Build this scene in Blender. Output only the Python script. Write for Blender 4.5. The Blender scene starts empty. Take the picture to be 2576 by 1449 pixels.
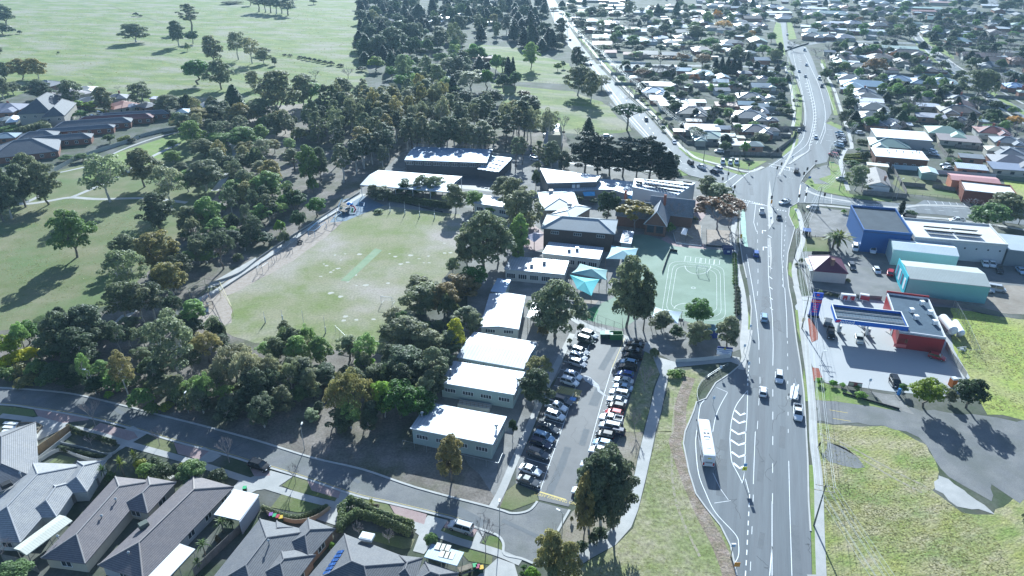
import bpy, math, random
import numpy as np
from mathutils import Vector
random.seed(7); RNG = np.random.default_rng(7)
R = math.radians
scene = bpy.context.scene
# ------------------------------------------------------------------ camera, light
CAM_H = 100.0; PITCH = R(27.76); FPX = 1786.0    
SP, CP = math.sin(PITCH), math.cos(PITCH)
cam_data = bpy.data.cameras.new('camera'); cam = bpy.data.objects.new('camera', cam_data)
scene.collection.objects.link(cam); scene.camera = cam
cam.location = (0, 0, CAM_H); cam.rotation_euler = (R(90) - PITCH, 0, 0)
cam_data.sensor_width = 36; cam_data.lens = 36 * FPX / 2576; cam_data.clip_end = 20000; cam_data.clip_start = 1
SUN_EL, SUN_AZ = R(25.5), R(2.2)                   
world = bpy.data.worlds.new('World'); scene.world = world; world.use_nodes = True
wn = world.node_tree.nodes; wl = world.node_tree.links
sky = wn.new('ShaderNodeTexSky'); sky.sky_type = 'NISHITA'; sky.sun_disc = False
sky.sun_elevation = SUN_EL; sky.sun_rotation = SUN_AZ; sky.air_density = 1.0; sky.dust_density = 0.6; sky.ozone_density = 5.0
wl.new(sky.outputs[0], wn['Background'].inputs[0]); wn['Background'].inputs[1].default_value = 0.085
sun_d = bpy.data.lights.new('sun', 'SUN'); sun_d.energy = 5.0; sun_d.angle = R(0.53); sun_d.color = (0.85, 0.955, 1.0)
sun = bpy.data.objects.new('sun', sun_d); scene.collection.objects.link(sun)
sv = Vector((math.sin(SUN_AZ) * math.cos(SUN_EL), math.cos(SUN_AZ) * math.cos(SUN_EL), math.sin(SUN_EL)))
sun.rotation_euler = sv.to_track_quat('Z', 'Y').to_euler(); sun.location = (0, 50, 300)
scene.view_settings.view_transform = 'Standard'; scene.view_settings.look = 'None'
scene.view_settings.exposure = 1.1; scene.view_settings.gamma = 1
scene.cycles.max_bounces = 5; scene.cycles.diffuse_bounces = 2; scene.cycles.glossy_bounces = 2
scene.cycles.transmission_bounces = 3; scene.cycles.transparent_max_bounces = 6; scene.cycles.volume_bounces = 0
scene.cycles.sample_clamp_indirect = 4
# ------------------------------------------------------------------ surveying: photo point -> place on the ground
def D(U, V, z=0.0):
 a = (U - 1288) / FPX; b = (V - 724.5) / FPX
 t = (CAM_H - z) / (SP + b * CP)
 return Vector((a * t, (CP - b * SP) * t, z))
def q(tile, x, y):                                 
 return (int(tile[0]) * 644 + x / 4.0, int(tile[1]) * 362.25 + y / 4.0)
def Q(tile, x, y, z=0.0):
 return D(*q(tile, x, y), z)
def QS(tile, pts, z=0.0): return [Q(tile, x, y, z) for x, y in pts]
def DS(pts, z=0.0): return [D(x, y, z) for x, y in pts]
def h_at(base, V):                                 
 b = (V - 724.5) / FPX
 return CAM_H - base.y * (SP + b * CP) / (CP - b * SP)
# ------------------------------------------------------------------ materials
MATS = {}
def nt(name):
 m = bpy.data.materials.new(name); m.use_nodes = True
 return m, m.node_tree.nodes, m.node_tree.links, m.node_tree.nodes['Principled BSDF']
def setc(s, v):
 s.default_value = (*v, 1) if len(v) == 3 else v
def mixc(n, l, a, b, f, mode='MIX'):
 m = n.new('ShaderNodeMix'); m.data_type = 'RGBA'; m.blend_type = mode
 for i, v in ((6, a), (7, b)):
  if isinstance(v, tuple): setc(m.inputs[i], v)
  else: l.new(v, m.inputs[i])
 if isinstance(f, (int, float)): m.inputs[0].default_value = f
 else: l.new(f, m.inputs[0])
 return m.outputs[2]
def noise(n, l, vec, scale, detail=3, rough=.55, lo=.35, hi=.65, dist=0):
 t = n.new('ShaderNodeTexNoise'); t.inputs['Scale'].default_value = scale; t.inputs['Detail'].default_value = detail
 t.inputs['Roughness'].default_value = rough; t.inputs['Distortion'].default_value = dist
 if vec is not None: l.new(vec, t.inputs['Vector'])
 r = n.new('ShaderNodeMapRange'); r.inputs[1].default_value = lo; r.inputs[2].default_value = hi
 l.new(t.outputs[0], r.inputs[0]); return r.outputs[0]
def mat(name, c1, c2=None, sc=1.0, rough=.8, metal=0, spec=.3, c3=None, sc3=.05, f3=.8, fine=0, fsc=8, bump=0, obj=False,
  stripes=None, sdark=.6, thr=(.35, .65), aniso=None, emit=None):
 """c1/c2 mixed by noise sc (per metre), c3 patches by noise sc3, fine = strength of fine light/dark grain"""
 if name in MATS: return MATS[name]
 m, n, l, b = nt(name)
 geo = n.new('ShaderNodeNewGeometry'); vec = geo.outputs['Position']
 if aniso:
  mp = n.new('ShaderNodeMapping'); mp.vector_type = 'TEXTURE'; mp.inputs['Scale'].default_value = [1 / v for v in aniso[:3]]; mp.inputs['Rotation'].default_value = (0, 0, -aniso[3])
  l.new(vec, mp.inputs[0]); vec = mp.outputs[0]
 col = None
 if c2: col = mixc(n, l, c1, c2, noise(n, l, vec, sc, 5, .6, *thr))
 if c3: col = mixc(n, l, col if col else c1, c3, noise(n, l, vec, sc3, 4, .6, .5, .5 + .2) if f3 >= 1 else
                      mul(n, l, noise(n, l, vec, sc3, 4, .6, .45, .65), f3))
 if fine:
  g = noise(n, l, vec, fsc, 3, .7, .3, .7)
  lo = tuple([1 - fine] * 3); hi = tuple([1 + fine] * 3)
  fc = mixc(n, l, lo, hi, g)
  col = mixc(n, l, col if col else c1, fc, 1.0, 'MULTIPLY')
 if stripes:                                    
  uv = n.new('ShaderNodeUVMap'); sp = n.new('ShaderNodeSeparateXYZ'); l.new(uv.outputs[0], sp.inputs[0])
  ax, per, duty = stripes
  src = sp.outputs[0 if ax == 'u' else 1]
  d = n.new('ShaderNodeMath'); d.operation = 'DIVIDE'; l.new(src, d.inputs[0]); d.inputs[1].default_value = per
  fr = n.new('ShaderNodeMath'); fr.operation = 'FRACT'; l.new(d.outputs[0], fr.inputs[0])
  gt = n.new('ShaderNodeMath'); gt.operation = 'GREATER_THAN'; l.new(fr.outputs[0], gt.inputs[0]); gt.inputs[1].default_value = duty
  col = mixc(n, l, col if col else c1, (sdark,) * 3, gt.outputs[0], 'MULTIPLY')
 if obj:
  oi = n.new('ShaderNodeObjectInfo')
  col = mixc(n, l, col if col else c1, oi.outputs['Color'], 1.0, 'MULTIPLY')
 if col is None: setc(b.inputs['Base Color'], c1)
 else: l.new(col, b.inputs['Base Color'])
 b.inputs['Roughness'].default_value = rough; b.inputs['Metallic'].default_value = metal
 b.inputs['Specular IOR Level'].default_value = spec
 if bump:
  bp = n.new('ShaderNodeBump'); bp.inputs['Strength'].default_value = min(1, bump); bp.inputs['Distance'].default_value = .15 * bump
  t = n.new('ShaderNodeTexNoise'); t.inputs['Scale'].default_value = fsc * .6; t.inputs['Detail'].default_value = 3
  l.new(vec, t.inputs['Vector']); l.new(t.outputs[0], bp.inputs['Height']); l.new(bp.outputs[0], b.inputs['Normal'])
 MATS[name] = m; return m
def mul(n, l, s, v):
 m = n.new('ShaderNodeMath'); m.operation = 'MULTIPLY'; l.new(s, m.inputs[0]); m.inputs[1].default_value = v; return m.outputs[0]
def leafmat(name, c1, c2, trans=.35):
 if name in MATS: return MATS[name]
 m, n, l, b = nt(name)
 geo = n.new('ShaderNodeNewGeometry'); oi = n.new('ShaderNodeObjectInfo')
 c = mixc(n, l, c1, c2, geo.outputs['Random Per Island'])
 g = noise(n, l, geo.outputs['Position'], .45, 2, .5, .35, .65)
 c = mixc(n, l, c, mixc(n, l, (.72, .74, .78), (1.22, 1.2, 1.1), g), 1.0, 'MULTIPLY')
 c = mixc(n, l, c, oi.outputs['Color'], 1.0, 'MULTIPLY')
 l.new(c, b.inputs['Base Color']); b.inputs['Roughness'].default_value = .55; b.inputs['Specular IOR Level'].default_value = .35
 t = n.new('ShaderNodeBsdfTranslucent'); l.new(c, t.inputs[0])
 mx = n.new('ShaderNodeMixShader'); mx.inputs[0].default_value = trans
 l.new(b.outputs[0], mx.inputs[1]); l.new(t.outputs[0], mx.inputs[2])
 l.new(mx.outputs[0], n['Material Output'].inputs[0]); MATS[name] = m; return m
# ------------------------------------------------------------------ object helpers
COL = scene.collection
def link(o, parent=None):
 COL.objects.link(o)
 if parent: o.parent = parent
 return o
def props(o, label, cat, group=None, kind=None):
 if label: o['label'] = label
 if cat: o['category'] = cat
 if group: o['group'] = group
 if kind: o['kind'] = kind
 return o
def thing(name, label, cat, loc, rz=0, group=None):
 o = bpy.data.objects.new(name, None); o.empty_display_size = .5
 COL.objects.link(o); o.location = loc; o.rotation_euler = (0, 0, rz)
 return props(o, label, cat, group)
class MB:
 """collects faces; build() links them as one mesh object"""
 def __init__(s, org=(0, 0, 0)):
  s.v = []; s.f = []; s.m = []; s.uv = []; s.o = Vector(org)
 def face(s, pts, mi=0, uv=None):
  k = len(s.v); s.v += [tuple(Vector(p) - s.o) for p in pts]
  s.f.append(tuple(range(k, k + len(pts)))); s.m.append(mi)
  s.uv += list(uv) if uv else [(0, 0)] * len(pts)
 def hexa(s, b, t, mi=0, cap=True):             
  n = len(b)
  for i in range(n):
   j = (i + 1) % n
   w = (Vector(b[j]) - Vector(b[i])).length; h = (Vector(t[i]) - Vector(b[i])).length
   s.face([b[i], b[j], t[j], t[i]], mi, [(0, 0), (w, 0), (w, h), (0, h)])
  if cap:
   s.face(list(t), mi, [(p[0], p[1]) for p in t]); s.face(list(reversed(b)), mi)
 def prism(s, poly, z0, z1, mi=0):
  s.hexa([(p[0], p[1], z0) for p in poly], [(p[0], p[1], z1) for p in poly], mi)
 def box(s, c, size, rz=0, mi=0, base=False, taper=1):
  x, y, z = size[0] / 2, size[1] / 2, size[2]
  z0 = c[2] if base else c[2] - z / 2
  ca, sa = math.cos(rz), math.sin(rz)
  def P(a, b, zz, k=1): a *= k; b *= k; return (c[0] + a * ca - b * sa, c[1] + a * sa + b * ca, zz)
  s.hexa([P(-x, -y, z0), P(x, -y, z0), P(x, y, z0), P(-x, y, z0)],
               [P(-x, -y, z0 + z, taper), P(x, -y, z0 + z, taper), P(x, y, z0 + z, taper), P(-x, y, z0 + z, taper)], mi)
 def tube(s, a, b, r0, r1=None, n=6, mi=0, cap=True):
  a = Vector(a); b = Vector(b); r1 = r0 if r1 is None else r1
  d = (b - a)
  if d.length < 1e-6: return
  d.normalize(); u = d.orthogonal().normalized(); w = d.cross(u)
  ra = [a + (u * math.cos(t) + w * math.sin(t)) * r0 for t in [2 * math.pi * i / n for i in range(n)]]
  rb = [b + (u * math.cos(t) + w * math.sin(t)) * r1 for t in [2 * math.pi * i / n for i in range(n)]]
  s.hexa(ra, rb, mi, cap)
 def path(s, pts, r, n=5, mi=0):
  for a, b in zip(pts[:-1], pts[1:]): s.tube(a, b, r, r, n, mi)
 def dome(s, c, rx, ry, rz, n=10, k=4, mi=0):
  rings = []
  for j in range(k):
   t = math.pi / 2 * j / k
   rings.append([(c[0] + rx * math.cos(t) * math.cos(2 * math.pi * i / n), c[1] + ry * math.cos(t) * math.sin(2 * math.pi * i / n),
                           c[2] + rz * math.sin(t)) for i in range(n)])
  for a, b in zip(rings[:-1], rings[1:]): s.hexa(a, b, mi, False)
  for i in range(n): s.face([rings[-1][i], rings[-1][(i + 1) % n], (c[0], c[1], c[2] + rz)], mi)
 def build(s, name, mats, parent=None, color=None, smooth=False, loc=None):
  me = bpy.data.meshes.new(name); me.from_pydata(s.v, [], s.f)
  for m in (mats if isinstance(mats, (list, tuple)) else [mats]): me.materials.append(m)
  if any(s.m): me.polygons.foreach_set('material_index', s.m)
  uvl = me.uv_layers.new(name='UVMap'); uvl.data.foreach_set('uv', [c for p in s.uv for c in p])
  if smooth: me.polygons.foreach_set('use_smooth', [True] * len(me.polygons))
  me.update()
  o = bpy.data.objects.new(name, me); link(o, parent)
  if parent is None: o.location = s.o
  if color: o.color = (*color, 1)
  return o
def struct(name, mb, m, kind='structure', label=None, cat=None):
 o = mb.build(name, m); o['kind'] = kind
 if label: o['label'] = label
 if cat: o['category'] = cat
 return o
def copy_tree(o, parent=None):
 c = o.copy(); COL.objects.link(c)
 if parent: c.parent = parent
 for ch in list(KIDS.get(o.name, [])): copy_tree(ch, c)
 return c
KIDS = {}
def note_kids(root):                               
 for o in [root] + list(root.children_recursive): KIDS[o.name] = list(o.children)
def paint(o, fn):                                  
 for c in o.children_recursive: fn(c)
def roughen(pts, amp, step=3.0):
 out = []; n = len(pts)
 for i in range(n):
  a, b = pts[i], pts[(i + 1) % n]; L = (b - a).length; k = max(1, min(60, int(L / step)))
  for j in range(k):
   p = a.lerp(b, j / k); out.append(Vector((p.x + random.uniform(-amp, amp), p.y + random.uniform(-amp, amp), p.z)))
 return out
def smooth_line(pts, k=6):
 out = []; n = len(pts)
 for i in range(n - 1):
  p0, p1, p2, p3 = pts[max(0, i - 1)], pts[i], pts[i + 1], pts[min(n - 1, i + 2)]
  for j in range(k):
   t = j / k
   out.append(.5 * ((2 * p1) + (p2 - p0) * t + (2 * p0 - 5 * p1 + 4 * p2 - p3) * t * t + (3 * p1 - p0 - 3 * p2 + p3) * t ** 3))
 out.append(pts[-1]); return out
def offset_line(pts, d):
 out = []
 for i, p in enumerate(pts):
  a = pts[max(0, i - 1)]; b = pts[min(len(pts) - 1, i + 1)]
  t = (b - a); t.z = 0; t.normalize(); out.append(p + Vector((-t.y, t.x, 0)) * d)
 return out
ZL = [0.02]
def strip(mb, pts, w, z, mi=0, h=0):                
 L = offset_line(pts, w / 2); Rr = offset_line(pts, -w / 2)
 for i in range(len(pts) - 1):
  a, b, c, d = Rr[i], Rr[i + 1], L[i + 1], L[i]
  if h: mb.prism([a, b, c, d], z, z + h, mi)
  else: mb.face([(p.x, p.y, z) for p in (a, b, c, d)], mi)
def dashes(mb, pts, w, z, on, off, mi=0):
 acc = 0;
 for a, b in zip(pts[:-1], pts[1:]):
  L = (b - a).length; s = 0
  while s < L:
   ph = (acc + s) % (on + off)
   if ph < on:
    e = min(L, s + on - ph); strip(mb, [a.lerp(b, s / L), a.lerp(b, e / L)], w, z, mi); s = e + 1e-3
   else: s += on + off - ph + 1e-3
  acc += L
def sheet(name, pts, z, m, amp=0, step=3.0, mb=None, mi=0):
 if amp: pts = roughen(pts, amp, step)
 own = mb is None
 if own: mb = MB()
 mb.face([(p.x, p.y, z) for p in pts], mi)
 if own: return struct(name, mb, m)
# ================================================================== ground, roads, paths
M_base = mat('suburb_ground', (.05, .075, .035), (.09, .09, .07), .12, .95, c3=(.15, .15, .14), sc3=.07, fine=.18, fsc=1.5)
M_pad = mat('paddock_grass', (.09, .15, .03), (.20, .235, .065), .06, .95, c3=(.27, .25, .19), sc3=.022, f3=.9, fine=.28, fsc=.6, bump=.5, aniso=(1, 2.2, 1, .3))
M_park = mat('park_grass', (.12, .15, .05), (.21, .20, .115), .09, .95, c3=(.10, .17, .05), sc3=.05, f3=.7, fine=.16, fsc=2.5, bump=.4)
M_oval = mat('oval_grass', (.17, .21, .07), (.26, .25, .15), .10, .95, c3=(.37, .325, .285), sc3=.03, f3=.95, fine=.24, fsc=1.6, bump=.25)
M_dirt = mat('bare_earth', (.27, .225, .185), (.34, .30, .255), .3, .95, c3=(.19, .165, .13), sc3=.1, f3=.6, fine=.15, fsc=3)
M_bush = mat('bush_floor', (.15, .13, .11), (.245, .215, .19), .2, .95, c3=(.09, .10, .05), sc3=.08, f3=.8, fine=.3, fsc=2, bump=.5)
M_lot = mat('vacant_lot_grass', (.27, .275, .085), (.36, .31, .20), .14, .95, c3=(.16, .23, .05), sc3=.09, f3=.85, fine=.45, fsc=1.6, bump=1.0, aniso=(1, 1.8, 1, -.4))
M_verge = mat('verge_grass', (.17, .26, .055), (.25, .26, .12), .25, .95, c3=(.13, .22, .04), sc3=.1, fine=.2, fsc=2.5, bump=.4)
M_yel = mat('bright_field_grass', (.33, .37, .085), (.24, .31, .07), .2, .95, c3=(.33, .31, .14), sc3=.08, f3=.8, fine=.35, fsc=1.2, bump=.8)
M_asph = mat('asphalt', (.145, .163, .175), (.19, .208, .22), .4, .78, spec=.25, c3=(.115, .12, .13), sc3=.25, f3=.6, fine=.07, fsc=6, bump=.06, aniso=(1, .035, 1, R(18)))
M_asphN = mat('asphalt_dark', (.065, .07, .078), (.09, .095, .103), .2, .68, spec=.45, c3=(.14, .14, .145), sc3=.08, f3=.5, fine=.1, fsc=6)
M_asphO = mat('asphalt_old', (.15, .155, .16), (.20, .20, .195), .25, .8, spec=.35, c3=(.12, .13, .12), sc3=.12, f3=.8, fine=.14, fsc=4)
M_conc = mat('concrete', (.36, .36, .345), (.44, .43, .41), .4, .75, spec=.4, c3=(.30, .30, .29), sc3=.15, f3=.5, fine=.06, fsc=5)
M_concB = mat('forecourt_concrete', (.36, .375, .38), (.43, .44, .44), .12, .7, spec=.4, c3=(.28, .29, .30), sc3=.06, f3=.5, fine=.05, fsc=5)
M_pink = mat('pink_paving', (.33, .23, .22), (.38, .28, .265), .5, .8, fine=.08, fsc=4)
M_gravel = mat('gravel', (.22, .215, .205), (.30, .29, .275), .3, .95, c3=(.17, .165, .15), sc3=.12, f3=.7, fine=.15, fsc=3)
M_turf = mat('synthetic_turf', (.16, .235, .17), (.185, .265, .19), .12, .8, c3=(.25, .34, .27), sc3=.06, f3=.6, fine=.05, fsc=4)
M_turfD = mat('dark_synthetic_turf', (.05, .20, .085), (.07, .24, .10), .3, .85, fine=.06, fsc=4)
M_pitch = mat('cricket_pitch_turf', (.17, .26, .14), (.23, .30, .18), .3, .85, fine=.08, fsc=3)
M_white = mat('white_paint', (.78, .80, .80), (.62, .64, .65), 1.2, .6, spec=.4, thr=(.5, .75))
M_yell = mat('yellow_paint', (.62, .47, .10), (.5, .4, .14), 1.2, .6)
M_mulch = mat('mulch', (.33, .27, .22), (.42, .36, .31), .8, .95, fine=.2, fsc=4)
M_redm = mat('red_mulch', (.32, .095, .06), (.25, .08, .055), 1.5, .95, fine=.25, fsc=4)
M_blue = mat('blue_softfall', (.11, .17, .23), (.15, .21, .27), .5, .8)
M_green = mat('green_bike_lane', (.30, .52, .40), (.24, .40, .33), .5, .7)
M_kerb = mat('kerb_concrete', (.42, .42, .40), (.50, .49, .47), .5, .8)
g = MB(); g.face([(-9000, -3000, 0), (9000, -3000, 0), (9000, 14000, 0), (-9000, 14000, 0)]); struct('ground', g, M_base)
def qq(*a):                                          # mixed list: 'cr', (x,y), ... -> world points
 out = []; t = None
 for e in a:
  if isinstance(e, str): t = e
  elif t == 'D': out.append(D(*e))
  else: out.append(Q(t, *e))
 return out
# upper left paddock (continues beyond the frame on both sides)
sheet('paddock', [Vector((-1500, 1500, 0))] + DS([(-200, 330), (120, 215), (420, 262), (560, 300), (700, 290), (800, 300), (905, 330), (930, 130), (905, -30)]) + [Vector((-150, 1500, 0))], .012, M_pad, 2, 12)
sheet('small_paddock', DS([(1230, 210), (1440, 230), (1525, 262), (1590, 330), (1500, 340), (1330, 330), (1290, 290)]), .016, M_pad, 1, 6)
sheet('small_paddock', DS([(1180, 110), (1300, 120), (1430, 160), (1470, 215), (1300, 205), (1200, 150)]), .014, M_pad, 1, 6)
sheet('park_lawn', [Vector((-420, 190, 0))] + DS([(-300, 420), (0, 480), (150, 430), (460, 330), (600, 380), (560, 470), (430, 640), (300, 760), (60, 830), (-350, 900)]), .012, M_park, .8, 6)
sheet('bush_floor', DS([(430, 300), (700, 280), (900, 320), (1420, 330), (1440, 400), (1000, 520), (1180, 540), (900, 500), (560, 700), (430, 790), (640, 860), (960, 890), (1060, 1010), (1300, 1270), (1244, 1279), (1050, 1228), (914, 1182), (786, 1152), (644, 1108), (512, 1072), (315, 1022), (187, 992), (75, 980), (-250, 960), (-250, 850), (60, 830), (270, 780), (420, 640), (560, 470), (600, 380), (470, 330)]), .016, M_bush, .6, 4)
sheet('bare_ground', DS([(640, 270), (770, 260), (720, 350), (660, 400), (600, 360)]), .02, M_dirt, 1.2, 4)
sheet('school_ground', DS([(880, 500), (1040, 360), (1400, 400), (1850, 470), (1870, 880), (1700, 915), (1560, 850), (1440, 860), (1350, 1050), (1250, 1260), (1060, 1010), (1180, 800), (1170, 560)]), .018, M_gravel, .5, 4)
sheet('playing_field', DS([(905, 512), (1160, 540), (1165, 640), (1040, 800), (980, 892), (840, 878), (640, 862), (565, 838), (540, 770), (590, 725), (720, 640), (820, 560)]), .022, M_oval, .5, 3)
sheet('playground_bark', DS([(455, 800), (470, 770), (560, 715), (700, 620), (800, 560), (900, 505), (905, 520), (815, 600), (740, 655), (650, 705), (570, 745), (588, 780), (580, 812), (520, 830)]), .026, M_mulch, .4, 2)
sheet('softfall', QS('11', [(880, 560), (1060, 510), (1290, 620), (1180, 660), (900, 775), (740, 790), (850, 640)]), .03, M_blue, .1, 3)
sheet('path', QS('01', [(2576, 1140), (2576, 1215), (2150, 1440), (2080, 1449), (2120, 1400)]), .028, M_conc)
# concrete strip path with edge beams beside the oval
pth = MB(); strip(pth, smooth_line(DS([(470, 782), (500, 755), (560, 722), (640, 668), (720, 613), (800, 560), (860, 520), (915, 488)])), 2.0, .034); struct('path', pth, M_conc)
sheet('cricket_pitch', QS('11', [(850, 1375), (930, 1385), (1270, 1070), (1200, 1050)]), .03, M_pitch)
# park paths
pp = MB()
for L, w in (([(-40, 508), (60, 513), (120, 506), (178, 497), (250, 501), (370, 499), (470, 510)], 2.2), ([(178, 497), (215, 482), (290, 448), (330, 422), (400, 385), (450, 362)], 2.0),
             ([(60, 511), (100, 492), (103, 470), (92, 440)], 2.0), ([(540, 480), (560, 455), (590, 410), (592, 380), (580, 350)], 3.0), ([(300, 438), (308, 428), (330, 432)], 3), ([(120, 440), (230, 415), (300, 380), (380, 350), (455, 330)], 1.4)):
 strip(pp, smooth_line(DS(L)), w, .03 + .004 * random.random())
struct('path', pp, M_conc)
sheet('park_lawn', DS([(235, 405), (455, 333), (470, 352), (420, 395), (310, 440), (200, 455)]), .02, M_verge, .5, 4)
sheet('path', QS('02', [(1105, 385), (1230, 270), (1320, 250), (1400, 110), (1500, 60), (1440, 180), (1300, 290), (1150, 400)]), .03, M_conc, .2, 3)
# vacant right side
sheet('vacant_lot', DS([(2040, 1065), (2240, 1075), (2330, 1120), (2365, 1190), (2350, 1235), (2420, 1290), (2495, 1295), (2620, 1200), (2800, 1300), (2900, 1500), (2060, 1500), (2045, 1200)]), .02, M_lot, .35, 2)
sheet('green_field', DS([(2390, 770), (2470, 790), (2700, 820), (2700, 1075), (2480, 1040), (2400, 900)]), .022, M_yel, .5, 3)
sheet('green_field', DS([(2520, 450), (2700, 470), (2700, 540), (2570, 520)]), .022, M_yel, .5, 3)
sheet('old_car_park', DS([(2046, 1005), (2110, 1005), (2260, 1025), (2480, 1050), (2750, 1080), (2750, 1230), (2560, 1260), (2500, 1220), (2380, 1120), (2250, 1075), (2040, 1062)]), .028, M_asphO, .9, 2.5)
sheet('old_car_park', DS([(2300, 1090), (2420, 1100), (2500, 1215), (2490, 1260), (2385, 1200), (2330, 1120)]), .034, M_asphO, .6, 2)
sheet('concrete_slab', DS([(2362, 1193), (2440, 1245), (2494, 1290), (2410, 1272), (2350, 1228)]), .04, M_conc, .5, 1.5)
sheet('old_car_park', QS('33', [(600, 110), (760, 140), (900, 260), (970, 350), (900, 365), (620, 300), (560, 220)]), .034, M_asphO, .3, 2)
# commercial yards
sheet('yard', DS([(2000, 640), (2120, 600), (2240, 610), (2700, 640), (2700, 800), (2400, 775), (2040, 745)]), .024, M_asphO, .2, 4)
sheet('gravel_yard', DS([(2040, 520), (2125, 530), (2160, 600), (2100, 605), (2030, 590)]), .03, M_gravel, .3, 2)
sheet('gravel_yard', QS('31', [(440, 250), (600, 210), (680, 330), (640, 400), (440, 400), (420, 330)]), .03, M_asphO, .2, 2)
sheet('forecourt', DS([(2020, 745), (2080, 742), (2240, 760), (2380, 800), (2400, 880), (2440, 950), (2400, 1000), (2240, 985), (2060, 960), (2035, 900), (2000, 770)]), .034, M_concB)
sheet('yard', DS([(2300, 700), (2700, 730), (2700, 800), (2420, 782)]), .03, M_dirt, .3, 3)
sheet('grass_verge', QS('31', [(230, 640), (290, 600), (320, 740), (310, 840), (270, 860), (210, 720)]), .03, M_verge)
sheet('grass_verge', QS('31', [(360, 400), (430, 330), (470, 400), (820, 420), (820, 500), (1250, 560), (1250, 585), (900, 550), (500, 470)]), .032, M_verge)
sheet('grass_verge', QS('31', [(600, 220), (720, 230), (760, 300), (690, 300)]), .034, M_verge)
sheet('grass_verge', QS('31', [(350, 950), (600, 930), (620, 1090), (350, 1080)]), .03, M_park)
sheet('grass_verge', QS('31', [(1250, 400), (1390, 500), (1950, 560), (1870, 420), (1300, 300)]), .03, M_park)
sheet('grass_verge', QS('32', [(470, 960), (560, 960), (1320, 1230), (1190, 1215), (560, 1130), (480, 1130)]), .038, M_verge, .3, 2)
sheet('driveway', QS('32', [(1030, 1040), (1300, 1080), (1480, 1280), (1330, 1230), (1180, 1180)]), .04, M_gravel, .2, 2)
# ------------------------------------------------------------------ roads
road = MB()
left = DS([(1850, 1560), (1853, 1449), (1851, 1437), (1838, 1374), (1813, 1324), (1775, 1277), (1750, 1242), (1733, 1187), (1719, 1117), (1723, 1087), (1733, 1064), (1745, 1035), (1752, 1012), (1776, 1003), (1800, 964), (1838, 939), (1860, 920), (1871, 904), (1881, 865), (1888, 824), (1890, 774), (1886, 744), (1878, 700), (1868, 655), (1861, 610), (1860, 570), (1865, 525), (1855, 500), (1835, 475), (1800, 455), (1763, 448), (1733, 441), (1706, 424), (1692, 402), (1670, 380)])
right = DS([(1700, 362), (1727, 392), (1762, 409), (1810, 422), (1870, 437), (1915, 428), (1937, 416), (1970, 390), (2009, 358), (2105, 360), (2092, 375), (2080, 408), (2049, 415), (2025, 440), (2015, 457), (2057, 482), (2092, 490), (2092, 513), (2007, 510), (1986, 522), (1984, 542), (1999, 575), (1992, 600), (1982, 637), (1979, 675), (1984, 724), (1992, 764), (2004, 860), (2014, 922), (2022, 987), (2028, 1087), (2032, 1162), (2034, 1262), (2039, 1337), (2042, 1449), (2046, 1560)])
def ribbon(mb, L, Rr, z):
 L = DS(L); Rr = DS(Rr)
 mb.face([(p.x, p.y, z) for p in L + Rr[::-1]])
mb = road; mb.face([(p.x, p.y, .05) for p in left + right])
ribbon(road, [(1700, 400), (1635, 362), (1598, 325), (1560, 280), (1528, 237), (1492, 178), (1430, 116), (1400, 72), (1387, 35), (1372, 0), (1350, -60)], [(1730, 395), (1695, 362), (1660, 325), (1618, 278), (1572, 237), (1535, 195), (1500, 160), (1466, 118), (1438, 78), (1418, 35), (1396, 0), (1368, -60)], .046)
ribbon(road, [(2000, 370), (2009, 345), (2019, 325), (2024, 287), (2019, 250), (2009, 212), (1999, 187), (1992, 162), (1985, 142), (1980, 130), (1968, 118), (1966, 100), (1956, 57), (1948, 30)], [(2112, 370), (2116, 340), (2118, 322), (2078, 308), (2092, 285), (2087, 250), (2074, 217), (2059, 190), (2049, 162), (2040, 140), (2028, 118), (2000, 110), (1981, 100), (1977, 57), (1966, 30)], .042)
ribbon(road, [(2040, 478), (2092, 490), (2157, 502), (2302, 515), (2325, 503), (2420, 512), (2576, 530), (2750, 560)], [(2040, 512), (2092, 513), (2132, 518), (2250, 533), (2360, 540), (2440, 550), (2576, 566), (2750, 600)], .054)
def road_line(pts, w, z=.04, mb=road): strip(mb, smooth_line(DS(pts)), w, z)
road_line([(2025, 112), (2090, 104), (2200, 106), (2322, 110), (2370, 112)], 8, .038)
road_line([(2275, 15), (2285, 40), (2300, 85), (2322, 112), (2357, 140), (2400, 175), (2450, 214), (2510, 250), (2600, 300), (2700, 350)], 9, .044)
road_line([(1500, 163), (1560, 163), (1700, 165), (1850, 167), (1935, 170), (1975, 172)], 7, .034)
road_line([(2075, 182), (2110, 187), (2230, 188), (2330, 190), (2400, 182)], 6, .034)
road_line([(2440, -30), (2500, 8), (2580, 45), (2700, 90)], 16, .036)
road_line([(2380, 118), (2450, 124), (2600, 132)], 7, .03)
road_line([(2500, 175), (2560, 195), (2650, 215)], 16, .03)
road_line([(1690, 45), (1800, 40), (1900, 45), (1960, 55)], 7, .03)
road_line([(2070, 12), (2082, 0), (2060, -20)], 8, .03)
road_line([(1400, 18), (1430, 12), (1500, 20), (1600, 15)], 12, .033)
struct('road', road, M_asph)
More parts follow.
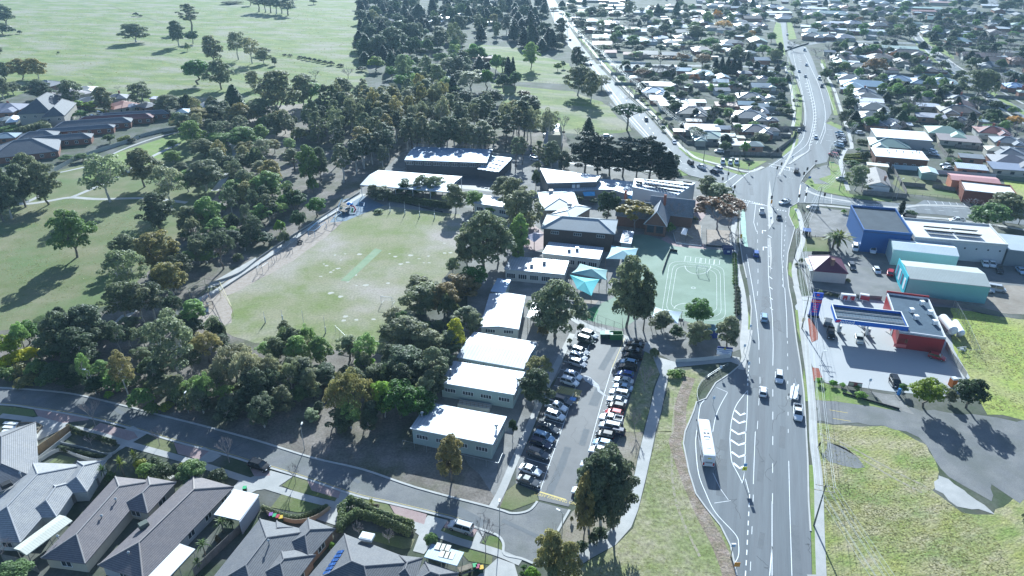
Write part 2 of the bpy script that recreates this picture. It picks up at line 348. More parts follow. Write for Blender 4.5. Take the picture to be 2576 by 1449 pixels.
# side street
st = MB()
S_top = [(-250, 960), (0, 976), (75, 980), (187, 992), (315, 1022), (412, 1047), (512, 1072), (644, 1108), (786, 1152), (914, 1182), (1050, 1228), (1244, 1279), (1288, 1292), (1330, 1285), (1352, 1262)]
S_bot = [(-250, 1010), (0, 1018), (85, 1028), (225, 1052), (362, 1087), (425, 1107), (575, 1147), (644, 1169), (681, 1178), (781, 1209), (894, 1247), (981, 1267), (1094, 1294), (1144, 1307), (1201, 1329), (1249, 1346), (1266, 1367), (1269, 1395), (1310, 1405), (1361, 1422), (1380, 1390), (1403, 1337), (1433, 1283)]
st.face([(p.x, p.y, .05) for p in DS(S_top) + DS(S_bot)[::-1]]); struct('road', st, M_asphO)
# school car park
cp_ = MB(); cp_.face([(p.x, p.y, .056) for p in DS([(1452, 826), (1513, 822), (1568, 846), (1626, 858), (1622, 885), (1600, 955), (1572, 1040), (1566, 1090), (1545, 1125), (1500, 1180), (1430, 1275), (1356, 1258), (1352, 1236), (1297, 1222), (1300, 1170), (1340, 1090), (1372, 1010), (1402, 950), (1430, 880)])])
struct('car_park', cp_, M_asphN)
# paths & footpaths
fp = MB()
def fpath(pts, w, z=.07): strip(fp, smooth_line(DS(pts)), w, z + .003 * random.random())
fp.face([(p.x, p.y, .07) for p in qq('22', (1490, 870), (1440, 1000), (1380, 1250), (1330, 1449), '23', (1270, 250), (1240, 400), (1180, 640), (1090, 880), (960, 1010), (650, 1220), (560, 1300), (400, 1449), (560, 1449), (600, 1400), (800, 1270), (1040, 1140), (1200, 960), (1270, 780), (1350, 450), (1400, 220), (1445, 0), '22', (1500, 1250), (1540, 1050), (1575, 890), (1640, 800), (2200, 745), (2290, 780), (2290, 700), (2230, 690), (1640, 745), (1480, 700), (1400, 600), (1380, 540), (1300, 560), (1420, 700))])
fpath([(1648, 890), (1605, 868), (1560, 845), (1480, 822), (1440, 800)], 2.2, .062)
fpath([(1875, 905), (1870, 860), (1874, 800), (1866, 730), (1850, 660), (1842, 600), (1848, 560), (1850, 520)], 1.8)
fpath([(1864, 930), (1878, 880), (1886, 830)], 1.5, .064)
fpath([(2031, 1449), (2063, 1449)], .5)
fpath([(2068, 1500), (2062, 1340), (2058, 1200), (2047, 1115), (2043, 1020), (2034, 930), (2022, 850), (2012, 760), (2002, 720)], 1.7)
fpath([(2004, 720), (1998, 680), (2008, 640), (2020, 600), (2012, 545), (2003, 525)], 1.6)
fpath([(2026, 478), (2060, 492), (2130, 506), (2250, 522), (2330, 516), (2480, 524), (2700, 550)], 1.6, .066)
fpath([(2134, 480), (2122, 440), (2115, 405), (2128, 375), (2142, 362), (2110, 260), (2098, 225), (2080, 190), (2066, 160)], 1.7)
fpath([(2060, 516), (2140, 524), (2250, 541), (2380, 551), (2500, 566), (2700, 600)], 1.7, .066)
fpath([(1714, 370), (1742, 392), (1765, 402), (1810, 414), (1880, 432), (1920, 420)], 1.7)
fpath([(1714, 372), (1692, 345), (1640, 285), (1590, 240), (1555, 202), (1520, 165), (1484, 120), (1452, 80), (1435, 40)], 1.7)
fpath([(1960, 440), (1990, 385), (2000, 350)], 1.0)
fpath([(1985, 340), (1998, 300), (1994, 250), (1985, 200), (1972, 160)], 1.6)
fpath([(1700, 440), (1650, 432), (1560, 425), (1430, 410), (1330, 395)], 2.2, .03)
fpath([(0, 1046), (90, 1058), (225, 1087), (325, 1118), (475, 1160), (644, 1215), (760, 1250), (840, 1270)], 1.6)
fpath([(1030, 1318), (1069, 1330), (1144, 1359), (1244, 1388), (1310, 1415)], 1.6)
fpath([(1240, 1275), (1262, 1235), (1290, 1170), (1330, 1080), (1372, 980), (1410, 900), (1440, 840)], 1.6)
fpath([(2297, 88), (2330, 128), (2380, 170), (2450, 226), (2576, 312)], 1.5)
fpath([(2300, 50), (2318, 96), (2370, 138), (2430, 180), (2576, 262)], 1.5)
struct('footpath', fp, M_conc)
# driveways (near houses) and pink parking bays
dv = MB()
def dpoly(mb, tile, pts, z): mb.face([(p.x, p.y, z) for p in QS(tile, pts)])
dpoly(dv, '03', [(380, 90), (700, -60), (640, -200), (250, -130), (60, 0), (0, 80), (300, 100)], .066)
dpoly(dv, '03', [(1130, 230), (1480, 20), (1340, -60), (1180, 0), (1240, 100)], .064)
dpoly(dv, '03', [(1760, 510), (1600, 400), (2140, 300), (2230, 240), (2050, 150), (1950, 330), (1800, 380)], .064)
dpoly(dv, '13', [(0, 590), (210, 560), (370, 450), (150, 390), (-180, 500), (-300, 640), (-160, 680)], .064)
dpoly(dv, '13', [(580, 870), (800, 940), (1060, 650), (860, 590), (760, 760)], .064)
dpoly(dv, '13', [(1580, 1200), (1690, 1230), (1800, 1080), (1930, 890), (1730, 840), (1600, 1010), (1640, 1040)], .064)
dpoly(dv, '13', [(2170, 1140), (2240, 1140), (2310, 1000), (2230, 980)], .064)
dpoly(dv, '13', [(2230, 1449), (2430, 1270), (2600, 1330), (2650, 1500), (2230, 1600)], .064)
struct('driveway', dv, M_conc)
pk = MB()
dpoly(pk, '02', [(340, 1215), (880, 1310), (900, 1330), (640, 1360), (380, 1290)], .068)
dpoly(pk, '03', [(1010, -90), (1350, 0), (1390, 60), (1290, 90), (900, -10)], .068)
dpoly(pk, '03', [(1750, 110), (2110, 190), (2000, 280), (1790, 220)], .068)
dpoly(pk, '13', [(510, 480), (860, 570), (830, 670), (560, 590)], .068)
dpoly(pk, '13', [(1340, 725), (1720, 830), (1690, 940), (1400, 830)], .068)
dpoly(pk, '13', [(1920, 900), (2230, 985), (2180, 1060), (1890, 960)], .068)
dpoly(pk, '03', [(2480, 300), (2700, 370), (2720, 440), (2560, 450)], .068)
dpoly(pk, '21', [(1500, 960), (1640, 1030), (1950, 1060), (1950, 1010), (1620, 980), (1560, 920)], .032)
struct('parking_bay_paving', pk, M_pink)
vg = MB()
dpoly(vg, '02', [(0, 1185), (330, 1225), (370, 1290), (220, 1300), (0, 1280)], .06)
dpoly(vg, '03', [(700, 0), (900, 0), (1230, 120), (1190, 130), (800, 40)], .058)
dpoly(vg, '03', [(1440, 130), (1600, 60), (1750, 110), (1780, 220), (1400, 160)], .058)
dpoly(vg, '13', [(260, 540), (380, 450), (520, 490), (560, 590), (830, 670), (810, 700), (400, 600)], .058)
dpoly(vg, '13', [(1000, 700), (1070, 650), (1330, 730), (1400, 840), (1690, 950), (1650, 980), (1100, 830)], .058)
dpoly(vg, '13', [(1850, 980), (1900, 965), (2190, 1065), (2120, 1150), (1830, 1020)], .058)
dpoly(vg, '13', [(2270, 1110), (2330, 1040), (2430, 1060), (2490, 1150), (2500, 1220), (2400, 1190)], .058)
dpoly(vg, '13', [(2030, 1180), (2100, 1170), (2380, 1250), (2370, 1340), (2140, 1300)], .058)
dpoly(vg, '13', [(270, 610), (640, 720), (740, 730), (640, 790), (420, 810), (150, 760)], .058)
dpoly(vg, '03', [(470, 330), (600, 230), (780, 270), (680, 370)], .058)
dpoly(vg, '13', [(990, 970), (1600, 1080), (1560, 1170), (1480, 1180), (1150, 1090)], .058)
dpoly(vg, '23', [(0, 790), (270, 690), (230, 600), (40, 520), (-60, 600), (-120, 760)], .058)
struct('grass_verge', vg, M_park)
ve = MB(); M_mulchD = mat('bark_litter', (.26, .22, .18), (.19, .175, .10), .4, .95, c3=(.32, .28, .24), sc3=.2, fine=.3, fsc=3)
for t, P in (('22', [(1580, 880), (1700, 830), (1900, 810), (1990, 850), (1880, 980), (1860, 1160), (1780, 1330), (1740, 1449), (1460, 1449), (1510, 1250), (1550, 1050)]),
             ('23', [(1450, -5), (1725, -5), (1740, 200), (1800, 450), (1880, 640), (1980, 790), (2120, 1000), (2220, 1200), (2260, 1449), (2250, 1600), (500, 1600), (620, 1400), (800, 1280), (1050, 1145), (1210, 965), (1280, 780), (1360, 450), (1410, 220)]),
             ('22', [(1140, 560), (1370, 560), (1470, 720), (1480, 860), (1430, 1000), (1370, 1250), (1320, 1449), (1110, 1449), (1130, 1250), (1240, 900), (1340, 600)]),
             ('2X', [(1030, 0), (1320, 0), (1230, 400), (1170, 640), (1080, 880), (700, 1150), (480, 1100), (500, 980), (600, 800), (740, 700), (900, 400)])):
 if t == '2X': sheet('bark_ground', QS('23', P), .03, M_mulchD, .15, 3); continue
 ve.face([(p.x, p.y, .03) for p in roughen(QS(t, P), .15, 3)])
struct('grass_verge', ve, mat('creek_bank_grass', (.225, .235, .10), (.33, .295, .20), .4, .95, c3=(.16, .205, .06), sc3=.08, f3=.8, fine=.42, fsc=1.3, bump=.8))
dr = MB(); strip(dr, smooth_line(qq('22', (1790, 900), (1700, 1180), (1690, 1449), '23', (1640, 100), (1700, 300), (1800, 560), (1930, 860), (2060, 1100), (2180, 1400), (2200, 1600))), 2.6, .04)
struct('drain_bed', dr, mat('drain_leaf_litter', (.27, .20, .16), (.17, .15, .09), .6, .95, c3=(.33, .27, .23), sc3=.4, fine=.4, fsc=3, bump=1))
nat = MB()
for P in ([(2016, 780), (2020, 835), (2022, 858), (2013, 858), (2005, 830), (2000, 780)], [(2022, 925), (2032, 985), (2036, 1010), (2026, 1010), (2020, 960)], [(2035, 1170), (2048, 1170), (2060, 1449), (2062, 1560), (2046, 1560), (2040, 1330)], [(1990, 660), (1996, 690), (1992, 700), (1983, 690), (1984, 662)],
          [(1706, 372), (1740, 402), (1860, 440), (1880, 438), (1800, 418), (1740, 392), (1712, 368)], [(1708, 425), (1733, 441), (1712, 443), (1700, 428)], [(1940, 416), (2005, 365), (2010, 350), (1994, 350), (1960, 400)],
          [(2078, 310), (2090, 305), (2118, 318), (2114, 326)], [(2078, 215), (2086, 205), (2108, 290), (2098, 290)], [(1880, 780), (1888, 800), (1884, 850), (1878, 850)], [(1990, 345), (2006, 340), (2016, 310), (2018, 250), (2000, 200), (1985, 155), (1976, 160), (1990, 210), (2000, 260), (2000, 310)],
          [(1960, 130), (1976, 140), (1964, 60), (1952, 55), (1945, 80)], [(1984, 100), (2004, 98), (1992, 57), (1980, 55)], [(1500, 140), (1640, 275), (1700, 345), (1706, 340), (1650, 280), (1520, 150)],
          [(1454, 95), (1500, 145), (1508, 142), (1462, 95)], [(1730, 378), (1800, 395), (1880, 405), (1930, 405), (1890, 428), (1800, 412), (1740, 392)],
          [(2064, 150), (2074, 190), (2086, 200), (2074, 150)], [(2085, 405), (2120, 420), (2134, 470), (2100, 470), (2060, 450), (2090, 440)], [(2310, 70), (2330, 110), (2400, 150), (2400, 142), (2340, 100), (2318, 60)], [(2440, 205), (2576, 290), (2576, 280), (2450, 200)], [(2290, 90), (2340, 140), (2430, 212), (2440, 222), (2320, 135)]):
 nat.face([(p.x, p.y, .062) for p in DS(P)])
struct('grass_verge', nat, M_verge)
sheet('mulch_bed', QS('32', [(400, 310), (440, 300), (500, 440), (500, 520), (440, 550), (420, 480)]), .07, M_redm)
sheet('mulch_bed', QS('32', [(445, 800), (510, 810), (545, 900), (500, 930), (455, 940)]), .07, M_redm)
# school turf, court, playground beds
sheet('school_turf', DS([(1590, 590), (1625, 590), (1663, 603), (1698, 620), (1842, 632), (1850, 724), (1850, 820), (1738, 812), (1700, 800), (1620, 790), (1566, 828), (1500, 812), (1458, 792), (1462, 782), (1510, 765), (1560, 740), (1600, 700), (1590, 640)]), .03, M_turf)
sheet('turf_mound', QS('22', [(690, 250), (830, 190), (860, 200), (870, 230), (820, 340), (690, 300)]), .036, M_turfD)
sheet('playground_bark', QS('21', [(1620, 900), (1720, 790), (1900, 820), (1900, 1030), (1650, 1000)]), .034, M_mulch)
sheet('garden_bed', QS('21', [(1960, 860), (2190, 870), (2200, 1050), (1960, 1030)]), .034, M_mulch, .2)
sheet('courtyard', QS('21', [(1650, 560), (1860, 560), (1960, 700), (1900, 780), (1700, 730)]), .03, M_pink)
sheet('courtyard', QS('21', [(100, 900), (230, 820), (330, 900), (330, 1050), (230, 1080), (120, 1040)]), .03, M_pink)
sheet('basketball_court', QS('11', [(1560, 230), (2260, 300), (2420, 380), (2380, 480), (1980, 440), (1500, 330)]), .03, M_asphN)
sheet('bark_bed', QS('22', [(640, 130), (880, 120), (800, 200), (650, 240)]), .034, M_mulch)
# ------------------------------------------------------------------ painted markings
mk = MB(); Z = .062
def L2(pts, w=.13, dash=None, z=Z, mb=None, sm=False):
 P = smooth_line(DS(pts)) if sm else DS(pts)
 (dashes(mb or mk, P, w, z, *dash) if dash else strip(mb or mk, P, w, z))
L2([(1875, 1450), (1878, 1400), (1883, 1300), (1886, 1240)], .18, (1.2, 1.2)); L2([(1876, 1086), (1874, 1160), (1870, 1205), (1866, 1216)], .15)
L2([(1884, 1240), (1875, 1205)], .12)
L2([(1847, 1418), (1857, 1400), (1858, 1372), (1850, 1345), (1800, 1290), (1775, 1240), (1757, 1190), (1750, 1120), (1752, 1090), (1757, 1050), (1762, 1020), (1773, 1006)], .14, sm=True)
L2([(1836, 1105), (1838, 1140), (1842, 1165), (1855, 1190), (1866, 1212)], .14, sm=True); L2([(1836, 1105), (1840, 1060), (1852, 1020), (1880, 983)], .14, sm=True)
L2([(1793, 1087), (1800, 1050), (1812, 1020), (1830, 988)], .12, sm=True); L2([(1802, 975), (1830, 987)], .1); L2([(1793, 1190), (1812, 1230), (1832, 1258)], .09); L2([(1797, 1266), (1838, 1260)], .1)
for y in (1032, 1052, 1080, 1107, 1137, 1165):    
 xl = {1032: 1848, 1052: 1842, 1080: 1837, 1107: 1838, 1137: 1840, 1165: 1844}[y]
 L2([(xl, y), (xl + (1874 - xl) * .55, y + 13), (1875, y + 8)], .55)
L2([(1900, 1086), (1897, 1160), (1895, 1218)], .12); L2([(1895, 1245), (1887, 1449)], .1, (2, 6.5)); L2([(1905, 1080), (1912, 960), (1910, 900)], .1, (3, 6))
L2([(1888, 825), (1886, 860), (1880, 900), (1868, 918)], .13); L2([(1884, 920), (1881, 950), (1881, 975)], .2, (1, 1)); L2([(1881, 983), (1879, 1050), (1876, 1090)], .13)
L2([(1893, 724), (1903, 790), (1909, 860), (1909, 880)], .12); L2([(1878, 640), (1893, 724)], .12)
L2([(1936, 724), (1943, 800), (1945, 870), (1944, 920)], .13); L2([(1944, 980), (1944, 1085), (1943, 1270)], .12, (3, 6))
L2([(1942, 1262), (1942, 1449)], .13); L2([(1936, 1449), (1942, 1375)], .16)
L2([(1974, 724), (1979, 800), (1980, 850)], .12); L2([(1981, 858), (1982, 1000), (1983, 1110)], .1, (1.4, 5)); L2([(1984, 1160), (1987, 1290), (1992, 1449)], .12)
L2([(1935, 724), (1933, 690), (1932, 600)], .12)
for i, y in enumerate(range(566, 800, 26)): L2([(1931 + (y - 566) * .03, y), (1940 + (y - 566) * .02, y + 6)], .25)
L2([(1977, 545), (1974, 600), (1970, 660), (1968, 724)], .1, (1.5, 3)); L2([(1971, 724), (1966, 640), (1967, 560)], .1)
L2([(1905, 560), (1906, 620), (1907, 700), (1905, 750)], .1, (3, 5)); L2([(1901, 515), (1896, 560), (1903, 583)], .12); L2([(1885, 505), (1874, 530)], .1)
L2([(1856, 500), (1925, 516)], .5, (.5, .45)); L2([(1858, 507), (1925, 516)], .3); L2([(1880, 510), (1930, 518)], .3)
L2([(1840, 470), (1875, 440), (1900, 425)], .22); L2([(1820, 462), (1860, 434)], .22)
L2([(1933, 412), (2000, 424)], .3); L2([(1935, 418), (2005, 434)], .5, (.5, .5)); L2([(1950, 440), (2000, 450)], .1, (.6, .6))
L2([(1948, 526), (1978, 532)], .5, (.5, .5)); L2([(1933, 518), (1980, 530)], .12, (1, 1)); L2([(2008, 508), (2014, 465)], .35); L2([(2024, 508), (2031, 470)], .35)
L2([(1706, 418), (1740, 428), (1800, 440), (1850, 452)], .12, (2, 2)); L2([(1715, 410), (1760, 424), (1830, 440)], .13)
L2([(1650, 362), (1622, 330), (1580, 283), (1545, 237), (1510, 190), (1470, 140)], .2); L2([(1662, 362), (1640, 330), (1600, 280), (1560, 237)], .2, (3, 6)); L2([(1668, 380), (1690, 410)], .2); L2([(1680, 372), (1715, 408)], .15)
L2([(1637, 355), (1608, 325), (1566, 278), (1536, 237), (1496, 172)], .15)
L2([(1937, 418), (1975, 392), (2016, 355), (2024, 325), (2027, 290), (2022, 250), (2011, 205)], .15, sm=True)
L2([(1975, 405), (2010, 380), (2030, 362), (2040, 335), (2046, 300), (2044, 265), (2036, 225), (2028, 195)], .15, sm=True)
L2([(1990, 408), (2032, 380), (2037, 362), (2045, 335), (2052, 300), (2050, 265), (2041, 225), (2034, 200)], .15, sm=True)
for k in range(22):
 t = k / 21; y = 365 - 155 * t; a = 2036 + 14 * math.sin(math.pi * min(1, t * 1.05)) - 10 * t * t
 L2([(a - 1, y + 1.2), (a + 6.5, y - 1.2)], .35)
L2([(2053, 362), (2066, 340), (2076, 300), (2073, 262), (2060, 215), (2044, 180), (2030, 150), (2022, 135)], .15, sm=True)
L2([(2064, 362), (2076, 330), (2076, 310)], .13); L2([(1994, 130), (2000, 160), (2012, 200)], .13)
for k in range(5): L2([(2010 - k * 1, 155 - k * 4), (2017 - k, 154 - k * 4)], .3)
L2([(2060, 500), (2130, 510), (2250, 525), (2300, 528)], .13); L2([(2220, 520), (2400, 532), (2576, 548)], .12, (2, 3)); L2([(2330, 518), (2480, 530), (2576, 540)], .12)
for k in range(6): L2([(2333 + k * 18, 505 + k * 1.1), (2340 + k * 18, 514 + k * 1.4)], .12)
for k in range(6): L2([(2158 + k * 3.5, 511 + k * .3), (2160 + k * 3.5, 516 + k * .3)], .3)
for k in range(6): L2([(2196 + k * 4, 513 + k * .4), (2199 + k * 4, 521 + k * .4)], .3)
for k in range(5): L2([(2090 + k * 2, 355 - k * 14), (2078 + k * 1, 353 - k * 14)], .12)
def arrow(U, V, turn=1, s=1.0):
 c = D(U, V); o = Vector((c.x, c.y, Z));
 f = Vector((.31, .95, 0)); r = Vector((.95, -.31, 0)) * turn
 P = lambda a, b: o + r * a * s + f * b * s
 for quad in ([P(-.12, -1.6), P(.12, -1.6), P(.12, .9), P(-.12, 1.2)], [P(-.12, 1.2), P(.12, .9), P(.7, .9), P(.7, 1.2)], [P(.7, .55), P(1.3, 1.05), P(.7, 1.55)]):
  mk.face([(p.x, p.y, Z) for p in quad])
arrow(1918, 583, 1, 1.1); arrow(1920, 625, 1, 1.1); arrow(1986, 424, -1, 1.1); arrow(2005, 400, -1, 1.1)
# car park bays
for k in range(19):                                
 t = k / 18; a = (1302 + 138 * t, 1215 - 368 * t); b = (1362 + 122 * t ** .95, 1234 - 375 * t)
 if 8.4 < k < 10.2: continue
 L2([a, b], .1, z=.066)
L2([(1359, 1234), (1420, 1060), (1484, 862)], .1, z=.066)
for k in range(15):
 t = k / 14; L2([(1495 + 76 * t, 1105 - 255 * t), (1540 + 75 * t, 1125 - 262 * t)], .1, z=.066)
L2([(1482, 1130), (1520, 990), (1540, 925)], .1, z=.066)
struct('road_markings', mk, M_white)
yk = MB()
L2([(1540, 925), (1572, 850)], .12, z=.066, mb=yk)
L2([(1358, 1238), (1424, 1258)], .35, z=.067, mb=yk)
hz = [q('22', 480, 985), q('22', 695, 1035), q('22', 655, 1165), q('22', 420, 1085)]
L2([hz[0], hz[1], hz[2], hz[3], hz[0]], .14, z=.067, mb=yk); L2([q('22', 445, 1050), q('22', 670, 1100)], .12, z=.067, mb=yk)
for k in range(11):
 x = 462 + k * 20; L2([q('22', x - 5, 1048 + k * 4.4), q('22', x + 38, 993 + k * 4.4)], .28, z=.067, mb=yk)
S_botw = DS(S_bot[1:15]); strip(yk, offset_line(smooth_line(S_botw), .55), .1, .056)
L2([q('32', 620, 1228), q('32', 800, 1258)], .15, z=.04, mb=yk); L2([q('32', 650, 1312), q('32', 830, 1342)], .15, z=.04, mb=yk)
struct('yellow_markings', yk, M_yell)
bz = MB(); bz.face([(p.x, p.y, .066) for p in QS('22', [(590, 1095), (650, 1108), (635, 1140), (578, 1128)])]); struct('disabled_bay_symbol', bz, mat('blue_paint', (.15, .38, .75), rough=.6))
bl = MB(); bl.face([(p.x, p.y, .06) for p in DS([(1866, 526), (1872, 524), (1876, 560), (1877, 590), (1882, 622), (1872, 620), (1866, 590), (1863, 560)])]); struct('bike_lane', bl, M_green)
sp_ = MB(); sp_.face([(p.x, p.y, .068) for p in roughen(QS('22', [(695, 880), (760, 885), (870, 970), (890, 1030), (950, 1085), (940, 1095), (860, 1045), (850, 1005), (740, 940)]), .12, .8)]); struct('dried_spill', sp_, mat('dried_spill', (.55, .56, .56), (.38, .39, .4), 1.5, .8))
# repairs, cracks and oil marks in the asphalt
pa, cr_ = MB(), MB(); rr_ = random.Random(3)
for (u, v) in ((1915, 1180), (1968, 1100), (1930, 1000), (1900, 960), (1960, 820), (1925, 760), (1950, 650), (1905, 640), (1955, 560), (1890, 480), (1960, 450), (1820, 1120), (1815, 1200), (2000, 1380), (1915, 1360), (2020, 430), (2060, 300), (2045, 230), (1500, 1000), (1470, 1100), (1400, 1200), (1420, 1150), (1530, 900), (300, 1035), (560, 1110), (880, 1200), (1180, 1300), (1330, 1340)):
 c = D(u, v); a = R(72 if u > 1700 else 70 if u > 1390 else -35) + rr_.uniform(-.1, .1); l_, w_ = rr_.uniform(1.5, 6), rr_.uniform(.7, 2.2); ca, sa = math.cos(a), math.sin(a)
 pa.face([(c.x + x * ca - y * sa, c.y + x * sa + y * ca, .0585 + .0008 * (len(pa.f) % 4)) for x, y in ((-l_, -w_ / 2), (l_, -w_ / 2), (l_ * 1.02, w_ / 2), (-l_, w_ / 2))])
 for _ in range(2):
  p = c + Vector((rr_.uniform(-5, 5), rr_.uniform(-9, 9), 0)); pts = [p]
  for k in range(9): p = p + Vector((rr_.uniform(-.9, .9) + .5 * ca, rr_.uniform(-.3, 1.6), 0)); pts.append(p)
  strip(cr_, pts, .07, .0595)
struct('asphalt_patch', pa, mat('patched_asphalt', (.125, .138, .148), (.15, .162, .172), .5, .8, fine=.1)); struct('asphalt_crack', cr_, mat('tar_crack', (.05, .052, .056), rough=.7))
tk = MB()
for P in ([(2060, 1090), (2130, 1120), (2240, 1180), (2330, 1225)], [(2070, 1105), (2135, 1135), (2235, 1195), (2320, 1240)], [(1700, 1000), (1690, 1120), (1700, 1260), (1760, 1400)]): strip(tk, smooth_line(DS(P)), .5, .034)
struct('worn_track', tk, mat('worn_track', (.33, .29, .22), (.24, .25, .12), 1.2, .95, thr=(.45, .6)))
# turf court lines
ck = MB()
def arc_rect(c, z=.04, w=.06):
 c = QS('21', c); n = len(c); pts = []
 for i in range(n):
  p = c[i]; a = c[i - 1]; b = c[(i + 1) % n]; r = 5
  p1 = p + (a - p).normalized() * r; p2 = p + (b - p).normalized() * r
  for j in range(6):
   t = j / 5; pts.append(p1 * (1 - t) ** 2 + p * 2 * t * (1 - t) + p2 * t * t)
 pts.append(pts[0]); strip(ck, pts, w, z)
for k in range(3):
 e = k * 40
 arc_rect([(1610 + e * .9 - 20, 1170 + e * .55), (2110 - e * .9 + 20, 1185 + e * .55 + 40), (2150 - e * 1.1, 1790 - e * .9), (1500 + e * 1.1, 1735 - e * .9)])
for (x0, y0, x1, y1) in ((1745, 1130, 1800, 1180), (1850, 1145, 1905, 1195), (1895, 1150, 1950, 1200), (1990, 1160, 2040, 1210), (2035, 1165, 2090, 1215)):
 P = QS('21', [(x0, y0), (x1, y0 + 4), (x1 - 4, y1), (x0 - 8, y1), (x0, y0)]); strip(ck, P, .1, .041)
P = [Q('21', 1870 + 130 * math.cos(t), 1225 - 0 + 85 * math.sin(t)) for t in [math.pi * i / 14 for i in range(15)]]; strip(ck, P, .1, .042)
P = [Q('22', 1750 + 120 * math.cos(t), 210 - 55 * math.sin(t)) for t in [math.pi * i / 14 for i in range(15)]]; strip(ck, P, .1, .042)
P = [Q('21', 1825 + 20 * math.cos(t), 1449 + 9 * math.sin(t)) for t in [math.pi * i / 8 for i in range(17)]]; strip(ck, P, .1, .042)
struct('court_markings', ck, M_white)
# bright worn scuffs on the oval
sc = MB()
for (x, y) in ((795, 1117), (900, 1105), (855, 1168), (685, 1207), (710, 1225), (828, 1252), (780, 1270), (750, 1290), (652, 1333), (1000, 1316), (1010, 1425), (1100, 1420), (1330, 1400), (1345, 1105), (1400, 1135), (1555, 1120), (1640, 1155), (1530, 1190), (1458, 1208), (1735, 1128), (1895, 1000), (1900, 1098), (1960, 1095), (1745, 1195), (1040, 1110), (1690, 1195), (925, 1390), (750, 1500), (850, 1535), (900, 1735), (885, 1775), (1015, 1770), (1180, 1765)):
 c = Q('11', x, y); r = random.uniform(.35, .9)
 sc.face([(c.x + r * 1.3 * random.uniform(.5, 1.1) * math.cos(t), c.y + r * random.uniform(.5, 1.1) * math.sin(t), .027) for t in [i * math.pi / 4 for i in range(8)]])
struct('worn_patch', sc, mat('chalky_soil', (.5, .48, .42), (.42, .41, .34), 2, .9))
# kerbs: real 0.12 m steps
kb = MB()
for P in (left[1:22], left[22:36]): strip(kb, P, .3, .03, 0, .14)
strip(kb, right[16:34], .3, .03, 0, .14)
strip(kb, right[12:16], .3, .03, 0, .14)
strip(kb, smooth_line(DS(S_top[:15]), 4), .45, .03, 0, .12); strip(kb, smooth_line(DS(S_bot[:23]), 4), .45, .03, 0, .10)
strip(kb, smooth_line(DS([(1702, 362), (1665, 322), (1622, 278), (1576, 237), (1538, 195)])), .3, .03, 0, .12)
strip(kb, smooth_line(DS([(2009, 345), (2019, 325), (2024, 287), (2019, 250), (2009, 212), (1999, 187)])), .3, .03, 0, .12)
strip(kb, smooth_line(DS([(2066, 300), (2097, 290), (2088, 250), (2076, 217), (2061, 190)]))[8:], .3, .03, 0, .12)
# beams beside the playground bark and timber edging
struct('kerb', kb, M_kerb)
md = MB()                                           
for P in ([(1936, 455), (1941, 490), (1946, 560), (1934, 580), (1930, 520)], [(2003, 395), (2040, 378), (1990, 412), (1980, 416)], [(1934, 600), (1938, 600), (1942, 650), (1938, 690)]):
 md.prism(DS(P), .04, .17)
struct('median_island', md, M_conc)
# ================================================================== buildings
M_tile = mat('roof_tiles', (.92, .92, .94), (1.08, 1.05, 1.02), .6, .75, spec=.35, fine=.16, fsc=2.5, obj=True, stripes=('v', .34, .74), sdark=.55)
M_tileF = mat('roof_tiles_distant', (.85, .85, .88), (1.12, 1.1, 1.08), .3, .5, spec=.55, fine=.12, fsc=1.5, obj=True)
M_metal = mat('roof_metal', (.92, .92, .92), (1.0, 1.0, 1.0), .25, .58, metal=.15, spec=.4, c3=(.74, .73, .72), sc3=.12, f3=.8, fine=.04, fsc=2, obj=True, stripes=('u', .8, .78), sdark=.74)
M_metalP = mat('painted_roof_metal', (.93, .93, .93), (1.0, 1.0, 1.0), .25, .55, metal=.1, spec=.4, c3=(.84, .83, .81), sc3=.12, f3=.5, fine=.05, fsc=2, obj=True, stripes=('u', .42, .78), sdark=.8)
M_slate = mat('dark_roof_sheet', (.92, .92, .92), (1.08, 1.08, 1.08), .3, .85, spec=.12, c3=(1.3, 1.28, 1.25), sc3=.25, f3=.5, fine=.08, obj=True, stripes=('u', .8, .8), sdark=.75)
M_wall = mat('rendered_wall', (.95, .95, .95), (1.0, 1.0, 1.0), .6, .85, fine=.04, fsc=2, obj=True)
M_brick = mat('brick_wall', (.9, .9, .9), (1.1, 1.05, 1.0), 1.5, .9, fine=.14, fsc=6, obj=True, stripes=('v', .17, .8), sdark=.85)
M_clad = mat('metal_cladding', (.96, .96, .96), (1.0, 1.0, 1.0), .3, .5, metal=.15, spec=.5, obj=True, fine=.03, fsc=2, stripes=('u', .3, .8), sdark=.88)
M_glass = mat('window_glass', (.028, .035, .045), (.06, .07, .085), .8, .08, spec=.8)
M_frame = mat('window_frame_paint', (.72, .73, .72), rough=.5)
M_dark = mat('dark_paint', (.03, .032, .036), rough=.6)
M_trim = mat('trim_paint', (1, 1, 1), rough=.6, obj=True)
M_timb = mat('weathered_timber', (.21, .175, .135), (.28, .24, .19), 1.0, .9, fine=.15, fsc=4, obj=True)
M_post = mat('galvanised_steel', (.42, .44, .45), rough=.45, metal=.6)
M_solar = mat('solar_cells', (.02, .07, .22), (.03, .09, .26), .8, .35, spec=.4, stripes=('u', 1.0, .95), sdark=3)
RC = {'W': (.55, .60, .66), 'L': (.36, .43, .50), 'G': (.20, .215, .24), 'D': (.125, .13, .14), 'B': (.17, .125, .11), 'T': (.30, .43, .39),
      'R': (.26, .07, .065), 'C': (.52, .48, .42), 'P': (.48, .27, .25), 'U': (.30, .45, .62), 'O': (.40, .19, .13)}
RN = {'W': 'white metal', 'L': 'pale blue-grey', 'G': 'grey tiled', 'D': 'dark grey', 'B': 'brown tiled', 'T': 'pale green', 'R': 'dark red', 'C': 'cream', 'P': 'pink', 'U': 'light blue', 'O': 'orange-red tiled'}
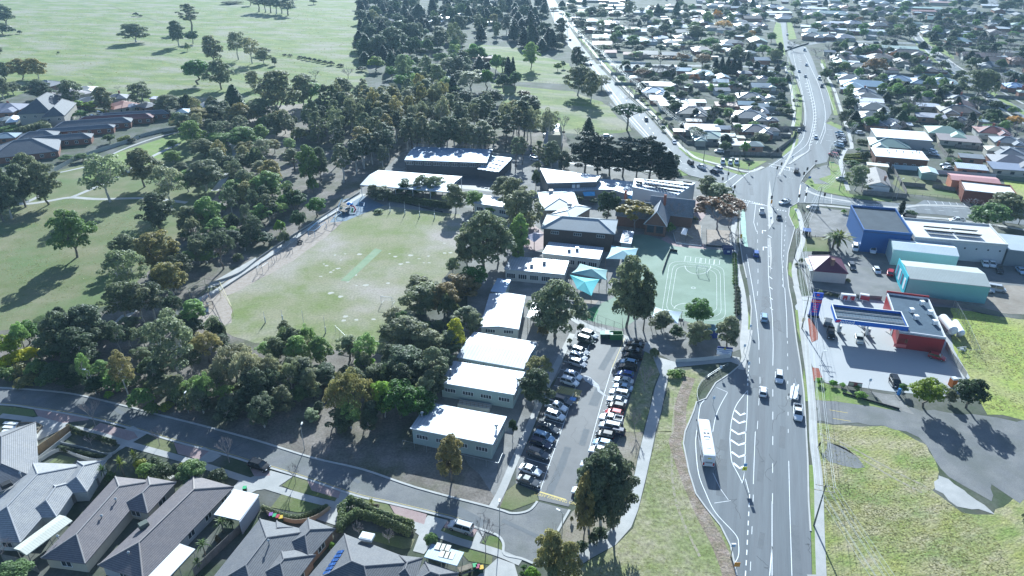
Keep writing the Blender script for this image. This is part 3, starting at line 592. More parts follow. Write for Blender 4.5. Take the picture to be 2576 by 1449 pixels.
WALLS = [((.45, .42, .36), M_wall), ((.27, .14, .10), M_brick), ((.33, .20, .15), M_brick), ((.60, .60, .57), M_wall), ((.36, .30, .24), M_brick), ((.52, .47, .38), M_wall)]
class Rect:
 def __init__(s, c, ang, L, W, z):
  if W > L: L, W, ang = W, L, ang + math.pi / 2
  s.c = Vector((c[0], c[1], 0)); s.ang = ang; s.L = L; s.W = W; s.z = z
  s.u = Vector((math.cos(ang), math.sin(ang), 0)); s.w = Vector((-math.sin(ang), math.cos(ang), 0))
 def P(s, x, y, z): p = s.c + s.u * x + s.w * y; return (p.x, p.y, z)
def rect3(tile, A, B, C, z):
 f = (lambda p: D(*p, z)) if tile == 'D' else (lambda p: Q(tile, *p, z))
 a, b, c = f(A), f(B), f(C)
 u = (b - a); L = u.length; u.normalize(); w = Vector((-u.y, u.x, 0)); W = (c - b).dot(w)
 ctr = a + u * L / 2 + w * W / 2
 return Rect(ctr, math.atan2(u.y, u.x), L, abs(W), z)
def roof_mesh(mb, r, kind, pitch, over=0, fasc=.22):
 L, W, z = r.L / 2 + over, r.W / 2 + over, r.z; tp = math.tan(pitch); P = r.P
 sl = W / math.cos(pitch); A, B, C, E = P(-L, -W, z), P(L, -W, z), P(L, W, z), P(-L, W, z)
 A0, B0, C0, E0 = P(-L, -W, z - fasc), P(L, -W, z - fasc), P(L, W, z - fasc), P(-L, W, z - fasc)
 if kind == 'hip':
  h = W * tp; k = max(.05, L - W); r0, r1 = P(-k, 0, z + h), P(k, 0, z + h)
  mb.face([A, B, r1, r0], 0, [(-L, 0), (L, 0), (k, sl), (-k, sl)]); mb.face([C, E, r0, r1], 0, [(-L, 0), (L, 0), (k, sl), (-k, sl)])
  mb.face([B, C, r1], 0, [(-W, 0), (W, 0), (0, sl)]); mb.face([E, A, r0], 0, [(-W, 0), (W, 0), (0, sl)])
  ridges = [(r0, r1), (A, r0), (E, r0), (B, r1), (C, r1)]
 elif kind == 'gable':
  h = W * tp; r0, r1 = P(-L, 0, z + h), P(L, 0, z + h)
  mb.face([A, B, r1, r0], 0, [(-L, 0), (L, 0), (L, sl), (-L, sl)]); mb.face([C, E, r0, r1], 0, [(-L, 0), (L, 0), (L, sl), (-L, sl)])
  ridges = [(r0, r1)]
 else:                                            # 'flat' / 'skillion': falls towards -w side
  h = 2 * W * tp; E = P(-L, W, z + h); C = P(L, W, z + h); E0 = P(-L, W, z + h - fasc); C0 = P(L, W, z + h - fasc)
  mb.face([A, B, C, E], 0, [(-L, 0), (L, 0), (L, 2 * W), (-L, 2 * W)]); ridges = []
 lo, up = [A0, B0, C0, E0], [A, B, C, E]
 for i in range(4): mb.face([lo[i], lo[(i + 1) % 4], up[(i + 1) % 4], up[i]], 1)
 mb.face([lo[3], lo[2], lo[1], lo[0]], 1)
 return ridges
def wall_mesh(mb, r, kind, pitch, inset=.45, z0=-.3):
 L, W, z = r.L / 2 - inset, r.W / 2 - inset, r.z - .18; P = r.P
 if kind in ('flat', 'skillion'):
  h = 2 * W * math.tan(pitch) + .1
  t = [P(-L, -W, z), P(L, -W, z), P(L, W, z + h), P(-L, W, z + h)]
 else: t = [P(-L, -W, z), P(L, -W, z), P(L, W, z), P(-L, W, z)]
 mb.hexa([P(-L, -W, z0), P(L, -W, z0), P(L, W, z0), P(-L, W, z0)], t)
 if kind == 'gable':
  h = (W + inset) * math.tan(pitch) - .05; z = r.z - .17
  for s in (-1, 1):
   x0, x1 = s * L, s * (L + .12)
   mb.hexa([P(x0, -W, z), P(x1, -W, z), P(x1, W, z), P(x0, W, z)], [P(x0, -.05, z + h), P(x1, -.05, z + h), P(x1, .05, z + h), P(x0, .05, z + h)])
def side_windows(root, r, inset, zb, zt, ww, gap, sides=None, frame=True, skip=0, label=None, panes=2):
 L, W = r.L / 2 - inset, r.W / 2 - inset
 for (nx, ny, half, off) in ((0, -1, L, W), (0, 1, L, W), (1, 0, W, L), (-1, 0, W, L)):
  nrm = r.u * nx + r.w * ny
  if sides is not None:
   if (nx, ny) not in sides: continue
  elif nrm.y > -.15: continue
  n = int((2 * half - 1.0) / (ww + gap))
  for i in range(n):
   if skip and (i % (skip + 1)) == skip: continue
   t = -half + (2 * half) * (i + .5) / n
   mid = (r.c + nrm * off + (r.u * t if ny else r.w * t))
   ang = math.atan2(nrm.y, nrm.x) + math.pi / 2
   g = MB(root.location); g.box((mid.x, mid.y, (zb + zt) / 2), (ww, .06, zt - zb), ang)
   w = g.build('window', M_glass, root)
   if frame:
    f = MB(root.location)
    ca, sa = math.cos(ang), math.sin(ang)
    def Pt(a, zz, k=.05): return (mid.x + ca * a + nrm.x * k, mid.y + sa * a + nrm.y * k, zz)
    for a in [-ww / 2 + ww * j / panes for j in range(panes + 1)]: f.box(Pt(a, (zb + zt) / 2), (.09, .07, zt - zb + .1), ang)
    for zz in (zb, zt): f.box(Pt(0, zz), (ww - .1, .068, .09), ang)
    f.build('frame', M_frame, w)
def ridge_caps(root, ridges, col, r=.13):
 m = MB(root.location)
 for a, b in ridges: m.tube(Vector(a) + Vector((0, 0, .03)), Vector(b) + Vector((0, 0, .03)), r, r, 5)
 m.build('ridge_cap', M_trim, root, col)
AUTO = []
def building(name, label, cat, rects, roof='G', wall=((.45, .42, .36), M_wall), pitch=R(22), kind='hip', rmat=None, win=None, caps=None, inset=.45, group=None, fasc_col=None, desc=None):
 c = rects[0].c
 root = thing(name, label, cat, (c.x, c.y, 0), 0, group)
 col = RC[roof] if isinstance(roof, str) else roof
 if rmat is None: rmat = M_tile
 rm, wm = MB(root.location), MB(root.location); ridges = []
 kinds = kind if isinstance(kind, (list, tuple)) else [kind] * len(rects)
 for i, (r, k) in enumerate(zip(rects, kinds)):
  r.z += .012 * i
  ridges += roof_mesh(rm, r, k, pitch); wall_mesh(wm, r, k, pitch, inset + .01 * i)
 wm.build('wall', wall[1], root, wall[0])
 rm.build('roof', [rmat, M_trim], root, col) if fasc_col is None else rm.build('roof', [rmat, fasc_col], root, col)
 if caps: ridge_caps(root, ridges, caps)
 if win:
  for r in rects: side_windows(root, r, inset - .03, *win[:4], **(win[4] if len(win) > 4 else {}))
 return root
def part(root, name, fn, m, color=None, smooth=False):
 mb = MB(root.location); fn(mb); return mb.build(name, m, root, color, smooth)
def roof_box(root, name, p, size, m, col=None, rz=0, taper=1): return part(root, name, lambda b: b.box(p, size, rz, base=True, taper=taper), m, col)
def vent(root, p, h=.7, r=.18):
 part(root, 'roof_vent', lambda b: (b.tube(p, (p[0], p[1], p[2] + h), r * .6, r * .6, 7), b.tube((p[0], p[1], p[2] + h), (p[0], p[1], p[2] + h + .25), r * 1.5, r * .5, 8)), M_post)
def chimney(root, p, h=1.6, w=.7, col=(.30, .11, .08)):
 part(root, 'chimney', lambda b: (b.box(p, (w, w, h), 0, base=True), b.box((p[0], p[1], p[2] + h), (w + .16, w + .16, .15), 0, base=True)), M_brick, col)
UP6 = Vector((0, 0, .85))
# ---- foreground houses
TB = (.205, .185, .19); TG = (.235, .24, .25); TD = (.15, .155, .165)
H = {}
H['a'] = building('brick_house', 'grey tiled house cut off at the far left edge, beside the timber fence', 'house', [rect3('03', (-300, 700), (-260, 80), (372, 115), 2.7), rect3('03', (-250, 640), (-60, 190), (90, 380), 2.7)], TG, WALLS[3], R(23), caps=(.2, .2, .21))
H['b'] = building('brick_house', 'light grey tiled house with stepped hips and a cream ribbed patio roof', 'house',
 [rect3('03', (-420, 1080), (330, 305), (760, 470), 2.7), rect3('03', (230, 870), (500, 500), (740, 600), 2.7), rect3('03', (560, 620), (780, 297), (1022, 368), 2.7)], (.33, .335, .34), WALLS[3], R(23), caps=(.40, .40, .41), win=(.9, 2.1, 1.8, 2.6))
H['c'] = building('brick_house', 'brown-grey tiled house with two front hips and a cream gabled patio', 'house',
 [rect3('03', (412, 1268), (1160, 448), (1500, 556), 2.7), rect3('03', (1190, 760), (1492, 452), (1760, 522), 2.7)], TB, WALLS[5], R(24), caps=(.33, .31, .30), win=(.9, 2.2, 1.9, 1.7))
H['d'] = building('brick_house', 'long brown tiled house with a white carport on its right side', 'house',
 [rect3('03', (985, 1340), (1945, 436), (2362, 542), 2.7)], TB, ((.42, .42, .44), M_wall), R(24), caps=(.36, .32, .30), win=(.9, 2.2, 1.6, 2.6))
H['e'] = building('brick_house', 'charcoal tiled house with zigzag hips beside the curved hedge', 'house',
 [rect3('13', (-560, 1620), (40, 872), (560, 1000), 2.7), rect3('13', (-300, 1400), (210, 895), (400, 930), 2.7), rect3('13', (250, 1160), (525, 868), (824, 944), 2.7), rect3('13', (-60, 1500), (240, 1130), (600, 1240), 2.72)], (.175, .18, .19), WALLS[2], R(23), caps=(.22, .215, .22), win=(.9, 2.1, 1.8, 2.4))
H['f'] = building('brick_house', 'large dark hip-roofed house with six solar panels on its left slope', 'house',
 [rect3('13', (420, 1580), (892, 1025), (1684, 1246), 2.7), rect3('13', (1350, 1500), (1440, 1240), (1684, 1246), 2.7)], TD, WALLS[3], R(23), caps=(.23, .22, .225), win=(.9, 2.1, 1.8, 2.4))
H['g'] = building('brick_house', 'small dark tiled roof below the blue translucent pergola, bottom edge', 'house',
 [rect3('13', (1560, 1520), (1700, 1300), (2072, 1362), 2.6)], TD, WALLS[3], R(23), caps=(.23, .22, .225))
# solar on f: lies on the left slope
M_solB = mat('solar_panel_back', (.012, .016, .025), rough=.7)
def slope_panels(root, P0, P1, n, wdt, name='solar_panel', m=None, lift=.12):
 """n panels along P0-P1 (world points on the slope), wdt = vector across"""
 for i in range(n):
  g_ = .02 if m is None else .003; a = P0.lerp(P1, i / n + g_); b = P0.lerp(P1, (i + 1) / n - g_); up = Vector((0, 0, lift))
  part(root, name, lambda mb: mb.hexa([a, b, b + wdt, a + wdt], [a + up, b + up, b + wdt + up, a + wdt + up]), m or M_solar)
def onroof(tile, x, y, r, pitch, up=.08):
 z = 3.6
 for _ in range(6):
  p = Q(tile, x, y, z); d = p - r.c; lx, ly = abs(d.dot(r.u)), abs(d.dot(r.w)); z = r.z + max(0, min(r.W / 2 - ly, r.L / 2 - lx)) * math.tan(pitch) + up
 return Q(tile, x, y, z)
rf_ = rect3('13', (420, 1580), (892, 1025), (1684, 1246), 2.7)
q0, q1, q2 = onroof('13', 665, 1440, rf_, R(23)), onroof('13', 828, 1192, rf_, R(23)), onroof('13', 893, 1182, rf_, R(23)); slope_panels(H['f'], q0, q1, 6, q2 - q1, m=None, lift=.06)
p = Q('13', 1118, 1065, 3.3); sk = roof_box(H['f'], 'skylight', p, (2.4, 1.6, .5), M_frame, rz=-.25); part(H['f'], 'skylight_glass', lambda b: b.box((p[0], p[1], p[2] + .5), (2.0, 1.25, .05), -.25, base=True), M_post)
for k, (x, y, z) in {'c': (1170, 700, 3.9), 'c2': (1030, 870, 3.7), 'c3': (590, 1075, 3.6), 'd': (1300, 1240, 3.9)}.items(): vent(H[k[0]], Q('03', x, y, z))
p = Q('03', 1450, 950, 3.7); roof_box(H['d'], 'evaporative_cooler', p, (1.7, 1.3, .9), M_trim, (.12, .14, .12), .8, .85)
p = Q('03', 70, 540, 3.6); roof_box(H['b'], 'evaporative_cooler', p, (1.9, 1.5, .7), M_dark, None, .8, .8)
vent(H['b'], Q('03', 215, 450, 3.6), 1.0); vent(H['e'], Q('13', 135, 1140, 4.4), 1.2)
def carport(label, rect, col, posts=True, kind='flat', name='carport', cat='carport', pitch=R(3), rmat=None, skylights=0):
 c = rect.c; root = thing(name, label, cat, (c.x, c.y, 0))
 rm = MB(root.location); roof_mesh(rm, rect, kind, pitch, 0, .18); rm.build('roof', [rmat or M_metalP, M_trim], root, col)
 for sx in (-1, 0, 1):
  for sy in (-1, 1):
   x, y = sx * (rect.L / 2 - .3), sy * (rect.W / 2 - .25)
   part(root, 'post', lambda b: b.tube(rect.P(x, y, 0), rect.P(x, y, rect.z - .15), .06, .06, 6), M_post)
 return root
carport('white ribbed flat-roofed carport beside the long brown tiled house', rect3('03', (2155, 840), (2360, 585), (2590, 650), 3.0), (.82, .83, .84))
part(bpy.data.objects['carport'], 'side_wall', lambda b: b.hexa([Q('03', 2405, 905, 3)*1, Q('03', 2590, 650, 3), Q('03', 2600, 652, 3), Q('03', 2415, 907, 3)], [Vector((v.x, v.y, 0)) for v in (Q('03', 2405, 905, 3), Q('03', 2590, 650, 3), Q('03', 2600, 652, 3), Q('03', 2415, 907, 3))]), M_wall, (.4, .42, .46))
carport('cream gabled patio roof left of the house with two front hips', rect3('03', (135, 1172), (600, 832), (728, 893), 2.9), (.68, .68, .58), kind='gable', pitch=R(12), name='patio_cover', cat='patio cover')
carport('ribbed cream patio roof along the right side of the light grey tiled house', rect3('03', (0, 958), (470, 700), (588, 735), 2.6), (.60, .60, .50), name='patio_cover', cat='patio cover')
carport('white flat patio roof at the bottom edge beside the palms', rect3('03', (1480, 1470), (1812, 1128), (1958, 1185), 2.7), (.80, .81, .80), name='patio_cover', cat='patio cover')
pg = carport('pale blue pergola roof with translucent square panels, near the bottom kerb', rect3('13', (1692, 1262), (1768, 1123), (2090, 1216), 3.0), (.32, .42, .50), name='pergola', cat='pergola')
for i in range(2):
 for j in range(3):
  p = Q('13', 1835 + j * 45 + i * 50 - (i * 8), 1170 + i * 75 + j * 10 - 20, 3.12); roof_box(pg, 'skylight_panel', p, (1.0, 1.5, .06), M_trim, (.66, .64, .56), -.25)
# ---- school buildings
WG = ((.36, .44, .42), M_wall)
def metal_bld(name, label, cat, rect, roof=(.41, .46, .52), wall=WG, pitch=R(2), kind='flat', win=None, rmat=None, inset=.35, caps=None, **k):
 return building(name, label, cat, [rect] if isinstance(rect, Rect) else rect, roof, wall, pitch, kind, rmat or M_metal, win, caps, inset, **k)
wn_ = (1.7, 2.75, 2.6, .9, dict(panes=4))
S = {}
S['1'] = metal_bld('classroom_block', 'white-roofed green classroom block nearest the side street, lowest of the row', 'classroom block', rect3('12', (1550, 1425), (1732, 1147), (2525, 1292), 3.9), win=wn_)
S['2'] = metal_bld('classroom_block', 'green classroom block with a ramp and railing, second in the row from the side street', 'classroom block', rect3('12', (1846, 962), (1990, 732), (2698, 868), 3.9), win=wn_)
S['3'] = metal_bld('classroom_block', 'ribbed white-roofed classroom block, third in the row from the side street', 'classroom block', rect3('12', (2018, 695), (2195, 440), (2853, 517), 3.6), win=wn_, kind='gable', pitch=R(6))
S['4'] = metal_bld('classroom_block', 'square ribbed white-roofed classroom block beside the covered walkway', 'classroom block', rect3('12', (2250, 392), (2350, 56), (2715, 70), 3.4), wall=((.5, .5, .46), M_wall), kind='gable', pitch=R(6), win=wn_)
S['5'] = metal_bld('storage_shed', 'small blue-roofed shed above the square ribbed classroom block', 'shed', rect3('11', (2360, 1485), (2430, 1352), (2570, 1356), 3.0), roof=(.40, .52, .66))
S['6'] = metal_bld('classroom_block', 'white-roofed classroom block with a long window row, left of the shade sails', 'classroom block', rect3('D', (1268, 679), (1286, 643), (1431, 659), 3.7), wall=((.55, .55, .52), M_wall), win=(1.0, 2.6, 2.6, .7, dict(panes=4)))
S['7'] = metal_bld('classroom_block', 'white parapet-roofed classroom block directly below the two-storey hipped building', 'classroom block', rect3('21', (305, 1107), (372, 982), (928, 1036), 3.7), wall=((.5, .5, .46), M_wall), win=(1.0, 2.6, 2.6, .7, dict(panes=4)))
S['8'] = building('school_building', 'two-storey brick school building under a long blue-grey hipped roof', 'school building', [rect3('21', (288, 845), (350, 708), (1066, 768), 7.0)], (.34, .38, .40), ((.13, .10, .09), M_brick), R(20), rmat=M_metalP, win=(4.9, 5.9, 2.6, 3.2, dict(panes=4)), caps=(.55, .57, .58), inset=.9)
S['9'] = building('school_building', 'blue-grey school building with joined hipped roofs behind the two-storey block', 'school building', [rect3('21', (300, 668), (255, 480), (625, 480), 4), rect3('21', (390, 705), (600, 590), (842, 616), 4)], (.36, .42, .45), ((.33, .30, .26), M_brick), R(14), rmat=M_metalP, caps=(.6, .62, .63))
for (x, y) in ((392, 488), (578, 618)): roof_box(S['9'], 'evaporative_cooler', Q('21', x, y, 5.0), (1.6, 1.6, 1.1), M_trim, (.6, .57, .56))
S['10'] = metal_bld('school_office', 'small white flat-roofed block with four roof vents beside the green turf', 'school building', rect3('21', (1086, 992), (1118, 870), (1228, 878), 3.6), wall=((.42, .46, .46), M_wall))
for k in range(5): roof_box(S['10'], 'roof_vent', Q('21', 1160 - k * 3, 905 + k * 15, 3.9), (1.6, .4, .25), M_trim, (.6, .6, .6), -.3)
for k, L in (('6', ((197, 1230), (325, 1200))), ('7', ((575, 1075), (655, 1065)))):
 for (x, y) in L: roof_box(S[k], 'roof_cooler', Q('21', x, y, 4), (1.0, .9, .9), M_post)
for k, L in (('1', ((1670, 1290), (2418, 1420))), ('2', ((1960, 860),)), ('4', ())):
 for (x, y) in L: vent(S[k], Q('12', x, y, 4.2), 1.0, .3)
vent(S['2'], Q('22', 58, 950, 4.2), 1.0, .3)
def poly_building(name, label, cat, tile, top, z, wallc, roofc, tilt=0, t=.3, rmat=None, win=False, wm=None):
 P = QS(tile, top, z) if tile != 'D' else DS(top, z); c = sum(P, Vector()) / len(P)
 if sum(P[i].x * P[(i + 1) % len(P)].y - P[(i + 1) % len(P)].x * P[i].y for i in range(len(P))) < 0: P.reverse()
 root = thing(name, label, cat, (c.x, c.y, 0))
 part(root, 'wall', lambda b: b.hexa([Vector((p.x, p.y, -.3)).lerp(Vector((c.x, c.y, -.3)), .015) for p in P], [Vector((p.x, p.y, z - t)).lerp(Vector((c.x, c.y, z - t)), .015) for p in P]), wm or M_clad, wallc)
 def rf(b):
  n = len(P); d = (P[1] - P[0]).normalized()
  b.face(P, 0, [((p - P[0]).dot(d), (p - P[0]).cross(d).z) for p in P])
  for i in range(n): a, e = P[i], P[(i + 1) % n]; b.face([a - Vector((0, 0, t)), e - Vector((0, 0, t)), e, a], 1)
 part(root, 'roof', rf, [rmat or M_metal, M_trim], roofc); return root
S['w1'] = poly_building('school_hall', 'long white wedge-shaped school roof in front of the dark pines', 'school building', '21', [(355, 392), (280, 240), (893, 318), (850, 378)], 6.5, (.13, .14, .15), (.42, .48, .54))
S['w2'] = poly_building('school_hall', 'zigzag white metal school roof with white air conditioners joining the two wedge halls', 'school building', '21', [(470, 482), (410, 470), (450, 415), (840, 410), (895, 348), (1045, 362), (1230, 380), (1230, 430), (1440, 500), (1430, 585), (1010, 458), (835, 455)], 4.2, (.3, .3, .3), (.36, .43, .50))
S['w3'] = poly_building('school_hall', 'tall wedge-shaped school hall with rows of solar panels on its white roof', 'school building', '21', [(1212, 430), (1232, 345), (1848, 390), (1655, 520)], 8.2, (.50, .54, .57), (.42, .48, .54))
for a, b, n in (((1240, 395), (1310, 405), 3), ((1325, 378), (1750, 440), 14), ((1530, 388), (1600, 398), 0), ((1370, 428), (1700, 470), 11), ((1525, 390), (1760, 438), 0), ((1720, 398), (1812, 410), 4), ((1250, 405), (1660, 500), 13), ((1500, 392), (1690, 412), 0)):
 if n:
  p0, p1 = Q('21', *a, 8.4), Q('21', *b, 8.4); slope_panels(S['w3'], p0 + UP6, p1 + UP6, n, Vector((.2, .9, -.75)), m=M_solB)
for (x, y) in ((620, 440), (665, 438), (1308, 498), (1343, 508)): roof_box(S['w2'], 'air_conditioner', Q('21', x, y, 4.3), (1.2, 1.0, 1.2), M_trim, (.75, .75, .73), -.2)
part(S['w3'], 'brick_plinth', lambda b: b.hexa([Q('21', 1660, 522, 8.2)] and [(lambda v: (v.x, v.y, 0))(Q('21', x, y, 8.2)) for x, y in ((1653, 524), (1850, 392), (1858, 394), (1660, 530))], [(lambda v: (v.x, v.y, 1.6))(Q('21', x, y, 8.2)) for x, y in ((1653, 524), (1850, 392), (1858, 394), (1660, 530))]), M_brick, (.30, .14, .09))
# historic steep gabled school house
def gothic():
 a = Q('21', 1325, 805, 4.2); b = Q('21', 1560, 832, 4.2); u = (b - a).normalized(); w = Vector((-u.y, u.x, 0)); Lr = 11; Wd = (b - a).length
 r = Rect((a + b) / 2 + w * Lr / 2, math.atan2(w.y, w.x), Lr, Wd, 4.2)
 r2 = Rect((a + b) / 2 + w * 15 + u * 4, math.atan2(u.y, u.x), 16, 8, 4.2); r3 = Rect((a + b) / 2 + w * 9 - u * 9, math.atan2(u.y, u.x), 12, 7.5, 4.0)
 root = building('gothic_schoolhouse', 'old brick schoolhouse with a steep slate gable and red chimneys', 'schoolhouse', [r, r2, r3], (.25, .27, .30), ((.22, .12, .09), M_brick), R(52), 'gable', win=None, caps=(.5, .52, .55))
 for s in (-1, 1):
  m = (a + b) / 2 + u * s * 1.6 + w * .42; part(root, 'window', lambda k: k.box((m.x, m.y, 2.6), (2.4, .08, 2.8), math.atan2(u.y, u.x)), M_glass)
 part(root, 'barge_board', lambda k: [k.tube(Vector(p), Vector(q2), .16, .16, 4) for p, q2 in ((a - w * .1, (a + b) / 2 - w * .1 + Vector((0, 0, Wd / 2 * math.tan(R(52))))), (b - w * .1, (a + b) / 2 - w * .1 + Vector((0, 0, Wd / 2 * math.tan(R(52))))))], M_frame)
 for (x, y, z) in ((1540, 560, 9), (1142, 520, 9)): p = Q('21', x, y, z); chimney(root, (p.x, p.y, 6.5), 4.2, .8)
 return root
S['g'] = gothic()
# hall, canteen and covered court
S['h'] = metal_bld('assembly_hall', 'long blue-shaded metal roofed hall with a window strip above the covered court', 'hall', rect3('11', (1492, 160), (1600, 26), (2366, 95), 6.0), wall=((.11, .11, .12), M_brick), kind='gable', pitch=R(5), win=(3.9, 5.3, 3.0, .5, dict(panes=4)), roof=(.20, .30, .43))  # blue in the roof colour paints in the shade of the trees
S['i'] = metal_bld('classroom_block', 'low square-roofed dark brick block right of the long hall', 'classroom block', rect3('11', (2228, 258), (2378, 122), (2570, 152), 4.2), wall=((.10, .10, .11), M_brick), roof=(.30, .39, .50))
for i in range(4):
 for j in range(5): roof_box(S['i'], 'roof_vent', Q('11', 2330 + i * 18 + j * 38 - i * 42, 150 + i * 36 + j * 6, 4.4), (1.4, .5, .3), M_trim, (.6, .62, .65))
cc = rect3('11', (1047, 411), (1232, 262), (2066, 336), 5.0)
S['j'] = thing('covered_court', 'huge open-sided white metal roof over the ball court beside the playing field', 'covered court', (cc.c.x, cc.c.y, 0))
def _cc(b): roof_mesh(b, cc, 'gable', R(6), 0, .35)
part(S['j'], 'roof', _cc, [M_metal, M_trim], (.40, .46, .52))
for i in range(6):
 for sy in (-1, 1):
  x = -cc.L / 2 + .3 + (cc.L - .6) * i / 5; part(S['j'], 'post', lambda b: b.tube(cc.P(x, sy * (cc.W / 2 - .3), 0), cc.P(x, sy * (cc.W / 2 - .3), 4.8), .14, .14, 6), M_frame)
S['k'] = metal_bld('classroom_block', 'white-roofed cream block beside the lime shrub at the top right of the oval', 'classroom block', rect3('11', (2185, 600), (2290, 512), (2650, 548), 3.6), wall=((.6, .58, .5), M_wall), win=(1.0, 2.5, 2.5, 1.0, dict(panes=3)))
S['wk'] = carport('white covered walkway roof right of the square ribbed classroom block', rect3('22', (148, 300), (212, 140), (400, 155), 3.0), (.8, .8, .8), name='covered_walkway', cat='walkway', rmat=M_metal)
# stairs/ramp
def ramp():
 a, b = Q('12', 2040, 1175), Q('12', 2360, 1225); c = (a + b) / 2; root = thing('access_ramp', 'concrete landing with brown railing in front of the second classroom block', 'ramp', (c.x, c.y, 0))
 u = (b - a).normalized(); an = math.atan2(u.y, u.x); L = (b - a).length
 part(root, 'deck', lambda k: k.box((c.x, c.y, .45), (L, 1.8, .9), an), M_conc)
 def rl(k):
  for zz in (1.4, 1.9): k.tube((a.x, a.y - .8, zz), (b.x, b.y - .8, zz), .04)
  for i in range(9): p = a.lerp(b, i / 8); k.tube((p.x, p.y - .8, .8), (p.x, p.y - .8, 1.9), .035)
 part(root, 'railing', rl, M_timb, (.7, .5, .4))
ramp()
# church with a spire behind the pines
def church():
 c = Q('21', 430, 150); root = thing('church_tower', 'pale stone church tower with a pointed window behind the gum grove', 'church', (c.x, c.y + 3, 0))
 o = Vector((c.x, c.y + 3, 0))
 part(root, 'wall', lambda k: k.box((o.x, o.y, 5.5), (6, 6, 11.5), -.1), M_wall, (.34, .30, .21))  # beige stone, its colour darkened to paint in the shade on the tower
 def pin(k):
  for sx in (-1, 1):
   for sy in (-1, 1): k.tube((o.x + sx * 2.7, o.y + sy * 2.7, 11), (o.x + sx * 2.7, o.y + sy * 2.7, 15), .5, .05, 6)
 part(root, 'pinnacle', pin, M_wall, (.45, .40, .30))
 part(root, 'roof', lambda k: k.box((o.x, o.y + 16, 6), (9, 24, 7), -.1, taper=.6), M_tileF, (.3, .3, .32))
 part(root, 'window', lambda k: k.prism([(o.x - .8, o.y - 3.2), (o.x + .8, o.y - 3.2), (o.x + .8, o.y - 2.9), (o.x - .8, o.y - 2.9)], 1, 6), M_dark)
church()
# ---- commercial strip on the right
BLU = (.02, .12, .36)
C = {}
r = rect3('31', (960, 882), (828, 632), (1290, 682), 7.2)
C['1'] = metal_bld('warehouse', 'royal blue warehouse with a flat dark grey roof and raised parapet', 'warehouse', r, roof=(.075, .095, .115), wall=(BLU, M_clad), rmat=M_slate, inset=.1, pitch=R(.5))
def parapet(root, r, h=.8, col=BLU, t=.25, sides=(0, 1, 2, 3), m=None):
 L, W, z = r.L / 2, r.W / 2, r.z
 segs = [((-L, -W), (L, -W)), ((L, -W), (L, W)), ((L, W), (-L, W)), ((-L, W), (-L, -W))]
 for i in sides:
  (x0, y0), (x1, y1) = segs[i]; a, b = Vector(r.P(x0, y0, 0)), Vector(r.P(x1, y1, 0)); d = (b - a).normalized(); n = Vector((-d.y, d.x, 0)) * t
  a = a + d * (t if i % 2 else 0); b = b - d * (t if i % 2 else 0)
  part(root, 'parapet', lambda k: k.prism([a, b, b + n, a + n], z - .25, z + h), m or M_clad, col)
parapet(C['1'], r, .8)
r = rect3('31', (1478, 950), (1345, 752), (2232, 832), 6.4)
C['2'] = metal_bld('warehouse', 'long white warehouse with four banks of roof solar panels behind the blue one', 'warehouse', r, roof=(.70, .69, .66), wall=((.52, .54, .56), M_wall), rmat=M_metalP, pitch=R(.6), inset=.1, win=(4.2, 4.7, .5, 2.5, dict(frame=False)))
parapet(C['2'], r, .6, (.62, .62, .6), m=M_wall)
for (x, y) in ((1565, 838), (1600, 880), (1840, 862), (1885, 905)):
 p0, p1 = Q('31', x, y + 10, 6.9), Q('31', x + 265, y + 35, 6.9); slope_panels(C['2'], p0 + UP6, p1 + UP6, 10, Vector((.35, 1.1, -.85)), m=M_solB)
C['3'] = metal_bld('warehouse', 'long pale mint shed below the solar panelled warehouse', 'warehouse', rect3('31', (1262, 1060), (1215, 950), (1850, 1006), 5.4), roof=(.66, .74, .76), wall=((.50, .66, .64), M_clad), kind='gable', pitch=R(12), rmat=M_metalP, inset=.1, win=(1.0, 1.7, .7, 5, dict(frame=False)))
C['4'] = metal_bld('warehouse', 'teal shed with painted blue front and ribbed grey-green roof', 'warehouse', rect3('31', (1420, 1352), (1325, 1168), (2125, 1272), 5.6), roof=(.46, .50, .47), wall=((.20, .50, .48), M_clad), kind='gable', pitch=R(10), rmat=M_metalP, inset=.1)
a0, b0 = Q('31', 1422, 1352, 5.6), Q('31', 1327, 1168, 5.6)
u = (b0 - a0).normalized(); nn = Vector((u.y, -u.x, 0)); nn = nn if nn.x < 0 else -nn
part(C['4'], 'painted_front', lambda k: k.hexa([(v.x, v.y, 0) for v in (a0 + nn * .15, b0 + nn * .15, b0 + nn * .4, a0 + nn * .4)], [(v.x, v.y, 6.2) for v in (a0 + nn * .15, b0 + nn * .15, b0 + nn * .4, a0 + nn * .4)]), M_wall, (.05, .50, .58))
for i in range(4):
 p = a0.lerp(b0, .14 + .24 * i) + nn * .45
 part(C['4'], 'mural_panel', lambda k: k.box((p.x, p.y, 3.0), (1.5, .08, 3.4), math.atan2(u.y, u.x)), M_wall, ((.75, .78, .8), (.1, .12, .2), (.7, .72, .76), (.15, .2, .3))[i])
C['5'] = metal_bld('warehouse', 'grey skillion shed at the right edge beside the long white warehouse', 'warehouse', rect3('31', (2415, 1075), (2290, 895), (2900, 950), 5.2), roof=(.40, .46, .50), wall=((.20, .24, .27), M_clad), rmat=M_metalP, inset=.1)
C['6'] = building('weatherboard_shop', 'small cream shop with a maroon hipped roof and two signs on its wall', 'shop', [rect3('31', (462, 1275), (402, 1125), (745, 1172), 3.7)], (.16, .045, .075), ((.55, .52, .47), M_wall), R(30), rmat=M_metalP, caps=(.22, .12, .15), inset=.3)
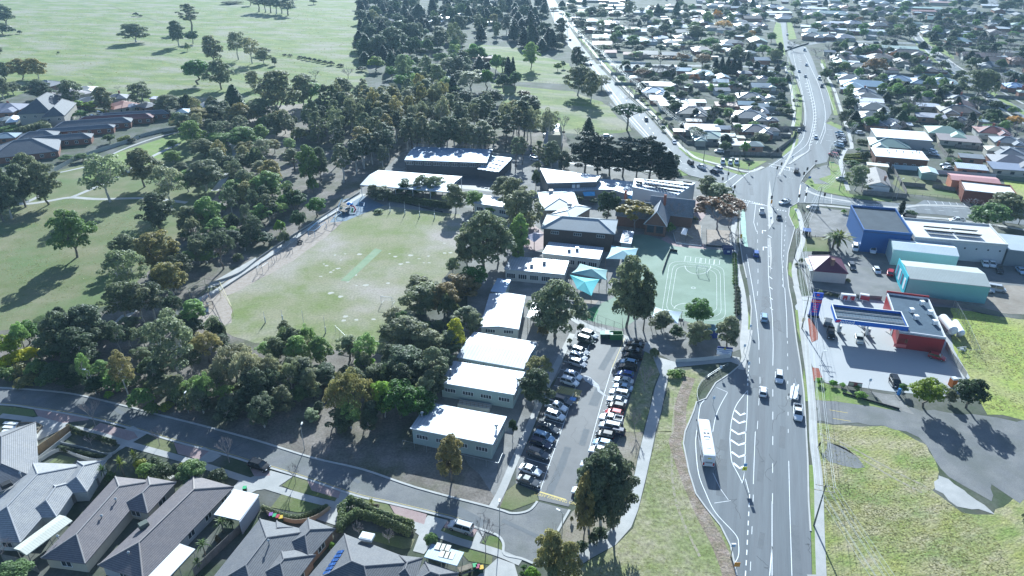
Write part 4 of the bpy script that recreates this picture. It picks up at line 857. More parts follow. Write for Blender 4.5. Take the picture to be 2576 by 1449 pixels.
part(C['6'], 'verandah_roof', lambda k: k.hexa([Q('31', *p, 3.0) for p in ((420, 1275), (468, 1270), (430, 1135), (370, 1150))], [Q('31', *p, 3.1) for p in ((420, 1275), (468, 1270), (430, 1135), (370, 1150))]), M_metal, (.8, .82, .84))
p = Q('31', 638, 1240, 4.2); chimney(C['6'], (p.x, p.y, 3.6), 3.2, .9, (.22, .13, .10))
p = Q('31', 545, 1290, 2.6); part(C['6'], 'shop_sign', lambda k: k.box((p.x, p.y - .12, 2.75), (4.4, .1, 1.0), -.17), M_trim, (.14, .03, .08))
part(C['6'], 'white_sign', lambda k: k.box((p.x, p.y - .12, 1.35), (2.2, .1, .9), -.17), M_trim, (.75, .74, .74))
# service station
r = rect3('32', (1325, 448), (1193, 62), (1612, 115), 4.6)
C['7'] = metal_bld('service_station_store', 'red service station store with a blue-grey roof and white air conditioners', 'service station', r, roof=(.085, .125, .165), wall=((.36, .012, .02), M_clad), rmat=M_slate, inset=.05, pitch=R(.6))
parapet(C['7'], r, .5, (.70, .70, .72), m=M_wall)
parapet(C['7'], Rect(r.c + Vector((0, 0, 0)), r.ang, r.L + .6, r.W + .6, r.z), 1.0, (.38, .012, .02), sides=(1,) if r.u.x > 0 else (3,))
for (x, y) in ((1545, 165), (1440, 240), (1485, 310), (1625, 262), (1672, 360)): roof_box(C['7'], 'air_conditioner', Q('32', x, y, 4.8), (1.1, 1.1, 1.1), M_trim, (.78, .78, .76))
def oriented(tile, A, B, z):
 a, b = Q(tile, *A, z), Q(tile, *B, z); u = (b - a).normalized(); return a, b, u, math.atan2(u.y, u.x)
for (x, col, w, h, zc) in ((1380, (.25, .02, .02), 2.2, 1.2, 2.3), (1445, (.5, .4, .2), 2.0, 1.2, 2.3), (1390, (.70, .15, .14), 4.2, .9, .8), (1518, (.75, .75, .75), .9, .6, 1.9)):
 t = (x - 1325) / (1810 - 1325); a, b = Q('32', 1325, 448, 4.6), Q('32', 1812, 498, 4.6); p = a.lerp(b, t); an = math.atan2((b - a).y, (b - a).x)
 part(C['7'], 'wall_poster', lambda k: k.box((p.x, p.y - .1, zc), (w, .1, h), an), M_trim, col)
ice = Q('32', 1640, 610); ib = thing('cool_room', 'tall red box standing against the service station wall', 'cool room', ice)
part(ib, 'cabinet', lambda k: k.box((ice.x, ice.y, 0), (2.0, 1.8, 3.0), -.2, base=True), M_clad, (.50, .02, .03)); part(ib, 'top_unit', lambda k: k.box((ice.x, ice.y, 3.0), (1.2, 1.1, .8), -.2, base=True), M_trim, (.7, .7, .7))
r = rect3('32', (682, 322), (636, 172), (1336, 242), 6.0)
cn = thing('petrol_canopy', 'flat fuel canopy with a blue and white lettered fascia over the pumps', 'canopy', (r.c.x, r.c.y, 0)); C['8'] = cn
part(cn, 'roof', lambda k: roof_mesh(k, Rect(r.c, r.ang, r.L - .3, r.W - .3, 5.7), 'flat', R(.3)), [M_slate, M_dark], (.10, .14, .18))
L_, W_ = r.L / 2, r.W / 2
for i, ((x0, y0), (x1, y1)) in enumerate([((-L_, -W_), (L_, -W_)), ((L_, -W_), (L_, W_)), ((L_, W_), (-L_, W_)), ((-L_, W_), (-L_, -W_))]):
 a, b = Vector(r.P(x0, y0, 0)), Vector(r.P(x1, y1, 0)); d = (b - a).normalized(); n_ = Vector((-d.y, d.x, 0)) * .15
 part(cn, 'fascia', lambda k: k.prism([a, b, b + n_, a + n_] if i % 2 == 0 else [a + d * .16, b - d * .16, b - d * .16 + n_, a + d * .16 + n_], 5.2, 6.35), M_trim, (.02, .14, .55) if i != 1 or True else (.7, .7, .7))
 part(cn, 'fascia_cap', lambda k: k.prism([a, b, b + n_ * 1.6, a + n_ * 1.6] if i % 2 == 0 else [a + d * .3, b - d * .3, b - d * .3 + n_ * 1.6, a + d * .3 + n_ * 1.6], 6.352, 6.45), M_trim, (.7, .72, .74))
for yy in (-.18, .2): part(cn, 'roof_beam', lambda k: k.tube(r.P(-L_ + .4, yy * r.W, 5.95), r.P(L_ - .4, yy * r.W, 5.95), .12, .12, 4), M_trim, (.25, .24, .24))
def flat_text(o, root, loc, rot, col=(1, 1, 1)):
 COL.objects.link(o); me = bpy.data.meshes.new_from_object(o.evaluated_get(bpy.context.evaluated_depsgraph_get())); nm = o.name; bpy.data.objects.remove(o)
 o = bpy.data.objects.new(nm, me); link(o, root); o.location = loc; o.rotation_euler = rot; o.color = (*col, 1); return o
def text(root, s, size, loc, rz, tilt=R(90), col=(.8, .8, .8), name='lettering', ext=.02, align='CENTER'):
 cu = bpy.data.curves.new('lettering', 'FONT'); cu.body = s; cu.size = size; cu.extrude = ext; cu.align_x = align; cu.align_y = 'CENTER'
 cu.materials.append(M_trim); o = bpy.data.objects.new(name, cu)
 return flat_text(o, root, Vector(loc) - root.location, (tilt, 0, rz), col)
fa = Vector(r.P(-L_, -W_, 0)); fb = Vector(r.P(L_, -W_, 0))
if r.w.y < 0: fa, fb = Vector(r.P(L_, W_, 0)), Vector(r.P(-L_, W_, 0))
if fa.x > fb.x: fa, fb = fb, fa
d = (fb - fa).normalized(); an = math.atan2(d.y, d.x); nf = Vector((d.y, -d.x, 0)) * .06
text(cn, 'United', 1.6, fa.lerp(fb, .14) + nf + Vector((0, 0, 5.75)), an, col=(.85, .86, .88))
part(cn, 'red_emblem', lambda k: (lambda p: k.face([p + d * -.8 + Vector((0, 0, -.3)), p + d * .2 + Vector((0, 0, -.4)), p + d * .7 + Vector((0, 0, .45)), p + d * -.3 + Vector((0, 0, .35))]))(fa.lerp(fb, .04) + nf * 1.5 + Vector((0, 0, 5.8))), M_trim, (.6, .03, .12))
for (x, y) in ((715, 470), (1000, 500), (1265, 500)):
 p = Q('32', x, y); part(cn, 'column', lambda k: k.box((p.x, p.y + 1.2, 0), (.4, .4, 5.2), an, base=True), M_frame)
# more shops/houses of the inner right side
C['9'] = metal_bld('shop_building', 'white flat-roofed brown brick clinic beside the bright hedge rows', 'clinic', rect3('31', (1082, 132), (1033, 32), (1542, 62), 4.2), wall=((.16, .08, .06), M_brick), rmat=M_metalP, roof=(.84, .85, .86), win=(1.2, 2.2, 1.3, 1.6))
for (x, y) in ((1200, 70), (1290, 75), (1360, 85), (1215, 95), (1450, 90), (1490, 80), (1520, 90)): vent(C['9'], Q('31', x, y, 4.4), .4, .3)
C['10'] = metal_bld('garden_shed', 'cream flat shed between the brown brick clinic and the grey gabled house', 'shed', rect3('31', (998, 213), (990, 180), (1205, 188), 3.2), wall=((.45, .38, .25), M_wall), roof=(.72, .70, .62))
C['11'] = building('brick_house', 'grey gabled house with white front by the corner timber fence', 'house', [rect3('31', (1010, 410), (965, 252), (1190, 285), 3.2)], (.27, .25, .24), ((.7, .7, .68), M_wall), R(20), 'gable', rmat=M_tile)
p = Q('31', 1180, 345, 5); chimney(C['11'], (p.x, p.y, 4.0), 1.8, .7, (.35, .2, .15))
C['12'] = metal_bld('garden_shed', 'pale green gabled shed in the fenced grassy yard', 'shed', rect3('31', (1545, 290), (1512, 232), (1672, 228), 3.0), wall=((.22, .36, .34), M_clad), kind='gable', pitch=R(14), roof=(.55, .66, .66), rmat=M_metalP)
C['13'] = metal_bld('brick_shop', 'red brick corner shop with stepped parapet and white flat roof', 'shop', rect3('31', (1975, 470), (1925, 372), (2440, 430), 4.6), wall=((.20, .065, .045), M_brick), rmat=M_metalP, roof=(.82, .82, .80), inset=.05)
parapet(C['13'], rect3('31', (1975, 470), (1925, 372), (2440, 430), 4.6), .6, (.20, .065, .045), m=M_brick, sides=(0, 1, 3))
C['14'] = metal_bld('brick_shop', 'long pink metal-roofed wing behind the red brick corner shop', 'shop', rect3('31', (1850, 360), (1805, 292), (2290, 335), 4.4), wall=((.52, .20, .12), M_wall), kind='gable', pitch=R(8), rmat=M_metalP, roof=(.55, .27, .26))
C['15'] = metal_bld('warehouse', 'long white flat-roofed building above the brown brick clinic', 'warehouse', rect3('30', (1085, 1388), (1030, 1288), (1570, 1318), 4.8), wall=((.35, .35, .35), M_wall), rmat=M_metalP, roof=(.84, .85, .86))
# generic suburb houses: (sheet, x, y, width on sheet, roof colour, kind h/g/f)
SUB = '''20:910,30,60,D,f;1060,45,150,L,f;980,82,70,D,f;1100,80,90,W,g;1280,112,120,W,g;1400,85,110,G,g;1560,85,110,D,f;1830,105,200,L,f;1000,215,150,B,h;640,172,80,B,h;930,240,100,W,f;1420,212,110,G,h;1530,165,60,W,f;1650,215,150,G,h;1870,205,180,C,h;2030,235,100,W,f;1500,265,110,W,g;1650,255,200,W,h;1410,265,80,W,h;800,285,130,G,h;930,300,110,B,h;1070,290,150,C,h;1280,300,140,G,g;1480,300,140,C,h;1720,310,150,G,g;900,365,170,T,g;905,430,180,R,g;1110,372,170,W,h;1250,387,200,W,h;1400,400,110,W,h;1500,372,130,L,h;1590,412,130,G,h;1680,440,110,W,f;985,515,120,R,g;1180,530,110,R,g;1370,525,170,D,g;1580,535,140,G,g;1760,552,100,D,h;1910,490,180,C,h;2160,440,110,L,h;2350,245,200,W,h;2490,240,130,C,h;2470,400,200,T,g;2440,455,130,L,g;2200,500,120,G,h;2390,520,120,L,h;2510,590,140,L,g;2340,720,130,G,h;2120,765,150,U,g;2100,805,140,L,g;1920,720,180,L,h;1730,690,140,U,g;1790,722,70,W,f;1215,680,190,T,g;1240,770,100,G,h;1490,832,320,G,f;1430,900,220,U,h;1565,972,320,W,f;1850,1007,180,W,f;1660,1037,330,G,f;1800,1100,280,D,h;1970,1087,130,W,f;1830,1205,140,D,f;1910,1277,310,W,f;2120,1272,140,L,g;1690,1292,120,C,f;1960,1345,270,T,h;2180,1347,130,W,f;2200,1395,120,W,f;2110,892,140,G,g;2245,842,120,W,f;2500,852,180,L,g;2400,952,240,G,h;2170,1032,220,P,f;2350,1032,150,U,g;2520,1045,120,L,g;2440,1092,220,L,h;2380,1145,320,G,h;2265,1232,70,C,f;2440,1282,270,D,h;2300,1372,80,C,f;2530,770,120,G,h;2200,1430,200,W,f;2420,1435,180,L,h;2080,140,120,G,h;2300,130,140,W,h;2480,150,110,C,h;2220,15,150,L,h;2520,60,110,G,h
30:110,118,220,W,f;60,65,170,W,h;165,155,140,G,h;460,72,230,L,f;420,122,190,W,h;640,122,300,W,h;690,50,130,G,h;790,70,130,O,h;430,12,120,W,f;950,55,80,W,f;1150,60,180,B,h;1100,15,200,L,h;1170,120,130,D,h;860,225,150,G,h;430,258,170,W,f;440,302,160,L,h;450,352,190,G,h;600,285,160,D,h;720,290,120,L,f;610,357,130,G,h;770,360,170,G,h;880,305,100,W,f;1090,302,330,W,f;1110,245,160,D,h;1350,172,100,L,h;1600,70,250,T,f;1570,107,200,R,f;1700,182,170,T,g;1970,90,180,D,h;1960,130,330,D,f;2330,190,160,G,f;1640,267,150,C,h;1760,312,170,G,h;1960,272,130,B,h;1990,310,90,W,f;1920,395,200,L,h;2110,372,150,L,f;2450,277,230,W,f;2380,342,70,W,f;2060,548,180,B,g;2240,550,150,B,g;2270,592,170,B,g;2350,562,90,W,f;2480,547,170,B,g;2510,590,150,O,h;2240,642,220,G,h;890,480,140,G,h;1050,492,150,P,h;1310,470,330,T,f;1400,522,320,B,h;1130,560,230,B,h;760,572,230,B,h;930,555,150,W,f;620,510,100,L,g;790,520,100,G,h;735,620,150,T,g;900,650,190,C,h;1250,682,120,B,h;1640,692,180,B,h;1590,617,110,D,h;740,732,120,L,h;820,772,200,G,h;980,832,420,U,h;1130,800,120,G,g;1310,785,220,U,h;1540,805,230,U,h;1760,805,230,L,h;960,912,230,G,h;1000,962,270,D,h;1020,1005,240,W,f;940,1035,110,L,f;1060,1062,280,D,h;1172,900,120,W,f;1120,935,80,W,f;1750,922,200,G,h;1840,870,170,D,h;1930,982,200,D,h;1610,1047,200,W,f;1940,1032,230,B,h;1910,1095,330,B,h;1040,1142,230,G,h;1200,1215,230,G,h;1250,1140,130,W,f;1090,1232,190,D,h;1370,1240,140,L,f;1640,1152,250,W,f;1780,1302,300,T,h;1215,1425,330,T,h;1920,1372,340,C,f;2250,1302,260,R,h;2400,1402,240,G,h;2540,1402,130,D,h;2480,845,170,U,h;2550,912,60,T,h;1930,1182,130,G,h;2200,1212,130,L,f;20,715,90,L,h;30,860,90,T,g;20,962,90,L,g;30,1040,90,G,h;40,1190,110,D,h;30,1295,140,D,h;2250,45,160,W,f;1450,10,160,G,h;1750,20,200,P,f;700,215,130,L,f;560,225,120,L,h
31:2420,60,300,G,h;2440,150,330,G,h;2440,215,330,L,f;2050,215,250,W,f;2050,110,200,G,f;2300,40,180,C,h
10:1405,195,170,G,h;1870,160,190,B,h;1815,207,130,W,f;1900,98,150,T,h;2350,215,110,W,f;2230,560,130,P,h;2360,570,120,P,h;1570,708,60,W,f;2020,765,150,W,f;2290,745,90,W,f;2010,130,90,W,f;1980,590,90,U,f
00:470,835,240,G,h;860,880,180,C,h;700,920,340,C,h;1180,960,200,G,h;900,990,200,G,h;1240,1040,230,O,h;1330,1050,110,L,h;1480,1050,180,G,h;1570,975,110,W,f;60,1070,320,G,h;1860,1010,110,U,f;2080,1050,200,W,h;1840,1110,150,U,h;60,1350,200,L,h;50,1180,120,G,h'''
def px_per_m(U, V, z): return FPX * (SP + (V - 724.5) / FPX * CP) / (CAM_H - z)
for line in SUB.splitlines():
 tile, body = line.split(':')
 for e in body.split(';'):
  x, y, w, c, k = e.split(','); x, y, w = float(x), float(y), float(w); U, V = q(tile, x, y)
  p = D(U, V, 3.6); wm = w / 4 / px_per_m(U, V, 3.6)
  wm *= 1.12; dm = min(15, max(7, wm * .85)) if k != 'f' else min(11, max(5, wm * .6))
  ang = R(-5) if (U < 1990 and V > 0) else R(-17)
  if tile in ('10', '00'): ang = R(random.choice([-30, -15, 10]))
  if random.random() < .3 and k != 'f' and wm > dm: ang += R(90) if random.random() < .4 else 0
  ang += R(random.uniform(-3, 3))
  f_ = random.choice([.55, .7, .7, .85, 1.0]); col = tuple(min(1, max(0, ch * random.uniform(.93, 1.07) * f_)) for ch in RC[c])
  z = random.choice([2.8, 3.0, 3.2]) if k != 'f' else random.choice([2.6, 3.0, 3.3])
  wall = random.choice(WALLS)
  rects = [Rect(p, ang, wm, dm, z)]
  if k == 'h' and wm > 12: rects.append(Rect(p + Vector((math.sin(ang), -math.cos(ang), 0)) * dm * .45 + Vector((math.cos(ang), math.sin(ang), 0)) * wm * random.choice([-.25, .25]), ang + math.pi / 2, dm * .8, wm * .4, z))
  metal = c in 'WLTURCP'
  kd = {'h': 'hip', 'g': 'gable', 'f': 'flat'}[k]
  near = p.y < 420
  b = building('flat_roofed_building' if k == 'f' else 'suburban_house', None, 'house' if k != 'f' else 'flat-roofed building', rects, col, wall, R(18) if k != 'f' else R(3), kd,
                     (M_metal if c in 'W' else M_metalP) if metal else M_tileF, win=(.9, 2.1, 1.6, 3.0, dict(frame=False)) if near else None, caps=(.55, .57, .6) if (k == 'h' and random.random() < .45) else None)
  if k == 'h' and random.random() < .25: chimney(b, (p.x + 1, p.y + 1, z), 3.2, .8)
  AUTO.append((b, f"{RN[c]} {dict(h='hip-roofed', g='gabled', f='flat-roofed')[k]} " + ('house' if k != 'f' else 'building'), 'house' if k != 'f' else 'flat-roofed building'))
# infill: lots between the surveyed roofs, kept clear of streets and of one another
RDS = [D(*p) for p in [(1372, 0), (1400, 30), (1440, 90), (1480, 140), (1520, 185), (1560, 235), (1620, 290), (1680, 350), (1720, 395), (1964, 60), (1972, 100), (1994, 130), (2022, 165), (2040, 200), (2055, 250), (2060, 300), (2030, 112), (2090, 105), (2150, 105), (2230, 107), (2300, 100), (2340, 125), (2380, 160), (2430, 200), (2500, 245), (2576, 290), (1540, 163), (1620, 164), (1700, 165), (1780, 166), (1850, 167), (1930, 170), (2100, 185), (2160, 188), (2250, 188), (2400, 120), (2480, 126), (2520, 190), (2440, -20), (2500, 8), (2560, 38)]]
HS = [(o.location.x, o.location.y, 9) for o, d, c in AUTO] + [(p.x, p.y, 11) for a_, b_ in zip(RDS[:-1], RDS[1:]) if (a_ - b_).length < 130 for p in [a_.lerp(b_, t / 5) for t in range(6)]]
def infill(poly, n, ang, seed, kinds, mind=8.5):
 rr = random.Random(seed); P = [(p.x, p.y) for p in DS(poly)]; xs = [p[0] for p in P]; ys = [p[1] for p in P]; k = 0
 for _ in range(n * 80):
  if k >= n: break
  x, y = rr.uniform(min(xs), max(xs)), rr.uniform(min(ys), max(ys))
  if not pip(x, y, P): continue
  kd = rr.choice(kinds); need = mind if kd != 'f' else 5.5
  if any((x - a) ** 2 + (y - b) ** 2 < (need + c * .62) ** 2 for a, b, c in HS): continue
  k += 1; HS.append((x, y, need)); c = rr.choice('LGDBTCGDBGG' if kd != 'f' else 'WLCG'); w = rr.uniform(13, 19) if kd != 'f' else rr.uniform(5, 10)
  r_ = Rect((x, y), R(ang + rr.uniform(-3, 3) + (90 if rr.random() < .3 else 0)), w, w * rr.uniform(.55, .8), 2.9 if kd != 'f' else 2.6); f_ = rr.uniform(.5, .9); col = tuple(ch * f_ for ch in RC[c])
  b = building('flat_roofed_building' if kd == 'f' else 'suburban_house', None, 'house', [r_], col, rr.choice(WALLS), R(18) if kd != 'f' else R(3), {'h': 'hip', 'g': 'gable', 'f': 'flat'}[kd], (M_metal if c == 'W' else M_metalP) if c in 'WLTUC' else M_tileF)
  AUTO.append((b, f"{RN[c]} {dict(h='hip-roofed', g='gabled', f='flat-roofed')[kd]} " + ('house' if kd != 'f' else 'garden shed'), 'house' if kd != 'f' else 'garden shed'))
def pip(x, y, P):
 r = False; j = len(P) - 1
 for i in range(len(P)):
  if (P[i][1] > y) != (P[j][1] > y) and x < (P[j][0] - P[i][0]) * (y - P[i][1]) / (P[j][1] - P[i][1]) + P[i][0]: r = not r
  j = i
 return r
TRI = [(1400, -15), (1975, -15), (1975, 60), (1995, 170), (2000, 330), (1900, 400), (1790, 390), (1600, 245), (1500, 150)]
RGT = [(1990, -15), (2576, -15), (2640, 100), (2640, 420), (2130, 350), (2110, 250), (2050, 130)]
infill(TRI, 46, -5, 31, 'hhg'); infill(RGT, 62, -17, 32, 'hhg'); infill(TRI, 60, -5, 33, 'f'); infill(RGT, 80, -17, 34, 'f')
# big dark two-storey house and terraces at the left (specific)
def spec(label, tile, rects, roof, wall, z, pitch=R(24), kind='hip', **k):
 return building('brick_house', label, 'house', [rect3(tile, *r, z) for r in rects], roof, wall, pitch, kind, caps=k.pop('caps', (.45, .45, .46)), **k)
spec('big two-storey house with a steep dark hipped roof and tall chimney', '00', [((170, 1150), (400, 1010), (640, 1050)), ((420, 1180), (560, 1050), (710, 1100))], (.11, .12, .14), ((.40, .37, .33), M_wall), 6.2, R(36), win=(3.8, 5.2, 1.3, 2.6), caps=(.2, .2, .22))
gz = carport('small white hip-roofed gazebo beside the big two-storey house', rect3('00', (50, 1235), (90, 1180), (200, 1190), 2.8), (.8, .82, .84), kind='hip', pitch=R(28), name='gazebo', cat='gazebo')
TERR = [('long red-brown tiled terrace house second from the paddock', [((755, 1228), (800, 1190), (1480, 1250))], (.20, .075, .08)), ('dark tiled terrace house with a pale front roof, nearest the paddock', [((980, 1185), (1010, 1155), (1650, 1215))], (.14, .15, .17)),
  ('blue-grey tiled terrace house, third from the paddock', [((540, 1285), (580, 1243), (1270, 1310))], (.15, .16, .18)), ('grey tiled terrace house with a white skylight, fourth from the paddock', [((330, 1345), (360, 1315), (1080, 1385))], (.14, .16, .19)),
  ('short grey tiled terrace house at the left of the terrace row', [((160, 1410), (210, 1355), (560, 1385))], (.17, .18, .2))]
for lb, rr, cl in TERR: spec(lb, '00', rr, cl, ((.24, .12, .09), M_brick), 3.0, R(24), win=(.9, 2.2, 1.4, 2.5))
TERR2 = [('dark tiled terrace house with a verandah gable, fifth from the paddock', [((190, 1450), (230, 1405), (870, 1470))], (.15, .16, .18)), ('grey tiled terrace house nearest the big park gums, lowest of the row', [((-120, 1600), (-60, 1480), (590, 1520))], (.17, .18, .20))]
for lb, rr, cl in TERR2: spec(lb, '00', rr, cl, ((.24, .12, .09), M_brick), 3.0, R(24), win=(.9, 2.2, 1.4, 2.5))
# ================================================================== vegetation
L_gum = leafmat('gum_leaves', (.18, .215, .11), (.32, .335, .19), .5); L_dense = leafmat('broad_leaves', (.10, .165, .06), (.19, .26, .10), .48)
L_mute = leafmat('faded_leaves', (.13, .105, .07), (.20, .165, .11))
L_dark = leafmat('conifer_needles', (.03, .058, .034), (.06, .10, .052), .25); L_bright = leafmat('bright_leaves', (.16, .20, .04), (.26, .28, .06))
L_aut = leafmat('autumn_leaves', (.30, .17, .07), (.38, .24, .11)); L_shrub = leafmat('shrub_leaves', (.10, .135, .06), (.20, .225, .10), .42)
M_bark = mat('brown_bark', (.13, .105, .085), (.22, .19, .16), 1.2, .95, fine=.2, fsc=5); M_pale = mat('pale_gum_bark', (.42, .39, .35), (.58, .55, .50), .9, .85, fine=.15, fsc=3)
M_twig = mat('bare_twigs', (.26, .22, .21), (.34, .30, .29), 1, .95)
def leaf_mesh(name, clumps, size, mats, asp=.6, up=.35, shell=.7):
 """clumps: (cx,cy,cz,rx,ry,rz,count) -> many small leaf faces through each clump's volume"""
 C_, S_ = [], []
 for (cx, cy, cz, rx, ry, rz, n) in clumps:
  n = int(n); d = RNG.normal(size=(n, 3)); d /= np.linalg.norm(d, axis=1)[:, None]; d[:, 2] = np.where(d[:, 2] < -.35, -d[:, 2] * .8, d[:, 2])
  r = shell + (1 - shell) * RNG.random((n, 1)) ** .6
  C_.append(d * r * np.array([rx, ry, rz]) + np.array([cx, cy, cz])); S_.append(d)
 C_ = np.concatenate(C_); Dn = np.concatenate(S_); N = len(C_)
 nrm = Dn * .85 + RNG.normal(size=(N, 3)) * .55; nrm[:, 2] += up; nrm /= np.linalg.norm(nrm, axis=1)[:, None]
 t = np.cross(nrm, RNG.normal(size=(N, 3))); t /= np.linalg.norm(t, axis=1)[:, None]; bt = np.cross(nrm, t)
 s = size * RNG.uniform(.6, 1.25, (N, 1)); a, b = t * s, bt * s * asp
 V = np.stack([C_ - a, C_ - b * .9 + a * .1, C_ + a, C_ + b], 1).reshape(-1, 3)
 me = bpy.data.meshes.new(name); me.vertices.add(4 * N); me.vertices.foreach_set('co', V.ravel())
 me.loops.add(4 * N); me.loops.foreach_set('vertex_index', np.arange(4 * N, dtype=np.int32))
 me.polygons.add(N); me.polygons.foreach_set('loop_start', np.arange(0, 4 * N, 4, dtype=np.int32)); me.polygons.foreach_set('loop_total', np.full(N, 4, np.int32))
 me.materials.append(mats); me.update(); me.validate(); return me
def limb(mb, a, b, r0, r1, bend=.12, seg=3):
 a, b = Vector(a), Vector(b); L = (b - a).length; pts = [a]
 for i in range(1, seg): pts.append(a.lerp(b, i / seg) + Vector([random.uniform(-1, 1) * L * bend for _ in range(3)]))
 pts.append(b)
 for i in range(seg): mb.tube(pts[i], pts[i + 1], r0 + (r1 - r0) * i / seg, r0 + (r1 - r0) * (i + 1) / seg, 5, cap=False)
 return pts
def make_tree(kind, seed):
 random.seed(seed); global RNG; RNG = np.random.default_rng(seed)
 mb = MB(); clumps = []; size = .34; up = .6; lm = L_gum; bm = M_bark; H_, W_ = 15, 10; shell = .68
 if kind in ('gum', 'open', 'tall'):
  H_, W_ = dict(gum=(15, 11), open=(16, 12), tall=(20, 8))[kind]; bm = M_pale if kind == 'open' or seed % 2 else M_bark
  n = dict(gum=46, open=30, tall=34)[kind]; lo = dict(gum=.13, open=.26, tall=.28)[kind]
  fork = Vector((random.uniform(-.5, .5), random.uniform(-.5, .5), H_ * (lo + .04))); limb(mb, (0, 0, -.3), fork, .38, .27, .04)
  forks = [fork + Vector((math.cos(t) * W_ * .14, math.sin(t) * W_ * .14, H_ * .16)) for t in [i * 2.1 + random.random() for i in range(3)]]
  for f in forks: limb(mb, fork, f, .24, .17)
  cz = H_ * (lo + .93) / 2; rz_ = H_ * (.93 - lo) / 2; ph = random.uniform(0, 6)
  for i in range(n):
   zz = 1 - 1.75 * (i + .5) / n; t = i * 2.4 + random.uniform(-.4, .4); k = math.sqrt(max(0, 1 - zz * zz)) * random.uniform(.45, 1.05) * (1 + .3 * math.sin(2 * t + ph))
   c = Vector((math.cos(t) * k * W_ * .40, math.sin(t) * k * W_ * .40, cz + zz * rz_ * random.uniform(.8, 1))); s = W_ * random.uniform(.085, .165)
   if i % 2 == 0 or kind == 'open': limb(mb, forks[i % 3], c, .13, .03)
   clumps.append((*c, s, s * random.uniform(.8, 1.1), s * random.uniform(.6, .9), dict(gum=205, open=165, tall=185)[kind] * (s / (W_ * .15)) ** 2))
  size = .36 if kind != 'tall' else .34
 elif kind == 'fluffy':
  H_, W_ = 11, 12; limb(mb, (0, 0, -.3), (0, 0, 4), .4, .25)
  for i in range(46):
   t = i * 2.4; k = math.sqrt((i + .5) / 46); c = Vector((math.cos(t) * k * 5.2, math.sin(t) * k * 5.2, 3.6 + 6.6 * math.sqrt(max(0, 1 - k * k * .92)) * random.uniform(.7, 1)))
   if i % 3 == 0: limb(mb, (0, 0, 4), c, .13, .03)
   s = random.uniform(.8, 1.25); clumps.append((*c, s, s, s * .9, 130))
  size = .26; shell = .7; up = .6
 elif kind == 'round':
  H_, W_ = 9, 8; limb(mb, (0, 0, -.3), (0, 0, 3.5), .3, .2); lm = L_dense
  for i in range(26):
   t = i * 2.4; k = math.sqrt((i + .5) / 26); zz = random.uniform(-.6, 1)
   c = Vector((math.cos(t) * k * 3.1 * math.sqrt(1 - (zz * .55) ** 2), math.sin(t) * k * 3.1, 4.7 + zz * 2.9 * math.sqrt(max(.1, 1 - k * k * .8)))); s = random.uniform(1.0, 1.5)
   if i % 4 == 0: limb(mb, (0, 0, 3.2), c, .1, .03)
   clumps.append((*c, s, s, s * .85, 170))
  size = .3
 elif kind == 'shrub':
  H_, W_ = 3, 4; lm = L_shrub; limb(mb, (0, 0, -.1), (0, 0, 1.4), .1, .05); limb(mb, (0, 0, .1), (.7, .3, 1.6), .06, .03); limb(mb, (0, 0, .1), (-.6, .5, 1.5), .06, .03)
  for i in range(11):
   t = i * 2.4; k = math.sqrt((i + .5) / 11); s = random.uniform(.6, .95); clumps.append((math.cos(t) * k * 1.45, math.sin(t) * k * 1.45, .9 + 1.5 * (1 - k * k) * random.uniform(.5, 1), s, s, s * .8, 110))
  size = .22
 elif kind == 'conifer':
  H_, W_ = 14, 7; lm = L_dark; limb(mb, (0, 0, -.3), (0, 0, 13), .35, .05, .01); size = .34
  for i in range(34):
   z = 1.5 + 11.6 * (i / 34); rr = 3.0 * (1 - (i / 34) ** 1.6) + .2
   for j in range(1 if i > 28 else 2): t = i * 2.4 + j * 3.1; clumps.append((math.cos(t) * rr * .6, math.sin(t) * rr * .6, z, .35 + rr * .42, .35 + rr * .42, .9, 95))
 elif kind == 'column':
  H_, W_ = 10, 3; lm = L_dark; limb(mb, (0, 0, -.3), (0, 0, 8.5), .2, .05, .01); size = .26
  for i in range(20): z = .8 + 8.6 * i / 20; rr = 1.15 * math.sin(math.pi * min(1, (i + 3) / 23)) ** .6; clumps.append((random.uniform(-.2, .2), random.uniform(-.2, .2), z, rr, rr, .8, 120))
 elif kind == 'layer':
  H_, W_ = 17, 14; lm = L_dark; limb(mb, (0, 0, -.3), (.3, 0, 14.5), .55, .12, .02); size = .4; up = .8
  for i in range(52):
   zr = random.uniform(.2, .98); t = i * 2.4; rr = W_ * .5 * (1 - max(0, zr - .3) ** 1.5 * .95) * random.uniform(.35, .95); c = (math.cos(t) * rr, math.sin(t) * rr, H_ * zr - .5)
   limb(mb, (0.2, 0, c[2] - rr * .35), c, .12, .03); s = random.uniform(1.6, 2.6); clumps.append((*c, s, s, .6, 210))
 elif kind == 'umbrella':
  H_, W_ = 12, 15; lm = L_dark; limb(mb, (0, 0, -.3), (.2, 0, 5.5), .45, .35, .03); size = .36; up = .7
  for i in range(30):
   t = i * 2.4; k = math.sqrt((i + .5) / 30); c = (math.cos(t) * k * 6.6, math.sin(t) * k * 6.6, 10.6 - 2.0 * k * k + random.uniform(-.3, .3)); s = random.uniform(1.1, 1.7)
   if i % 2: limb(mb, (.2, 0, 5.3), c, .2, .04, .06)
   clumps.append((*c, s, s, .6, 190))
 elif kind in ('bare', 'sparse'):
  H_, W_ = 8, 6; bm = M_twig; top = Vector((0, 0, 2.4)); limb(mb, (0, 0, -.2), top, .15, .11, .03)
